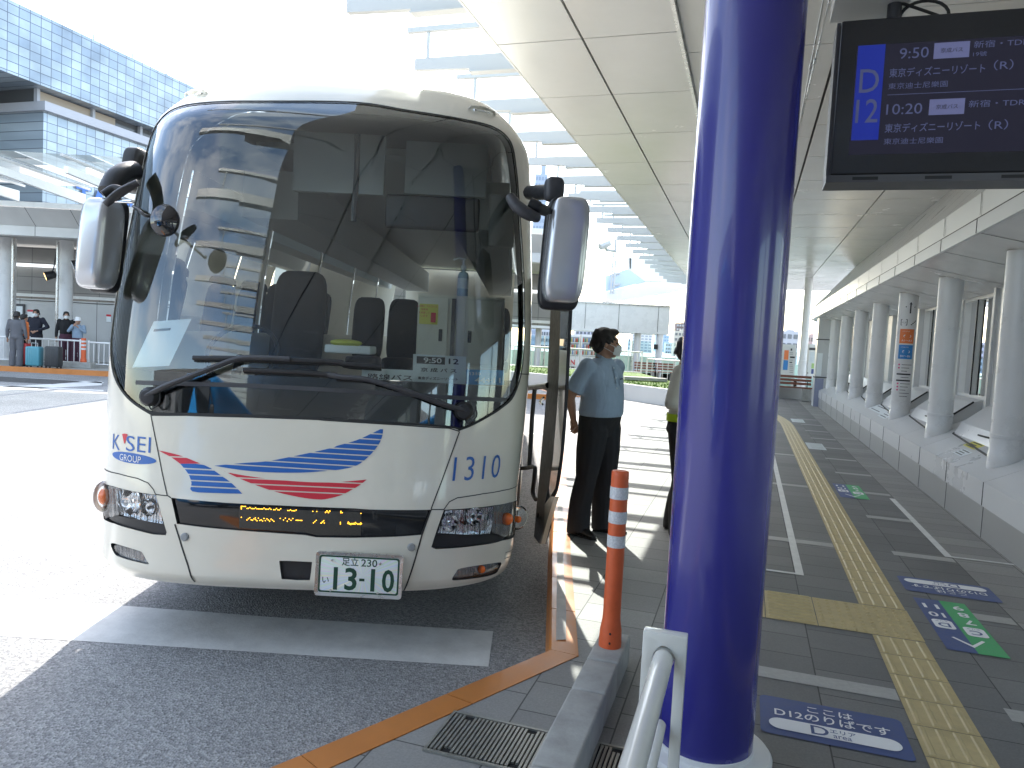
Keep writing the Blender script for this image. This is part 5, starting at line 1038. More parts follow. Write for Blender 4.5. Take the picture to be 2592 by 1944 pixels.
MB().lathe([(.035, .05), (.035, .115)], bt, 20, cap=False).build('label', M['paper'], sb_, True); pmb = MB().lathe([(.016, .17), (.016, .195), (.007, .2), (.007, .235)], bt, 14); pmb.tube([bt + (.01, 0, .235), bt + (-.03, -.02, .24), bt + (-.062, -.04, .225)], .006, 8); pmb.build('pump', M['white_ink'], sb_, True)
# cards behind the glass
def card(px4, off, name, m, label, cat, texts, ink='ink'):
    c = [SO(onbus(*p), off) for p in px4]; c[2] = c[1] + c[3] - c[0]; ex = c[1] - c[0]; ey = c[3] - c[0]; mb = MB().add(c, [(0, 1, 2, 3)]); o = tag(mb.build(name, m), label, cat, 'cards behind the bus windscreen')
    n = np.cross(ex, ey); n /= np.linalg.norm(n); n = n if n[1] < 0 else -n; W_, H_ = np.linalg.norm(ex), np.linalg.norm(ey)
    if texts:
        for ik in set(t[5] for t in texts):
            t_ = MB()
            for s, u, v, w__, h__, ik2 in texts:
                if ik2 != ik: continue
                f = plane_map(c[0] + n * (.006 if s != '#' and ik != 'ink' else .003), ex / W_, ey / H_)
                if s == '#': t_.add(f([(u * W_ - w__ * W_ / 2, v * H_ - h__ * H_ / 2), (u * W_ + w__ * W_ / 2, v * H_ - h__ * H_ / 2), (u * W_ + w__ * W_ / 2, v * H_ + h__ * H_ / 2), (u * W_ - w__ * W_ / 2, v * H_ + h__ * H_ / 2)]), [(0, 1, 2, 3)])
                else: put_text(t_, s, f, u * W_, v * H_, w=w__ * W_, h=h__ * H_, weight=.015)
            t_.build('print', M[ik], o)
card([F2((1085, 515)), F2((1700, 540)), F2((1692, 238)), F2((1092, 195))], -.03, 'departure_card', M['paper'], 'white card reading 9:50 and 12 behind the bus windscreen', 'card', [('#', .33, .80, .53, .26, 'ink'), ('9:50', .36, .80, .34, .19, 'white_ink'), ('12', .76, .80, .19, .2, 'ink'), ('京 成 バ ス', .48, .46, .68, .15, 'ink'), ('東京ディズニーリゾート', .47, .16, .75, .11, 'ink')])
card([F2((500, 478)), F2((1150, 505)), F2((1140, 355)), F2((505, 352))], -.036, 'route_card', M['paper'], 'low white card with bold black characters behind the bus windscreen', 'card', [('路線バス', .5, .28, .8, .5, 'ink')])
M['sky_blue'] = mat('sky blue card', (.05, .30, .62), .5); card([F2((1705, 545)), F2((2150, 552)), F2((2145, 405)), F2((1705, 372))], -.028, 'seat_card', M['sky_blue'], 'sky blue card with white numbers in the corner of the bus windscreen', 'card', [('1310', .21, .72, .28, .2, 'white_ink'), ('44+11', .54, .3, .68, .36, 'white_ink')])
card([A1((232, 1510)), A1((440, 1500)), A1((535, 1275)), A1((355, 1262))], -.05, 'clipboard', M['paper'], 'white sheet on a clipboard behind the bus windscreen by the driver', 'clipboard', [('#', .35, .8, .45, .05, 'ink')])
yc = np.array(dp(880, 860, 4.5)); mb = MB().rbox(yc + (0, .1, -.06), (.28, .2, .05), .01); mb.build('tray', M['white_ink'], bus); o = superbox(yc + (-.02, .05, -.02), (.10, .06, .022), upright(), .9, 16, 8).build('yellow_cloth', mat('yellow cloth', (.6, .6, .1), .9), None, True); tag(o, 'crumpled yellow cloth lying on the bus dashboard', 'cloth')

# second coach parked behind the camera: seen as the blue patch mirrored low in the windscreen
M['coach_blue'] = mat('bright blue coach paint', (.03, .26, .62), .25, coat=.5)
pb2 = thing('parked_coach', 'bright blue coach with white cloud pictures mirrored in the bus windscreen', 'bus', (-6.4, -4, 0)); c_ = np.array((-6.4, -8.6, 1.75))
o = superbox(c_, (1.25, 5.2, 1.42), upright(), .22, 40, 24).build('body', M['coach_blue'], pb2, True, angle=180)
MB().rbox(c_ + (0, 5.16, .45), (2.1, .06, 1.3), .1).build('windscreen', M['gloss_black'], pb2, True)
for dx, dz, sx, sz in ((-.5, -.75, .35, .16), (-.2, -.68, .3, .2), (.5, -.95, .4, .15), (.3, -.5, .3, .1)): superbox(c_ + (dx, 5.19, dz), (sx, .02, sz), upright(), 1., 20, 10).build('cloud_picture', M['white_ink'], pb2, True)
for sx in (-1, 1): superbox(c_ + (sx * 1.35, 5.4, .3), (.12, .06, .28), upright(), .4).build('mirror', M['black_plastic'], pb2, True); MB().tube([c_ + (sx * 1.0, 5.1, .9), c_ + (sx * 1.35, 5.4, .6)], .03, 8).build('mirror_arm', M['black_plastic'], pb2)
for yy in (-6, -12):
    for sx in (-1, 1): MB().lathe([(.3, -.13), (.48, -.13), (.5, 0), (.48, .13), (.3, .13)], (-6.4 + sx * 1.1, yy, .5), 24, ((0, 1, 0), (0, 0, 1), (1, 0, 0))).build('wheel', M['rubber'], pb2, True)
# ---------------------------------------------------------------- people
def cloth(name, c, rough=.85, fold=(9, .5, .02)):
    m = mat(name, c, rough, noise=(6, .08, 0)); n = m.node_tree.nodes; l = m.node_tree.links; t = n.new('ShaderNodeTexCoord'); mp_ = n.new('ShaderNodeMapping'); mp_.inputs['Scale'].default_value = (1, 1, .45); mp_.inputs['Rotation'].default_value = (.5, .4, 0)
    x = n.new('ShaderNodeTexNoise'); x.inputs['Scale'].default_value = fold[0]; x.inputs['Detail'].default_value = 2; x.inputs['Distortion'].default_value = 1.2
    b = n.new('ShaderNodeBump'); b.inputs['Strength'].default_value = fold[1]; b.inputs['Distance'].default_value = fold[2]
    l.new(t.outputs['Object'], mp_.inputs['Vector']); l.new(mp_.outputs['Vector'], x.inputs['Vector']); l.new(x.outputs['Fac'], b.inputs['Height']); l.new(b.outputs['Normal'], n['Principled BSDF'].inputs['Normal']); return m
M['skin'] = mat('skin', (.42, .24, .16), .5, noise=(12, .08, .05)); M['hair'] = mat('dark hair', (.018, .014, .012), .55, noise=(60, .5, .1)); M['mask'] = mat('white face mask', (.68, .70, .68), .8)
M['shirt_blue'] = cloth('pale blue shirt', (.34, .44, .56)); M['trousers_dark'] = cloth('dark trousers', (.020, .019, .021), .8); M['shoe'] = mat('black shoe', (.015, .014, .014), .3); M['shirt_beige'] = cloth('pale beige shirt', (.52, .49, .42)); M['lime'] = mat('lime band', (.45, .62, .02), .6)
def ell(mb, c, r, n=16, m=10, rx=None):
    V = []; F = []
    for i in range(m + 1):
        t = -math.pi / 2 + math.pi * i / m
        for k in range(n): p = 2 * math.pi * k / n; V.append(np.array(c) + (r[0] * math.cos(t) * math.cos(p), r[1] * math.cos(t) * math.sin(p), r[2] * math.sin(t)))
    for i in range(m):
        for k in range(n): F.append((i * n + k, i * n + (k + 1) % n, (i + 1) * n + (k + 1) % n, (i + 1) * n + k))
    return mb.add(V, F)
def limb(mb, pts, rs, n=14):
    P = catmull(pts, 4); t = np.linspace(0, len(pts) - 1, len(P)); r = np.interp(t, range(len(rs)), [q if np.isscalar(q) else q[0] for q in rs]); r2 = np.interp(t, range(len(rs)), [q if np.isscalar(q) else q[1] for q in rs])
    mb.tube(list(P), list(zip(r, r2)), n); ell(mb, P[0], (r[0],) * 3, 12, 8); ell(mb, P[-1], (r[-1],) * 3, 12, 8)
def loftz(mb, rows, n=28, e=2.3):
    """stacked oval sections: (z, cx, cy, rx, ry)"""
    V = []; F = []
    for z, cx, cy, rx, ry in rows:
        for k in range(n):
            p = 2 * math.pi * k / n; c, s = math.cos(p), math.sin(p); V.append((cx + rx * np.sign(c) * abs(c) ** (2 / e), cy + ry * np.sign(s) * abs(s) ** (2 / e), z))
    for i in range(len(rows) - 1):
        for k in range(n): F.append((i * n + k, i * n + (k + 1) % n, (i + 1) * n + (k + 1) % n, (i + 1) * n + k))
    F.append(tuple(range(n))[::-1]); F.append(tuple((len(rows) - 1) * n + k for k in range(n))); return mb.add(V, F)
def rotz(p, a, c=(0, 0)):
    p = np.array(p, float); x, y = p[0] - c[0], p[1] - c[1]; return np.array([c[0] + x * math.cos(a) - y * math.sin(a), c[1] + x * math.sin(a) + y * math.cos(a), p[2]])
def hand(mb, wrist, d, side, palm_n):
    """palm, four curled fingers of unequal length and a thumb"""
    d = np.array(d, float); d /= np.linalg.norm(d); pn = np.array(palm_n, float); pn -= d * (pn @ d); pn /= np.linalg.norm(pn); s = np.cross(d, pn) * side; w = np.array(wrist, float)
    mb.tube([w, w + d * .03, w + d * .085], [(.026, .018), (.036, .015), (.038, .013)], 12); 
    for k, L_ in enumerate((.065, .075, .07, .055)):
        b = w + d * .08 + s * (.027 - .018 * k); mb.tube([b, b + d * L_ * .45 + pn * .006, b + d * L_ * .8 + pn * .02, b + d * L_ * .95 + pn * .036], [.0085, .008, .0075, .006], 8)
    b = w + d * .03 + s * .03; mb.tube([b, b + d * .025 + s * .02, b + d * .055 + s * .022 + pn * .008], [.011, .0095, .008], 8)
def person(label, loc, yaw, h=1.7, arms=None, head_yaw=0., head_pitch=0., legs=None, shirt='shirt_blue', trousers='trousers_dark', sleeve='short', mask=True, hair_long=0., jacket=False, group=None, vox=.011, hat=None, stout=1., skirt=False, shoes='shoe'):
    k = h / 1.7; root = thing('person', label, 'person', loc, group); root.rotation_euler = (0, 0, yaw)
    arms = arms or {}; legs = legs or {}
    sh = {s: np.array((s * .185 * stout, .01, 1.395)) for s in (-1, 1)}
    el_ = {s: np.array(arms.get('e%d' % s, (s * .25, .03, 1.12))) for s in (-1, 1)}; wr = {s: np.array(arms.get('w%d' % s, (s * .27, -.02, .86))) for s in (-1, 1)}
    hip = {s: np.array((s * .09, .0, .90)) for s in (-1, 1)}; kn = {s: np.array(legs.get('k%d' % s, (s * .10, -.015, .48))) for s in (-1, 1)}; an = {s: np.array(legs.get('a%d' % s, (s * .105, .02, .08))) for s in (-1, 1)}; fd = {s: legs.get('f%d' % s, s * .25) for s in (-1, 1)}
    H = np.array((0, -.015, 1.572))
    def hd(p):
        p = np.array(p, float); c, s = math.cos(head_pitch), math.sin(head_pitch); p = np.array([p[0], p[1] * c - p[2] * s, p[1] * s + p[2] * c]); return rotz(p, head_yaw) + H
    b = MB()
    loftz(b, [(.84, 0, .0, .12, .09), (.92, 0, .005, .165 * stout, .115), (1.0, 0, 0, .15 * stout, .105 * stout), (1.1, 0, -.005, .145 * stout, .105 * stout), (1.25, 0, 0, .165 * stout, .115), (1.36, 0, .01, .17, .095), (1.43, 0, .015, .09, .065)])
    limb(b, [(0, .018, 1.40), (0, .012, 1.47), (0, .004, 1.53)], [.068, .062, .060])
    for s in (-1, 1):
        limb(b, [sh[s], (sh[s] + el_[s]) / 2, el_[s]], [.054, .047, .038]); limb(b, [el_[s], el_[s] * .6 + wr[s] * .4, wr[s]], [.038, .037, .025])
        d = wr[s] - el_[s]; hand(b, wr[s], d, s, arms.get('p%d' % s, (0, -1, .1)))
        limb(b, [hip[s], (hip[s] + kn[s]) / 2, kn[s]], [.085, .07, .052]); limb(b, [kn[s], kn[s] * .7 + an[s] * .3 + (0, .02, 0), an[s]], [.05, .052, .034])
    # head
    hm = MB(); ell(hm, (0, .012, .03), (.075, .092, .085)); ell(hm, (0, -.03, -.035), (.058, .062, .072)); ell(hm, (0, -.06, -.085), (.032, .03, .026)); ell(hm, (0, -.075, .035), (.05, .022, .02)); hm.tube([(0, -.088, .02), (0, -.105, -.01), (0, -.112, -.024)], [.009, .012, .014], 8)
    for s in (-1, 1):
        ell(hm, (s * .014, -.098, -.027), (.009, .01, .008)); ell(hm, (s * .078, .015, -.005), (.010, .02, .032)); ell(hm, (s * .04, -.065, -.02), (.025, .025, .02)); 
    ell(hm, (0, -.088, -.055), (.024, .012, .006)); ell(hm, (0, -.086, -.066), (.022, .012, .007))
    b.add([hd(p) for p in hm.v], hm.f)
    sc = lambda mb: setattr(mb, 'v', [tuple(np.array(p) * k) for p in mb.v]) or mb
    body = link('body', bake(sc(b), vox, 3, 'body'), M['skin'], root, True)
    ey = MB(); [ell(ey, hd((s * .031, -.088, .008)), (.011, .006, .006), 10, 6) for s in (-1, 1)]; 
    o = ey_o = None
    mb = sc(ey); me = bpy.data.meshes.new('eyes'); me.from_pydata(mb.v, [], mb.f); link('eyes', me, M['ink'], body, True)
    # shirt
    s_ = MB(); z_hem = .98 if not jacket else .80
    rows = [(z_hem, 0, .0, .172 * stout, .128 * stout), (1.02, 0, -.004, .180 * stout, .135 * stout), (1.1, 0, -.008, .172 * stout, .132 * stout), (1.25, 0, -.004, .185 * stout, .132), (1.34, 0, .006, .192 * stout, .118), (1.41, 0, .012, .150, .09), (1.455, 0, .012, .075, .07)]
    loftz(s_, rows)
    for s in (-1, 1):
        if sleeve == 'short':
            q = sh[s] + (el_[s] - sh[s]) * .80; limb(s_, [sh[s] + (-s * .01, 0, -.01), (sh[s] + q) / 2], [.070, .070]); s_.tube([(sh[s] + q) / 2, q], [.072, .078], 14)
        else:
            limb(s_, [sh[s], (sh[s] + el_[s]) / 2, el_[s]], [.068, .060, .052]); s_.tube([el_[s], el_[s] * .5 + wr[s] * .5, el_[s] * .06 + wr[s] * .94], [.052, .048, .038], 14)
    shirt_o = link('jacket' if jacket else 'shirt', bake(sc(s_), vox, 3, 'shirt'), M[shirt], root, True)
    # collar, trousers, shoes
    c_ = MB(); 
    for s in (-1, 1): c_.add([(s * .0, -.062, 1.425), (s * .05, -.075, 1.405), (s * .075, -.02, 1.45), (s * .06, .05, 1.475), (0, .075, 1.48), (0, .066, 1.50), (s * .055, .04, 1.497), (s * .062, -.02, 1.475), (s * .008, -.06, 1.44)], [(0, 1, 2, 7, 8), (2, 3, 6, 7), (3, 4, 5, 6)])
    me = sc(c_); c2 = bpy.data.meshes.new('collar'); c2.from_pydata(me.v, [], me.f); link('collar', c2, M[shirt], shirt_o)
    t_ = MB()
    if not skirt:
        loftz(t_, [(.82, 0, 0, .14, .10), (.90, 0, .01, .182 * stout, .132), (.97, 0, .002, .172 * stout, .128 * stout), (1.03, 0, -.002, .165 * stout, .122 * stout)])
        for s in (-1, 1):
            limb(t_, [hip[s] + (0, 0, -.02), (hip[s] + kn[s]) / 2, kn[s]], [.108 * stout, .099 * stout, .088]); t_.tube(list(catmull([kn[s], (kn[s] + an[s]) / 2 + (0, .015, 0), an[s] + (0, .0, .0), an[s] + (0, -.005, -.055)], 3)), list(np.linspace(.088, .100, 10)), 16)
    else: loftz(t_, [(.45, 0, 0, .2, .17), (.7, 0, 0, .19, .15), (.92, 0, .005, .18, .125), (1.02, 0, 0, .155, .115)])
    tro = link('trousers' if not skirt else 'skirt', bake(sc(t_), vox, 3, 'trousers'), M[trousers], root, True)
    for s in (-1, 1):
        f = MB(); f0 = an[s]; rot = fd[s]; pts = [(0, .055, .045), (0, .03, .05), (0, -.03, .052), (0, -.10, .038), (0, -.165, .028)]; R_ = [(.034, .04), (.038, .046), (.041, .045), (.046, .032), (.034, .022)]
        P = [rotz(p, rot) + (f0[0], f0[1], f0[2] - .08) for p in pts]; f.tube(P, R_, 16); ell(f, P[0], (.035, .035, .04)); ell(f, P[-1], (.034, .034, .022))
        sl = MB(); sl.add([rotz(p, rot) + (f0[0], f0[1], f0[2] - .08) for p in ([(x_, y_, z_) for z_ in (.0, .014) for x_, y_ in ((-.036, .08), (.036, .08), (.047, -.08), (.036, -.18), (0, -.205), (-.036, -.18), (-.047, -.08))])], [tuple(range(7))[::-1], tuple(range(7, 14))] + [(i, (i + 1) % 7, 7 + (i + 1) % 7, 7 + i) for i in range(7)])
        so2 = link('shoe', bake(sc(f), vox * .8, 2, 'shoe'), M[shoes], root, True); q = sc(sl); me = bpy.data.meshes.new('sole'); me.from_pydata(q.v, [], q.f); link('sole', me, M['rubber'], so2)
    # hair
    if hat is None or hair_long:
        g = MB(); ell(g, (0, .025, .055), (.086, .098, .082)); ell(g, (0, .06, .0), (.08, .062, .085)); ell(g, (0, -.045, .095), (.07, .055, .032))
        r_ = random.Random(3)
        for i in range(90):
            a = r_.uniform(-2.6, 2.6); t = r_.uniform(0, 1); a0 = a + math.pi / 2
            z0 = .12 - .1 * t; c = np.array((.08 * math.cos(a0) * (1 - .3 * (1 - t)), .02 + .095 * math.sin(a0) * (1 - .3 * (1 - t)), z0)); front = math.sin(a0) < -.25
            d = np.array((math.cos(a0) * .022, math.sin(a0) * .025, -.045 - .03 * r_.random() if not front else -.028)); g.tube([c, c + d * .6 + (0, 0, .005), c + d], [.014, .011, .003], 6)
        if hair_long: ell(g, (0, .06, -.10), (.075, .045, .14))
        g.v = [hd(p) for p in g.v]; link('hair', bake(sc(g), vox * .8, 1, 'hair'), M['hair'], root, True)
    if hat:
        g = MB(); g.lathe([(.001, .165), (.06, .16), (.092, .12), (.098, .06), (.14, .03), (.142, .022), (.096, .05)], (0, .01, 0), 24, cap=False); g.v = [hd(p) for p in g.v]; q = sc(g); me = bpy.data.meshes.new('hat'); me.from_pydata(q.v, [], q.f); link('hat', me, M[hat], root, True)
    if mask:
        g = MB(); V = []; nx, nz = 13, 9
        for j in range(nz):
            for i in range(nx):
                u = i / (nx - 1) * 2 - 1; w = j / (nz - 1) * 2 - 1; x_ = u * .066; ridge = math.exp(-(u * 2.2) ** 2)
                V.append((x_, -.118 + .055 * abs(u) ** 2.0 - .010 * ridge * (1 - w * w) + .010 * max(0, -w) + .004 * math.sin(w * 9) * .4, -.050 + w * (.048 - .016 * abs(u) ** 2)))
        g.add(V, [(j * nx + i, j * nx + i + 1, (j + 1) * nx + i + 1, (j + 1) * nx + i) for j in range(nz - 1) for i in range(nx - 1)])
        for s in (-1, 1): g.tube([(s * .064, -.066, -.02), (s * .074, -.02, .0), (s * .082, .02, .015)], .0022, 5); g.tube([(s * .064, -.066, -.075), (s * .074, -.02, -.05), (s * .082, .022, -.03)], .0022, 5)
        g.v = [hd(p) for p in g.v]; q = sc(g); me = bpy.data.meshes.new('face_mask'); me.from_pydata(q.v, [], q.f); link('face_mask', me, M['mask'], root, True)
    return root, k
behind = {'e-1': (-.265, .12, 1.13), 'w-1': (-.10, .20, .93), 'e1': (.265, .12, 1.13), 'w1': (.08, .21, .91), 'p-1': (0, 1, 0), 'p1': (0, 1, 0)}
fx = gp(1500, 1352, .12)
drv, kd = person('person in a pale blue short-sleeved shirt and white mask standing with hands behind the back', (.735, 6.02, .12), R(48), 1.69, behind, head_yaw=R(38), legs={'a-1': (-.135, .06, .08), 'k-1': (-.12, .02, .48), 'a1': (.125, .0, .08), 'k1': (.115, -.01, .48), 'f-1': -.15, 'f1': .55}, stout=1.17, vox=.009)
# shirt details of the driver: placket, pocket, belt, badge
def on_person(root, mb, name, m, parent):
    me = bpy.data.meshes.new(name); me.from_pydata(mb.v, [], mb.f); return link(name, me, m, parent, False)
shirt_obj = [c for c in drv.children if c.name.startswith('shirt')][0]
mb = MB()
def chest(x, z):
    """front surface of the shirt"""
    rows = [(.98, .182, .136), (1.1, .182, .141), (1.25, .196, .138), (1.34, .203, .116), (1.41, .15, .085)]
    zz = [r[0] for r in rows]; rx = np.interp(z, zz, [r[1] for r in rows]); ry = np.interp(z, zz, [r[2] for r in rows]); return np.array((x, -ry * max(0, 1 - abs(x / rx) ** 2.3) ** (1 / 2.3) - .004, z)) * kd
pl_ = [(-.012, z) for z in np.linspace(1.0, 1.40, 10)] + [(.012, z) for z in np.linspace(1.40, 1.0, 10)]
V = [chest(x, z) for x, z in pl_]; mb.add(V, [(i, i + 1, 18 - i, 19 - i) for i in range(9)])
for cx in (-.095, .095):
    g_ = [(cx + dx, z) for z in (1.17, 1.21, 1.25, 1.29) for dx in (-.05, -.025, 0, .025, .05)]; mb.add([chest(x, z) + (0, -.001, 0) for x, z in g_], [(j * 5 + i, j * 5 + i + 1, j * 5 + i + 6, j * 5 + i + 5) for j in range(3) for i in range(4)])
on_person(drv, mb, 'pocket', M['shirt_blue'], shirt_obj)
mb = MB(); [ell(mb, chest(0, z), (.006, .004, .006), 8, 6) for z in (1.06, 1.14, 1.22, 1.30, 1.38)]; on_person(drv, mb, 'button', M['paper'], shirt_obj)
mb = MB(); mb.add([chest(x, z) + (0, -.003, 0) for x, z in ((.06, 1.285), (.13, 1.285), (.13, 1.298), (.06, 1.298))], [(0, 1, 2, 3)]); on_person(drv, mb, 'name_badge', M['ink'], shirt_obj)
front = {'e-1': (-.34, .03, 1.14), 'w-1': (-.10, -.17, 1.08), 'e1': (.27, .0, 1.12), 'w1': (.08, -.18, 1.06), 'p-1': (0, 1, 0), 'p1': (0, 1, 0)}
gd, kg = person('person in a pale beige shirt and lime waist band half hidden by the blue column', (1.46, 6.2, .12), R(62), 1.66, front, legs={'a-1': (-.13, -.06, .08), 'k-1': (-.12, -.05, .48), 'a1': (.12, .06, .08), 'f-1': -.3}, head_yaw=R(10), shirt='shirt_beige', sleeve='long', vox=.010)
mb = MB(); n = 40; V = []
for z in (.975, 1.04):
    for i in range(n): p = 2 * math.pi * i / n; V.append((.186 * np.sign(math.cos(p)) * abs(math.cos(p)) ** .87 * kg, .143 * np.sign(math.sin(p)) * abs(math.sin(p)) ** .87 * kg, z * kg))
mb.add(V, [(i, (i + 1) % n, n + (i + 1) % n, n + i) for i in range(n)]); on_person(gd, mb, 'lime_band', M['lime'], gd)
# ---------------------------------------------------------------- far things
def slab(mb, x0, y0, x1, y1, Y, depth):
    """box whose front face fills a photo rectangle at distance Y"""
    xm, ym = (x0 + x1) / 2, (y0 + y1) / 2; a, b = dp(x0, ym, Y), dp(x1, ym, Y); c, d = dp(xm, y0, Y), dp(xm, y1, Y)
    mb.box(((a[0] + b[0]) / 2, Y + depth / 2, (c[2] + d[2]) / 2), (abs(b[0] - a[0]), depth, abs(c[2] - d[2]))); return mb
def gridmat(name, c1, c2, line, bw, rh, mortar, rough=.25, metal=0., ang=0., horiz='X'):
    m = mat(name, c1, rough, metal); n = m.node_tree.nodes; l = m.node_tree.links; t = n.new('ShaderNodeTexCoord'); mp_ = n.new('ShaderNodeMapping'); mp_.inputs['Rotation'].default_value = (0, 0, ang); l.new(t.outputs['Object'], mp_.inputs['Vector'])
    s = n.new('ShaderNodeSeparateXYZ'); l.new(mp_.outputs['Vector'], s.inputs[0]); c = n.new('ShaderNodeCombineXYZ'); l.new(s.outputs[horiz], c.inputs['X']); l.new(s.outputs['Z'], c.inputs['Y'])
    br = n.new('ShaderNodeTexBrick'); br.offset = 0; br.inputs['Scale'].default_value = 1; br.inputs['Brick Width'].default_value = bw; br.inputs['Row Height'].default_value = rh; br.inputs['Mortar Size'].default_value = mortar
    br.inputs['Color1'].default_value = tuple(c1) + (1,); br.inputs['Color2'].default_value = tuple(c2) + (1,); br.inputs['Mortar'].default_value = tuple(line) + (1,); l.new(c.outputs[0], br.inputs['Vector'])
    x = n.new('ShaderNodeTexNoise'); x.inputs['Scale'].default_value = .35; x.inputs['Detail'].default_value = 5; l.new(c.outputs[0], x.inputs['Vector']); mr = n.new('ShaderNodeMapRange'); mr.inputs['From Min'].default_value = .3; mr.inputs['From Max'].default_value = .7; mr.inputs['To Min'].default_value = .75; mr.inputs['To Max'].default_value = 1.2; l.new(x.outputs['Fac'], mr.inputs['Value'])
    mm = n.new('ShaderNodeMixRGB'); mm.blend_type = 'MULTIPLY'; mm.inputs['Fac'].default_value = 1; l.new(br.outputs['Color'], mm.inputs['Color1']); l.new(mr.outputs['Result'], mm.inputs['Color2']); l.new(mm.outputs['Color'], n['Principled BSDF'].inputs['Base Color']); return m
BB = -62.0
def Z1(x, y): return (x / 3.318, y / 3.318)
def fb_(x, y): q = Wi(wb(x, y, BB)); return q[0], q[2]
aL, zr = fb_(*Z1(60, 0)); aR, zr2 = fb_(*Z1(1740, 775)); zroof = (zr + zr2) / 2; aEnd = fb_(700, 400)[0]
z_lo = (fb_(*Z1(100, 628))[1] + fb_(*Z1(1200, 1032))[1]) / 2; z_b1 = (fb_(*Z1(400, 862))[1] + fb_(*Z1(1240, 1150))[1]) / 2; aC = fb_(*Z1(392, 1100))[0]; pane_w = fb_(*Z1(535, 200))[0] - fb_(*Z1(455, 200))[0]
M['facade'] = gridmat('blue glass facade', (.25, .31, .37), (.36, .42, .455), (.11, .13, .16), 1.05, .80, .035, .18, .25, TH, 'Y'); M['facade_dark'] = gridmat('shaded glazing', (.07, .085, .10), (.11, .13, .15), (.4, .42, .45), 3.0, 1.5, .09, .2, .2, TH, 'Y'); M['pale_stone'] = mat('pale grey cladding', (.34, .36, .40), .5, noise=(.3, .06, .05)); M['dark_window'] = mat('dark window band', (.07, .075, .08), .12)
dep = thing('department_store', 'tall department store with pale blue glass grid facade above the bus shelter', 'building', W((aL + aEnd) / 2, BB, 0))
MB().wbox(aL - 70, aEnd + 40, BB - 30, BB, z_lo, zroof).build('upper_block', M['facade'], dep)
MB().wbox(aC, aEnd + 40, BB - 29, BB - .4, 0, z_b1 - .8).build('lower_block', M['facade'], dep); MB().wbox(aC - .3, aEnd + 40, BB - 29, BB + .1, z_b1 - .8, z_b1).build('cornice', M['pale_stone'], dep)
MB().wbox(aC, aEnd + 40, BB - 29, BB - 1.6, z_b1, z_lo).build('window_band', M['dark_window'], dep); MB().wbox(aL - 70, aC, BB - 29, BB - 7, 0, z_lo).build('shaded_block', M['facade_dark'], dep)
mb = MB(); z_ = 2.
mb2 = MB()
while z_ < z_lo: mb.wbox(aL - 70, aC - 9, BB - 6.9, BB - 6.5, z_, z_ + .22); z_ += 1.75
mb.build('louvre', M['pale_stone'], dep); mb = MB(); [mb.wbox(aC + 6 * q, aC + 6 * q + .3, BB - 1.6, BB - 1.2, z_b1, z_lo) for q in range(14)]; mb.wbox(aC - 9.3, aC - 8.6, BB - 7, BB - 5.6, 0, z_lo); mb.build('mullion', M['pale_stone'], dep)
mb = MB(); mb.wbox(aC + .5, aC + 9, BB - 1.55, BB - 1.5, z_b1 + .1, z_lo - .1); mb.build('lit_ceiling', M.setdefault('warm', mat('warm interior', (.34, .29, .23), .6)), dep); MB().wbox(aC + 15, aC + 24, BB - 1.55, BB - 1.5, z_b1 + .3, z_lo - .4).build('lit_ceiling', M['warm'], dep)
mb = MB(); c0 = fb_(*Z1(848, 1478)); put_text(mb, 'TAKASHIMAYA', lambda V: [np.array(W(c0[0] + p[0], BB - .2, c0[1] + p[1])) for p in V], 7.0, -2.4, h=2.1, weight=.02); mb.build('lettering', M['blue'], dep)
mb = MB(); 
for q in range(3): mb.wbox(aR - 14 + 5 * q, aR - 11 + 5 * q, BB - 6, BB - 3, zroof, zroof + .9 + .4 * (q % 2)); mb.tube([W(aR - 12 + 5 * q, BB - 4, zroof), W(aR - 12 + 5 * q, BB - 4, zroof + 2.2)], .08, 6)
mb.build('roof_plant', M['pale_stone'], dep)
# ---- bus shelter across the road
YS = 22.6; z_f = dp(100, 598, YS)[2]; z_g = dp(100, 574, YS)[2]; z_h = dp(100, 533, YS + .0)[2]; z_i = dp(100, 520, YS)[2]
M['shelter_panel'] = gridmat('shelter panels', (.56, .56, .55), (.60, .60, .58), (.15, .15, .15), 1.35, 9.3, .012, .35); M['shelter_dark'] = mat('shelter underside', (.34, .33, .32), .5, noise=(1, .06, .05))
shl = thing('bus_shelter', 'grey panelled bus shelter with glazed eaves across the road on the left', 'shelter', (-16, 25, 0)); X0, X1 = -26., 1.5
XW = -6.0
MB().box(((X0 + X1) / 2, YS + .2, (z_f + z_g) / 2), (X1 - X0, .4, z_g - z_f)).build('lower_fascia', M['shelter_panel'], shl); MB().add([(X0, YS + .05, z_g), (X1, YS + .05, z_g), (X1, YS - .5, z_h), (X0, YS - .5, z_h)], [(0, 1, 2, 3)]).build('sloping_soffit', M['shelter_panel'], shl)
MB().box(((X0 + X1) / 2, YS - .35, (z_h + z_i) / 2 + .02), (X1 - X0, .3, z_i - z_h)).build('upper_fascia', M['panel'], shl); MB().box(((X0 + X1) / 2, YS + 3.2, z_f + .35), (X1 - X0, 5.6, .5)).build('roof', M['shelter_dark'], shl)
bm_ = None
for q in range(12):
    x = -24.6 + 1.95 * q; zb = z_i + .02; mb = MB(); mb.prism([(x - .05, YS - .5, zb), (x - .05, YS - .5, zb + .30), (x - .05, YS - 4.6, zb + .28), (x - .05, YS - 4.6, zb + .12)], (.1, 0, 0)); o = mb.build('eave_beam', M['white_paint'], shl)
    MB().box((x, YS - 2.5, zb + .5), (.05, 4.6, .06)).build('purlin', M['frame_white'], o)
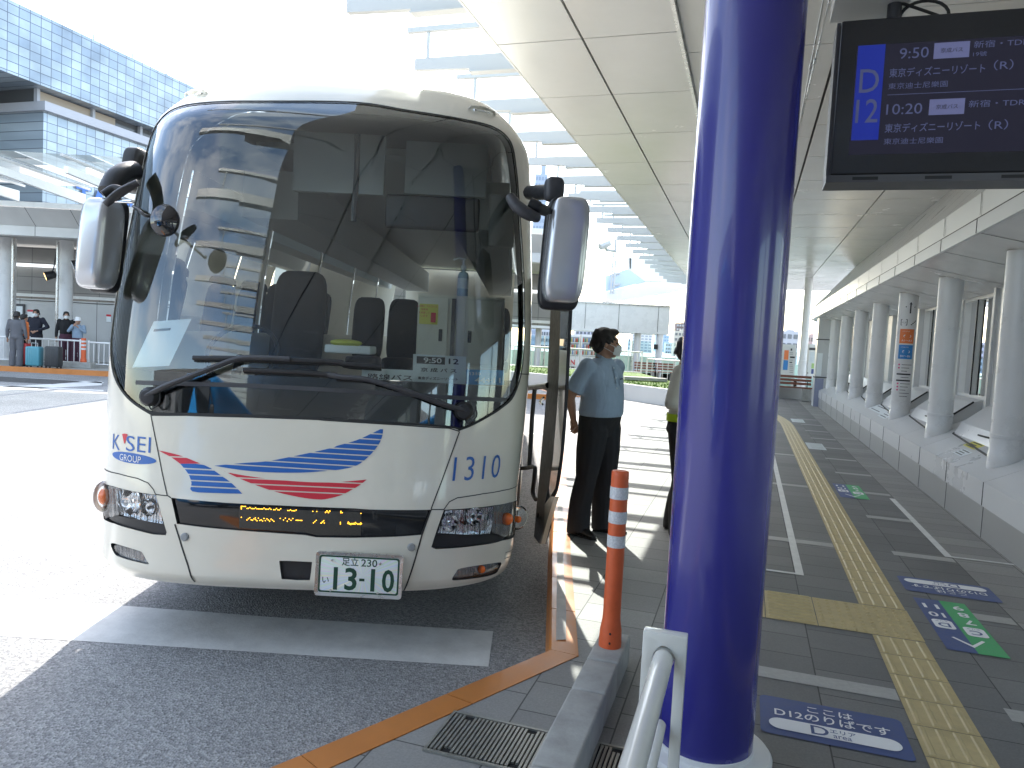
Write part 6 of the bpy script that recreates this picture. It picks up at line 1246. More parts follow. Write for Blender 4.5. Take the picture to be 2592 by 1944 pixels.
mb = MB(); [mb.poly([(-24.6 + 1.95 * q + .05, YS - .4, z_i + .56), (-24.6 + 1.95 * (q + 1) - .05, YS - .4, z_i + .56), (-24.6 + 1.95 * (q + 1) - .05, YS - 4.7, z_i + .56), (-24.6 + 1.95 * q + .05, YS - 4.7, z_i + .56)]) for q in range(11)]; mb.build('eave_glazing', glass('eave glass', (.85, .92, .90), 1.5, boost=.6), shl)
YW = 26.0; zt = dp(100, 757, YW)[2]; MB().box(((X0 + XW) / 2 + 3, YW + .1, (zt + .12) / 2), (X1 - X0 - 6, .2, zt - .12)).build('back_wall', M['shelter_panel'], shl)
MB().box(((X0 + X1) / 2, YW + .5, (zt + z_f) / 2), (X1 - X0, .2, z_f - zt)).build('upper_wall', gridmat('grey block wall', (.24, .235, .22), (.28, .27, .26), (.12, .12, .12), 1.2, .5, .012, .6), shl)
MB().box(((X0 + X1) / 2, YW - .0, zt + .12), (X1 - X0, .14, .1)).build('wall_cap', M['panel'], shl); zl = dp(80, 670, YW)[2]; MB().box(((X0 + X1) / 2, YW + .3, zl), (X1 - X0, .12, .10)).build('lamp_strip', mat('lamp strip', (.7, .72, .72), .4, emit=(.9, .95, 1), estr=.35), shl)
zq = dp(40, 760, YW)[2]; MB().tube([(X0, YW - .05, zt - .06), (X1 - 6, YW - .05, zt - .06)], .012, 6).build('joint', M['ink'], shl)
structure(MB().box((-14, 42, .06), (34, 41.2, .118)).build('shelter_pavement', M['concrete'])); structure(MB().box((-14, 21.33, .075), (34, .14, .15)).build('kerb', M['kerb_tile']))
for xpx, wpx, lab_ in ((14, 46, 'wide pale column at the left edge of the photo under the shelter'), (166, 34, 'grey round column under the shelter behind the person in black')):
    c = dp(xpx, 700, 24.6); r = wpx / 2 / FPX * 24.6; t = thing('column', lab_, 'column', (c[0], 24.6, .12), 'columns of the shelter'); MB().lathe([(r, .12), (r, z_f + .1)], (c[0], 24.6, 0), 24).build('shaft', M['column'], t, True)
for xpx, lab_ in ((32, 'thin steel pole beside the wide pale column under the shelter'), (145, 'thin steel pole beside the grey round column under the shelter')):
    c = dp(xpx, 700, 24.0); tag(MB().tube([(c[0], 24.0, .12), (c[0], 24.0, z_f + .05)], .045, 12).build('steel_pole', M['steel'], None, True), lab_, 'pole', 'steel poles of the shelter')
for xpx, ypx, lit in ((127, 697, 1), (196, 668, 0)):
    c = np.array(dp(xpx, ypx, 23.9)); d = np.array((-.75, -.55, -.35)); d /= np.linalg.norm(d); s = np.cross(d, (0, 0, 1)); s /= np.linalg.norm(s); ax = (s, np.cross(d, s), d)
    t = thing('spotlight', 'black spotlight under the shelter, ' + ('glowing amber' if lit else 'unlit, beside the bus mirror'), 'spotlight', c, 'spotlights under the shelter'); MB().lathe([(.08, -.16), (.12, -.12), (.14, .1), (.15, .14)], c, 20, ax).build('housing', M['black_plastic'], t, True); MB().lathe([(.001, .145), (.13, .146)], c, 20, ax, False).build('lens', mat('amber lamp', (.8, .55, .25), .4, emit=(1., .62, .25), estr=.8) if lit else M['paper'], t)
    MB().tube([c + (.02, 0, 0), c + (.05, .1, .25), (c[0] + .05, 24.2, z_f)], .02, 6).build('arm', M['black_plastic'], t)
def wallposter(x0, y0, x1, y1, name, m, label, cat, bars=None, frame=False):
    mb = MB(); slab(mb, x0, y0, x1, y1, YW - .06, .03); o = tag(mb.build(name, m), label, cat, 'notices on the shelter wall')
    if bars: mb = MB(); slab(mb, *bars, YW - .068, .006); mb.build('print', M['red'] if not frame else M['paper'], o)
wallposter(36, 769, 61, 814, 'poster_frame', M['dark_grey'], 'dark framed poster on the shelter wall beside the wide column', 'poster', (40, 775, 57, 808), True); wallposter(69, 784, 88, 803, 'wall_notice', M['paper'], 'red and white notice on the shelter wall above the person in a suit', 'notice', (69, 784, 88, 789)); wallposter(269, 796, 281, 815, 'wall_notice', M['paper'], 'red and white notice on the shelter wall beside the bus', 'notice', (269, 796, 281, 801))
# railing across the road
def railing(name, label, p0, p1, zb, zt, n, post_every=8, r=.02, m='white_paint', grp=None):
    p0, p1 = np.array(p0, float), np.array(p1, float); t = thing(name, label, 'railing', ((p0[0] + p1[0]) / 2, (p0[1] + p1[1]) / 2, zb), grp); mb = MB()
    P = lambda s, z: np.array((*(p0 + (p1 - p0) * s), z)); mb.tube([P(0, zt), P(1, zt)], r * 1.4, 8); mb.tube([P(0, zb + .12), P(1, zb + .12)], r, 8); mb.build('rail', M[m], t, True)
    mb = MB(); [mb.tube([P(k / n, zb + .12), P(k / n, zt)], r * .62, 6) for k in range(1, n)]; mb.build('balusters', M[m], t); o = t.children[-1]
    for k in range(0, n + 1, post_every): MB().tube([P(k / n, zb), P(k / n, zt + .06)], r * 1.5, 10).build('post', M[m], t, True)
    return t
YR_ = 22.9; zrt = dp(110, 858, YR_)[2]; xa, xb, xc = dp(60, 880, YR_)[0], dp(212, 880, YR_)[0], dp(268, 880, YR_)[0]
railing('railing', 'white barred railing across the road behind the suitcases', (xa - 3, YR_), (xb - .1, YR_), .12, zrt, 24); railing('railing', 'white barred railing across the road right of the small orange post', (xb + .15, YR_), (xc + 3, YR_), .12, zrt - .03, 22)
cb_ = dp(211, 915, YR_ - .3); tag(MB().rbox((cb_[0] - .35, YR_ - .3, .21), (1.3, .3, .18), .02).build('concrete_block', M['concrete']), 'low concrete block under the small orange post across the road', 'concrete block'); post((cb_[0], YR_ - .3, .30), dp(211, 856, YR_ - .3)[2] - .30, 'small orange post with white bands standing at the railing across the road', .07)
# people and suitcases across the road
M['suit'] = cloth('dark suit', (.015, .017, .028)); M['black_top'] = cloth('black top', (.012, .012, .013)); M['grey_cloth'] = cloth('grey clothes', (.12, .12, .13)); M['denim'] = cloth('pale denim', (.25, .33, .42)); M['orange_cloth'] = cloth('orange vest', (.7, .18, .05)); M['white_hat'] = mat('white hat', (.75, .74, .72), .8); M['purple'] = cloth('plum trousers', (.08, .03, .05))
def far_person(px, Y, **kw):
    c = dp(px, 850, Y); return person(loc=(c[0], Y, .12), vox=.016, group='people waiting across the road', **kw)
crossed = {'e-1': (-.26, -.02, 1.13), 'w-1': (.06, -.20, 1.12), 'e1': (.26, -.02, 1.13), 'w1': (-.05, -.22, 1.06), 'p-1': (0, 1, 0), 'p1': (0, 1, 0)}
hip_ = {'e-1': (-.29, .02, 1.13), 'w-1': (-.06, -.17, 1.0), 'e1': (.34, .0, 1.16), 'w1': (.10, -.18, 1.02)}
far_person(42, 21.9, label='person in grey clothes seen from behind beside the suitcases', yaw=R(190), h=1.62, shirt='grey_cloth', trousers='grey_cloth', sleeve='long', mask=False, hair_long=1)
o_, _k = far_person(60, 22.3, label='person with orange sleeves partly behind the person in grey', yaw=R(150), h=1.55, shirt='orange_cloth', trousers='trousers_dark', sleeve='long', mask=False, hair_long=1)
far_person(91, 23.6, label='person in a dark suit standing behind the railing with hands folded', yaw=R(12), h=1.72, shirt='suit', jacket=True, sleeve='long', arms=hip_)
far_person(167, 23.6, label='person in black with a mask leaning by the grey column', yaw=R(35), h=1.70, shirt='black_top', trousers='purple', sleeve='long')
far_person(197, 23.4, label='person in pale denim raising one arm under a white hat', yaw=R(10), h=1.52, shirt='denim', trousers='purple', sleeve='long', hat='white_hat', mask=False, arms={'e-1': (-.27, -.1, 1.22), 'w-1': (-.06, -.2, 1.42), 'e1': (.27, -.1, 1.20), 'w1': (.08, -.2, 1.36)})
def suitcase(x0, y0, x1, y1, Y, m, label):
    a, b = dp(x0, y1, Y), dp(x1, y1, Y); zt_ = dp(x0, y0, Y)[2]; xm, wd, hh = (a[0] + b[0]) / 2, b[0] - a[0], zt_ - .17; t = thing('suitcase', label, 'suitcase', (xm, Y, .12), 'suitcases by the railing')
    MB().rbox((xm, Y, .17 + hh / 2), (wd, .26, hh), .05).build('shell', m, t, True); g = MB(); [g.box((xm + q * wd, Y - .132, .17 + hh / 2), (.012, .008, hh * .85)) for q in (-.3, -.15, 0, .15, .3)]; g.build('ribs', M['dark_grey'] if m.name.startswith('black') else m, t)
    for sx in (-1, 1):
        for sy in (-1, 1): MB().lathe([(.03, -.012), (.03, .012)], (xm + sx * wd * .38, Y + sy * .09, .15), 12, ((0, 1, 0), (0, 0, 1), (1, 0, 0))).build('wheel', M['rubber'], t)
    MB().tube([(xm - .09, Y, .17 + hh), (xm - .09, Y, .27 + hh), (xm + .09, Y, .27 + hh), (xm + .09, Y, .17 + hh)], .012, 6).build('handle', M['steel'], t)
suitcase(69, 876, 105, 921, 21.75, mat('teal shell', (.08, .28, .34), .35), 'teal suitcase between the red and the black one'); suitcase(117, 876, 154, 922, 21.75, mat('black shell', (.03, .033, .036), .4), 'black suitcase standing right of the teal suitcase'); suitcase(56, 868, 73, 917, 22.1, mat('red shell', (.42, .04, .04), .4), 'red suitcase half hidden behind the teal suitcase')
# ---- planter with grass beyond the walkway
pw = [(-9, 31.5), (-3, 28.2), (.5, 25.3), (1.95, 23.5), (3.3, 21.2), (4.2, 19.6), (4.75, 19.2), (5.15, 20.0), (5.25, 22)]
P = catmull(pw, 5); mb = MB(); n = len(P); t_ = np.gradient(P, axis=0); t_ /= np.linalg.norm(t_, axis=1)[:, None]; nn_ = np.stack([-t_[:, 1], t_[:, 0]], -1); Q = P + nn_ * .22; hz = .57
V = [(p[0], p[1], .1) for p in P] + [(p[0], p[1], hz) for p in P] + [(p[0], p[1], hz) for p in Q] + [(p[0], p[1], .1) for p in Q]; mb.add(V, [(k * n + i, k * n + i + 1, (k + 1) * n + i + 1, (k + 1) * n + i) for k in range(3) for i in range(n - 1)])
tag(mb.build('planter_wall', M['white_wall'], None, True), 'low curved white planter wall edging the grass beyond the walkway', 'wall')
gm = MB(); back = [(5.3, 25), (5.3, 31), (3.5, 31.5), (-9, 38)]; gm.poly([(p[0], p[1], .50) for p in Q] + [(p[0], p[1], .56) for p in back]); structure(gm.build('planter_soil', mat('soil and turf', (.10, .16, .03), .95)))
gr = MB(); r_ = np.random.default_rng(5); poly_ = np.array([(p[0], p[1]) for p in Q] + back)
pts = r_.uniform((-3, 18), (10, 33), (14000, 2)); pts = pts[inside(pts, poly_)]
for x, y in pts:
    a = r_.uniform(0, 6.28); h = r_.uniform(.03, .075); gr.add([(x - .02 * math.cos(a), y - .02 * math.sin(a), .5), (x + .02 * math.cos(a), y + .02 * math.sin(a), .5), (x + r_.uniform(-.02, .02), y + r_.uniform(-.02, .02), .52 + h)], [(0, 1, 2)])
o = gr.build('grass', mat('grass blades', (.10, .19, .02), .8, noise=(2, .3, 0))); o['kind'] = 'stuff'
st = MB(); st.box((4.4, 24.6, .60), (1.4, .5, .10)); tag(st.build('stone_slab', M['concrete']), 'pale stone slab lying across the planter grass', 'slab')
railing('railing', 'ivory railing on the far side of the planter grass', (-2, 31.8), (5.4, 31.2), .45, 1.42, 40, 10, .022, 'rail_white'); railing('railing', 'short ivory railing sloping down beside the far bench', (5.6, 31.0), (8.4, 27.5), .12, 1.16, 16, 8, .022, 'rail_white')
structure(MB().box((10, 39, .06), (44, 15, .118)).build('terrace', M['concrete']))
def vending(x0, y0, x1, y1, Y, label, letter=None):
    a, b = dp(x0, y1, Y), dp(x1, y1, Y); zt_ = dp((x0 + x1) / 2, y0, Y)[2]; xm, wd = (a[0] + b[0]) / 2, b[0] - a[0]; z0 = .12; t = thing('vending_machine', label, 'vending machine', (xm, Y, z0), 'drink vending machines on the far terrace')
    MB().rbox((xm, Y + .4, (z0 + zt_) / 2), (wd, .78, zt_ - z0), .03).build('cabinet', M['white_paint'], t, True); H_ = zt_ - z0; MB().box((xm, Y + .0, z0 + H_ * .70), (wd * .82, .02, H_ * .48)).build('display_window', mat('vending display', (.35, .38, .4), .2), t)
    cols_ = [(.6, .08, .06), (.1, .3, .15), (.65, .5, .15), (.15, .25, .5), (.6, .6, .58), (.35, .15, .08)]
    for r in range(3):
        for c in range(8): MB().lathe([(.03, 0), (.032, .02), (.032, .14), (.014, .18), (.014, .2)], (xm - wd * .36 + c * wd * .72 / 7, Y - .03, z0 + H_ * (.50 + .155 * r)), 8).build('bottle', M.setdefault('drink%d' % ((r * 3 + c) % 6), mat('drink', cols_[(r * 3 + c) % 6], .4)), t)
        MB().box((xm, Y - .02, z0 + H_ * (.485 + .155 * r)), (wd * .8, .03, .03)).build('shelf', M['blue_sign'] if r % 2 else M['paper'], t)
    MB().box((xm, Y - .0, z0 + H_ * .14), (wd * .5, .02, H_ * .11)).build('tray', M['ink'], t)
    if letter: mb = MB(); put_text(mb, letter, plane_map((xm, Y - .012, z0 + H_ * .30), (1, 0, 0), (0, 0, 1)), 0, 0, h=.26, weight=.03); mb.build('lettering', M['red'], t)
vending(1432, 846, 1464, 944, 36.5, 'white drink vending machine with red letters beside the bus door', 'AEON'[-1] and 'N'); vending(1466, 847, 1510, 946, 36.5, 'white drink vending machine just left of the head of the person in blue')
def bench(name, loc, wd, yaw, label, concrete=True):
    t = thing(name, label, 'bench', loc, 'brown slatted benches'); t.rotation_euler = (0, 0, yaw); M.setdefault('bench_wood', mat('brown slats', (.22, .09, .06), .55, noise=(5, .2, .1))); o = np.array(loc)
    s = MB(); [s.box(o + (0, -.2 + .11 * k, .44), (wd, .09, .04)) for k in range(4)]; s.build('seat', M['bench_wood'], t); s = MB(); [s.box(o + (0, .26 + .03 * k, .56 + .115 * k), (wd, .04, .085)) for k in range(3)]; s.build('backrest', M['bench_wood'], t)
    for q in (-.42, .42): MB().box(o + (q * wd, -.02, .21), (.25, .5, .40)).build('leg', M['concrete'], t); fr = MB(); fr.tube([o + (q * wd, -.24, .46), o + (q * wd, -.24, .66), o + (q * wd, .2, .66)], .015, 6); fr.build('armrest', M['ink'], t)
for px, lab_ in ((1634, 'brown bench on the far terrace left of the paired column'), (1683, 'brown bench on the far terrace right of the paired column')): c = dp(px, 940, 33.5); bench('bench', (c[0], 33.5, .12), .95, 0, lab_)
# far footbridge on columns
fbm = MB(); Yb = 36.8; slab(fbm, 900, 757, 1696, 827, Yb, 3.4); fb_t = thing('footbridge', 'white panelled footbridge band on round columns beyond the walkway', 'footbridge', dp(1500, 827, Yb)); fbm.build('deck', M['panel'], fb_t)
mb = MB(); [mb.box((dp(px, 790, Yb)[0], Yb - .004, dp(1400, 792, Yb)[2]), (.02, .012, dp(1400, 757, Yb)[2] - dp(1400, 827, Yb)[2])) for px in (1140, 1225, 1310, 1392, 1482, 1567, 1667)]; mb.build('panel_joint', M['joint'], fb_t); mb = MB(); slab(mb, 900, 753, 1698, 757, Yb - .05, 3.5); mb.build('coping', M['steel'], fb_t)
for px, wpx, Yc, lab_ in ((1360, 15, 37.6, 'round white column under the footbridge beside the bus'), (1611, 17, 37.2, 'round white column under the footbridge nearest the masked person'), (1667, 17, 37.0, 'round white column at the right end of the footbridge')):
    c = dp(px, 900, Yc); r = wpx / 2 / FPX * Yc; t = thing('column', lab_, 'column', (c[0], Yc, .12), 'columns of the footbridge'); MB().lathe([(r, .12), (r, dp(px, 826, Yc)[2])], (c[0], Yc, 0), 20).build('shaft', M['column'], t, True)
c = dp(1660, 878, 36.8); MB().box(c, (.2, .02, .25)).build('plate', M['ink'], t)
# turned end of the canopy with glazed side, ladder and camera
def Z6(p): return (1350 + p[0] / 3.771, 560 + p[1] / 3.771)
ce = thing('canopy_end', 'far angled end of the canopy with pale blue glazed side above the footbridge', 'canopy', dp(*Z6((900, 600)), 40)); ex_ = lambda pts, Y: [dp(*Z6(p), Y) for p in pts]
MB().prism(ex_([(690, 522), (905, 455), (1065, 578), (690, 672)], 40), (0, .25, 0)).build('glazed_side', mat('pale blue glazing', (.42, .52, .66), .15), ce); MB().prism(ex_([(690, 674), (1067, 580), (1480, 560), (1480, 640), (1250, 690), (900, 745), (690, 757)], 40), (0, 3.5, 0)).build('soffit_panel', M['soffit'], ce)
MB().prism(ex_([(897, 345), (1300, 350), (1480, 420), (1480, 560), (1067, 577), (907, 452)], 40.3), (0, 3, 0)).build('upper_panel', M['panel'], ce); MB().prism(ex_([(918, 352), (935, 352), (932, 452), (922, 452)], 40.2), (0, .02, 0)).build('slot', M['joint'], ce)
ld = thing('ladder', 'thin white ladder fixed to the far end of the canopy', 'ladder', dp(*Z6((760, 690)), 39.6)); mb = MB(); [mb.tube([dp(*Z6((x, 300)), 39.6), dp(*Z6((x - 28, 695)), 39.6)], .05, 8) for x in (765, 792)]; mb.build('stile', M['frame_white'], ld); mb = MB(); [mb.tube([dp(*Z6((763 - 28 * q, 300 + 395 * q)), 39.6), dp(*Z6((793 - 28 * q, 300 + 395 * q)), 39.6)], .03, 6) for q in np.linspace(.1, .95, 8)]; [mb.tube([dp(*Z6((770, y)), 39.6), dp(*Z6((820, y - 8)), 39.9)], .07, 8) for y in (505, 610)]; mb.build('rung', M['frame_white'], ld)
cc = np.array(dp(*Z6((690, 225)), 27)); ct_ = thing('security_camera', 'white security camera hanging below the far canopy beams', 'camera', cc); A_ = np.array(dp(*Z6((635, 245)), 26.8)); B_ = np.array(dp(*Z6((725, 205)), 27)); MB().tube([A_, A_ * .5 + B_ * .5, B_], [(.11, .13), (.12, .14), (.11, .13)], 8).build('housing', M['frame_white'], ct_); MB().tube([B_ * .6 + A_ * .4 - (0, 0, .1), dp(*Z6((700, 275)), 27), dp(*Z6((790, 285)), 27)], .06, 8).build('mount', M['frame_white'], ct_); MB().tube([dp(*Z6((785, 170)), 27), dp(*Z6((785, 300)), 27)], .05, 8).build('arm', M['frame_white'], ct_)
# glass fence with green film
gf = thing('glass_fence', 'glass fence with pale green film along the far terrace edge', 'fence', (6, 44, .12)); gx0, gx1 = -6, 22; zt_ = dp(1600, 862, 44)[2]; zm = dp(1600, 901, 44)[2]
MB().box(((gx0 + gx1) / 2, 44, (zm + zt_) / 2), (gx1 - gx0, .02, zt_ - zm)).build('clear_pane', glass('fence glass', (.82, .92, .92), 1.45), gf); MB().box(((gx0 + gx1) / 2, 44, (zm + .12) / 2), (gx1 - gx0, .02, zm - .12)).build('film_pane', mat('pale green film', (.50, .68, .55), .5), gf)
for k in range(11): MB().box((gx0 + 2.6 * k, 43.95, zt_ / 2), (.06, .08, zt_ - .0)).build('post', M['steel'], gf)
# city beyond
def tower(x0, y0, x1, y1, Y, c, label, rows, cols_n, wc=(.08, .1, .13), roof=None, name='office_building'):
    a, b = dp(x0, (y0 + y1) / 2, Y), dp(x1, (y0 + y1) / 2, Y); zt_ = dp((x0 + x1) / 2, y0, Y)[2]; zb_ = -30.; xm, wd = (a[0] + b[0]) / 2, b[0] - a[0]; m = mat('wall of ' + label[:14], c, .7, noise=(.05, .06, 0)); t = thing(name, label, 'building', (xm, Y + wd * .4, 0), 'city buildings beyond the terrace')
    MB().box((xm, Y + wd * .4, (zt_ + zb_) / 2), (wd, wd * .8, zt_ - zb_)).build('wall', m, t); zl_ = dp((x0 + x1) / 2, y1, Y)[2]; H_ = zt_ - zl_; wm = M.setdefault('win%s' % (wc,), mat('window', wc, .15)); base = None
    for r in range(rows):
        for q in range(cols_n):
            p = (xm - wd / 2 + wd * (q + .5) / cols_n, Y - .03, zt_ - H_ * (r + .62) / rows)
            if base is None: base = MB().box(p, (wd / cols_n * .66, .1, H_ / rows * .5)).build('window', wm, t); p_base = p
            else: o = base.copy(); col.objects.link(o); o.parent = t; o.location = Vector(p) - Vector(p_base)
    MB().box((xm + wd * .15, Y + wd * .4, zt_ + H_ * .03), (wd * .4, wd * .3, H_ * .06)).build('roof_room', m, t); return t
tower(1343, 440, 1374, 900, 190, (.30, .36, .46), 'tall blue-grey tower seen between the bus and its mirror', 26, 4, (.2, .25, .33)); tower(1368, 818, 1394, 900, 170, (.42, .45, .48), 'low grey block beside the bus door in the far city', 5, 4); tower(1456, 823, 1541, 900, 160, (.36, .38, .50), 'wide mauve-grey block behind the vending machines', 6, 9)
tower(1590, 856, 1606, 905, 240, (.34, .42, .50), 'small bluish block left of the balconied flats', 5, 3); tower(1600, 846, 1650, 905, 200, (.55, .56, .56), 'pale block of flats with rows of balconies in the far city', 8, 5, (.25, .3, .34), name='apartment_building'); tower(1659, 848, 1693, 905, 260, (.30, .42, .55), 'blue glass office between two footbridge columns', 7, 5, (.2, .3, .42))
tower(1684, 868, 1708, 905, 210, (.38, .47, .55), 'low blue-grey office left of the brown-topped building', 4, 4); tower(1706, 838, 1742, 905, 150, (.44, .42, .36), 'beige building with a brown top beside the blue column', 5, 4, (.12, .13, .14)); tower(1712, 818, 1745, 838, 154, (.12, .09, .09), 'dark brown upper block above the beige building', 2, 5, (.3, .32, .34))
tower(1975, 838, 2020, 905, 120, (.36, .38, .42), 'grey flat-roofed block seen above the route board right of the blue column', 3, 3); tower(2062, 796, 2076, 905, 180, (.35, .40, .50), 'thin blue-grey tower at the end of the walkway', 8, 2); tower(2072, 776, 2112, 905, 110, (.70, .70, .70), 'white building with square windows at the end of the hall wall', 5, 3, (.2, .22, .25)); tower(2038, 848, 2074, 905, 130, (.40, .30, .28), 'low reddish roofed block at the end of the walkway', 3, 3, (.1, .09, .09), name='house')
# end of the walkway: column, route board, map board, bench, sign post
M['board_white'] = mat('board white', (.62, .63, .60), .35); M['film_green'] = mat('frosted green glass', (.36, .55, .50), .3)
def Z8(p): return (1900 + p[0] / 3.685, 600 + p[1] / 3.685)
c = dp(*Z8((500, 1000)), 28.5); r = abs(dp(*Z8((540, 800)), 28.5)[0] - dp(*Z8((470, 800)), 28.5)[0]) / 2; t = thing('column', 'white round column between the route board and the map board', 'column', (c[0], 28.5, .12)); MB().lathe([(r, .12), (r, 4.62)], (c[0], 28.5, 0), 24).build('shaft', M['column'], t, True); MB().lathe([(r + .02, .12), (r + .02, 1.45), (r, 1.46)], (c[0], 28.5, 0), 24, cap=False).build('base_collar', M['column'], t, True)
def board_at(x0, y0, x1, y1, Y, label, name): 
    mb = MB(); p, q = dp(*Z8((x0, y1)), Y), dp(*Z8((x1, y0)), Y); t = thing(name, label, 'information board', ((p[0] + q[0]) / 2, Y, .12)); MB().box(((p[0] + q[0]) / 2, Y + .08, (q[2] + .12) / 2), (q[0] - p[0], .16, q[2] - .12)).build('panel', M['board_white'], t); return t
def bq(t, x0, y0, x1, y1, Y, m, name, d=.004):
    p, q = dp(*Z8((x0, y1)), Y), dp(*Z8((x1, y0)), Y); return MB().add([(p[0], Y - d, p[2]), (q[0], Y - d, p[2]), (q[0], Y - d, q[2]), (p[0], Y - d, q[2])], [(0, 1, 2, 3)]).build(name, m, t)
Yt = 27.4; t = board_at(265, 1005, 428, 1400, Yt, 'white route board with orange and blue squares behind the brown bench', 'route_board'); bq(t, 309, 1057, 357, 1143, Yt, M['orange_sign'], 'orange_square'); bq(t, 300, 1150, 350, 1238, Yt, M['blue_sign'], 'blue_square'); bq(t, 266, 1290, 380, 1400, Yt, M['film_green'], 'green_panel'); bq(t, 366, 1115, 412, 1128, Yt, M['ink'], 'print'); bq(t, 362, 1165, 388, 1174, Yt, M['ink'], 'print'); bq(t, 372, 1040, 388, 1060, Yt, M['ink'], 'print')
for y in (1075, 1090, 1145, 1190, 1205, 1220, 1240, 1260): bq(t, 362, y, 395, y + 5, Yt, M['grey_plastic'], 'print')
Yt = 26.6; t = board_at(515, 1005, 668, 1475, Yt, 'white map board with green frosted lower half at the walkway end', 'map_board'); bq(t, 508, 1320, 615, 1478, Yt, M['film_green'], 'green_panel'); bq(t, 545, 1037, 664, 1054, Yt, M['dark_grey'], 'title_bar'); bq(t, 640, 1064, 664, 1112, Yt, M['dark_grey'], 'print'); bq(t, 550, 1075, 606, 1170, Yt, M['pale_sign'], 'map'); bq(t, 565, 1180, 608, 1225, Yt, mat('leaf green print', (.35, .52, .18), .5), 'map_park', .008); bq(t, 563, 1232, 596, 1275, Yt, M['navy_sign'], 'map_station', .008); bq(t, 528, 1260, 536, 1275, Yt, M['ink'], 'print'); bq(t, 614, 1140, 632, 1330, Yt, M['grey_plastic'], 'edge', .01)
bl = dp(*Z8((335, 1500)), 25.2); bench('bench', (bl[0] - .25, 25.2, .12), 2.0, R(-18), 'brown slatted bench on concrete feet at the end of the walkway')
MB()
pl2 = MB(); pl2.box((dp(*Z8((505, 1500)), 26.0)[0], 26.1, .32), (2.2, .7, .4)); tag(pl2.build('low_plinth', M['kick']), 'low grey plinth at the foot of the map board', 'plinth')
c = dp(*Z8((690, 1110)), 25.0); t = thing('sign_post', 'slim white post with a navy sign at the end of the hall wall', 'sign', (c[0], 25.0, .12)); MB().box((c[0], 25., 1.0), (.30, .12, 1.76)).build('post', M['board_white'], t); mb = MB(); p, q = dp(*Z8((662, 1122)), 24.93), dp(*Z8((718, 1103)), 24.93); mb.add([(p[0], 24.93, p[2]), (q[0], 24.93, p[2]), (q[0], 24.93, q[2]), (p[0], 24.93, q[2])], [(0, 1, 2, 3)]); mb.build('navy_sign', M['navy_sign'], t); p, q = dp(*Z8((662, 1175)), 24.93), dp(*Z8((682, 1140)), 24.93); MB().add([(p[0], 24.93, p[2]), (q[0], 24.93, p[2]), (q[0], 24.93, q[2]), (p[0], 24.93, q[2])], [(0, 1, 2, 3)]).build('print', M['blue_paper'], t)
t = thing('end_pillar', 'square pale pillar with dark joints closing the end of the hall wall', 'pillar', W(24.6, 2.2, .12)); MB().wbox(24.3, 24.9, 1.95, 2.6, .12, 3.08).build('shaft', M['white_wall'], t); mb = MB(); [mb.wbox(24.29, 24.91, 1.94, 2.61, z, z + .03) for z in (1.0, 2.15)]; mb.wbox(24.28, 24.3, 2.5, 2.53, .12, 3.08); mb.build('joint', M['joint'], t); MB().wbox(24.28, 24.299, 1.98, 2.12, 1.05, 1.75).build('notice', M['paper'], t); MB().wbox(24.28, 24.3, 1.96, 2.2, .12, .98).build('base', mat('blue-grey base', (.28, .30, .42), .4), t)
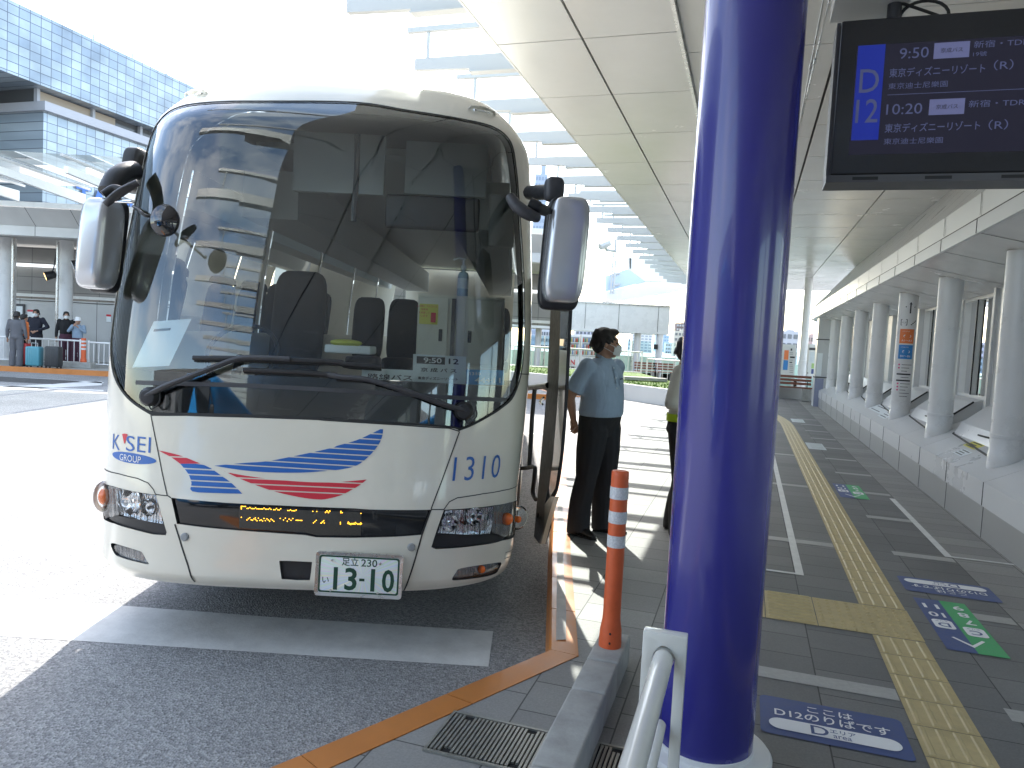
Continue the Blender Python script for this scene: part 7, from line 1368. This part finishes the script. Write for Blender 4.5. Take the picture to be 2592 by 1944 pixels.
# ---- trees outside the hall windows
M['bark'] = mat('bark', (.10, .075, .055), .9, bump=(14, .8, .02))
LEAF = [mat('leaves light', (.11, .17, .03), .6), mat('leaves mid', (.065, .12, .025), .6), mat('leaves deep', (.04, .08, .02), .6)]
for m in LEAF:
    n = m.node_tree.nodes; b = n['Principled BSDF']; tr = n.new('ShaderNodeBsdfTranslucent'); tr.inputs['Color'].default_value = (.14, .22, .03, 1); mx_ = n.new('ShaderNodeMixShader'); mx_.inputs['Fac'].default_value = .35; m.node_tree.links.new(b.outputs[0], mx_.inputs[1]); m.node_tree.links.new(tr.outputs[0], mx_.inputs[2]); m.node_tree.links.new(mx_.outputs[0], n['Material Output'].inputs['Surface'])
def tree(a, b, h, rad, seed, label, n=7500):
    r = np.random.default_rng(seed); x, y, _ = W(a, b, 0); t = thing('tree', label, 'tree', (x, y, 0), 'trees outside the hall windows'); tk = MB(); base = np.array((x, y, -.3)); topp = base + (r.uniform(-.3, .3), r.uniform(-.3, .3), h * .75)
    tk.tube(list(catmull([base, base * .6 + topp * .4 + (.1, .05, 0), topp], 4)), list(np.linspace(.16, .05, 9)), 10); cl_ = []
    for k in range(9):
        s = base + (topp - base) * r.uniform(.3, .95); ang = r.uniform(0, 6.28); e = s + np.array((math.cos(ang) * rad * .7, math.sin(ang) * rad * .7, r.uniform(.3, 1.1))); tk.tube(list(catmull([s, (s + e) / 2 + (0, 0, .15), e], 3)), list(np.linspace(.06, .015, 7)), 7); cl_ += [e, (s + e) / 2]
    for k in range(10): cl_.append(base + (r.normal(0, rad * .45), r.normal(0, rad * .45), r.uniform(.2, .95) * h))
    tk.build('trunk', M['bark'], t, True); L_ = [MB(), MB(), MB()]
    for i in range(n):
        c = cl_[r.integers(len(cl_))] + r.normal(0, .30, 3) * (1, 1, .8); d = r.normal(0, 1, 3); d /= np.linalg.norm(d); e = np.cross(d, r.normal(0, 1, 3)); e /= np.linalg.norm(e); s = r.uniform(.045, .09); L_[min(2, int(abs(r.normal(0, 1))) )].add([c - d * s, c + e * s * .45, c + d * s, c - e * s * .45], [(0, 1, 2, 3)])
    for k, m in enumerate(L_): 
        if m.v: m.build('crown', LEAF[k], t)
for k, (a, b, h, rad, lab_) in enumerate(((14.2, 4.9, 4.6, 1.1, 'leafy green tree outside the nearest hall window'), (18.0, 4.9, 4.8, 1.2, 'leafy green tree outside the second hall window'), (11.2, 4.9, 4.4, 1.0, 'leafy green tree outside the window at the right edge of the photo'), (22.2, 5.0, 4.8, 1.2, 'leafy green tree outside the hall window past the sign column'))): tree(a, b, h, rad, 11 + k, lab_)

# added building out of view: blocks low sky to darken the windscreen foot
tb = thing('added_building', 'grey building added behind the camera to darken the foot of the bus windscreen', 'building', (-15, -30, 0)); MB().box((-15, -32, 4.5), (70, 6, 9)).build('wall', mat('grey cladding', (.16, .16, .165), .5, noise=(.4, .1, .1)), tb)
for q in range(12): MB().box((-46 + 5.6 * q, -28.97, 2.2), (3.2, .08, 2.6)).build('window', M['dark_window'], tb); MB().box((-46 + 5.6 * q, -28.97, 6.3), (3.2, .08, 2.2)).build('window', M['dark_window'], tb)
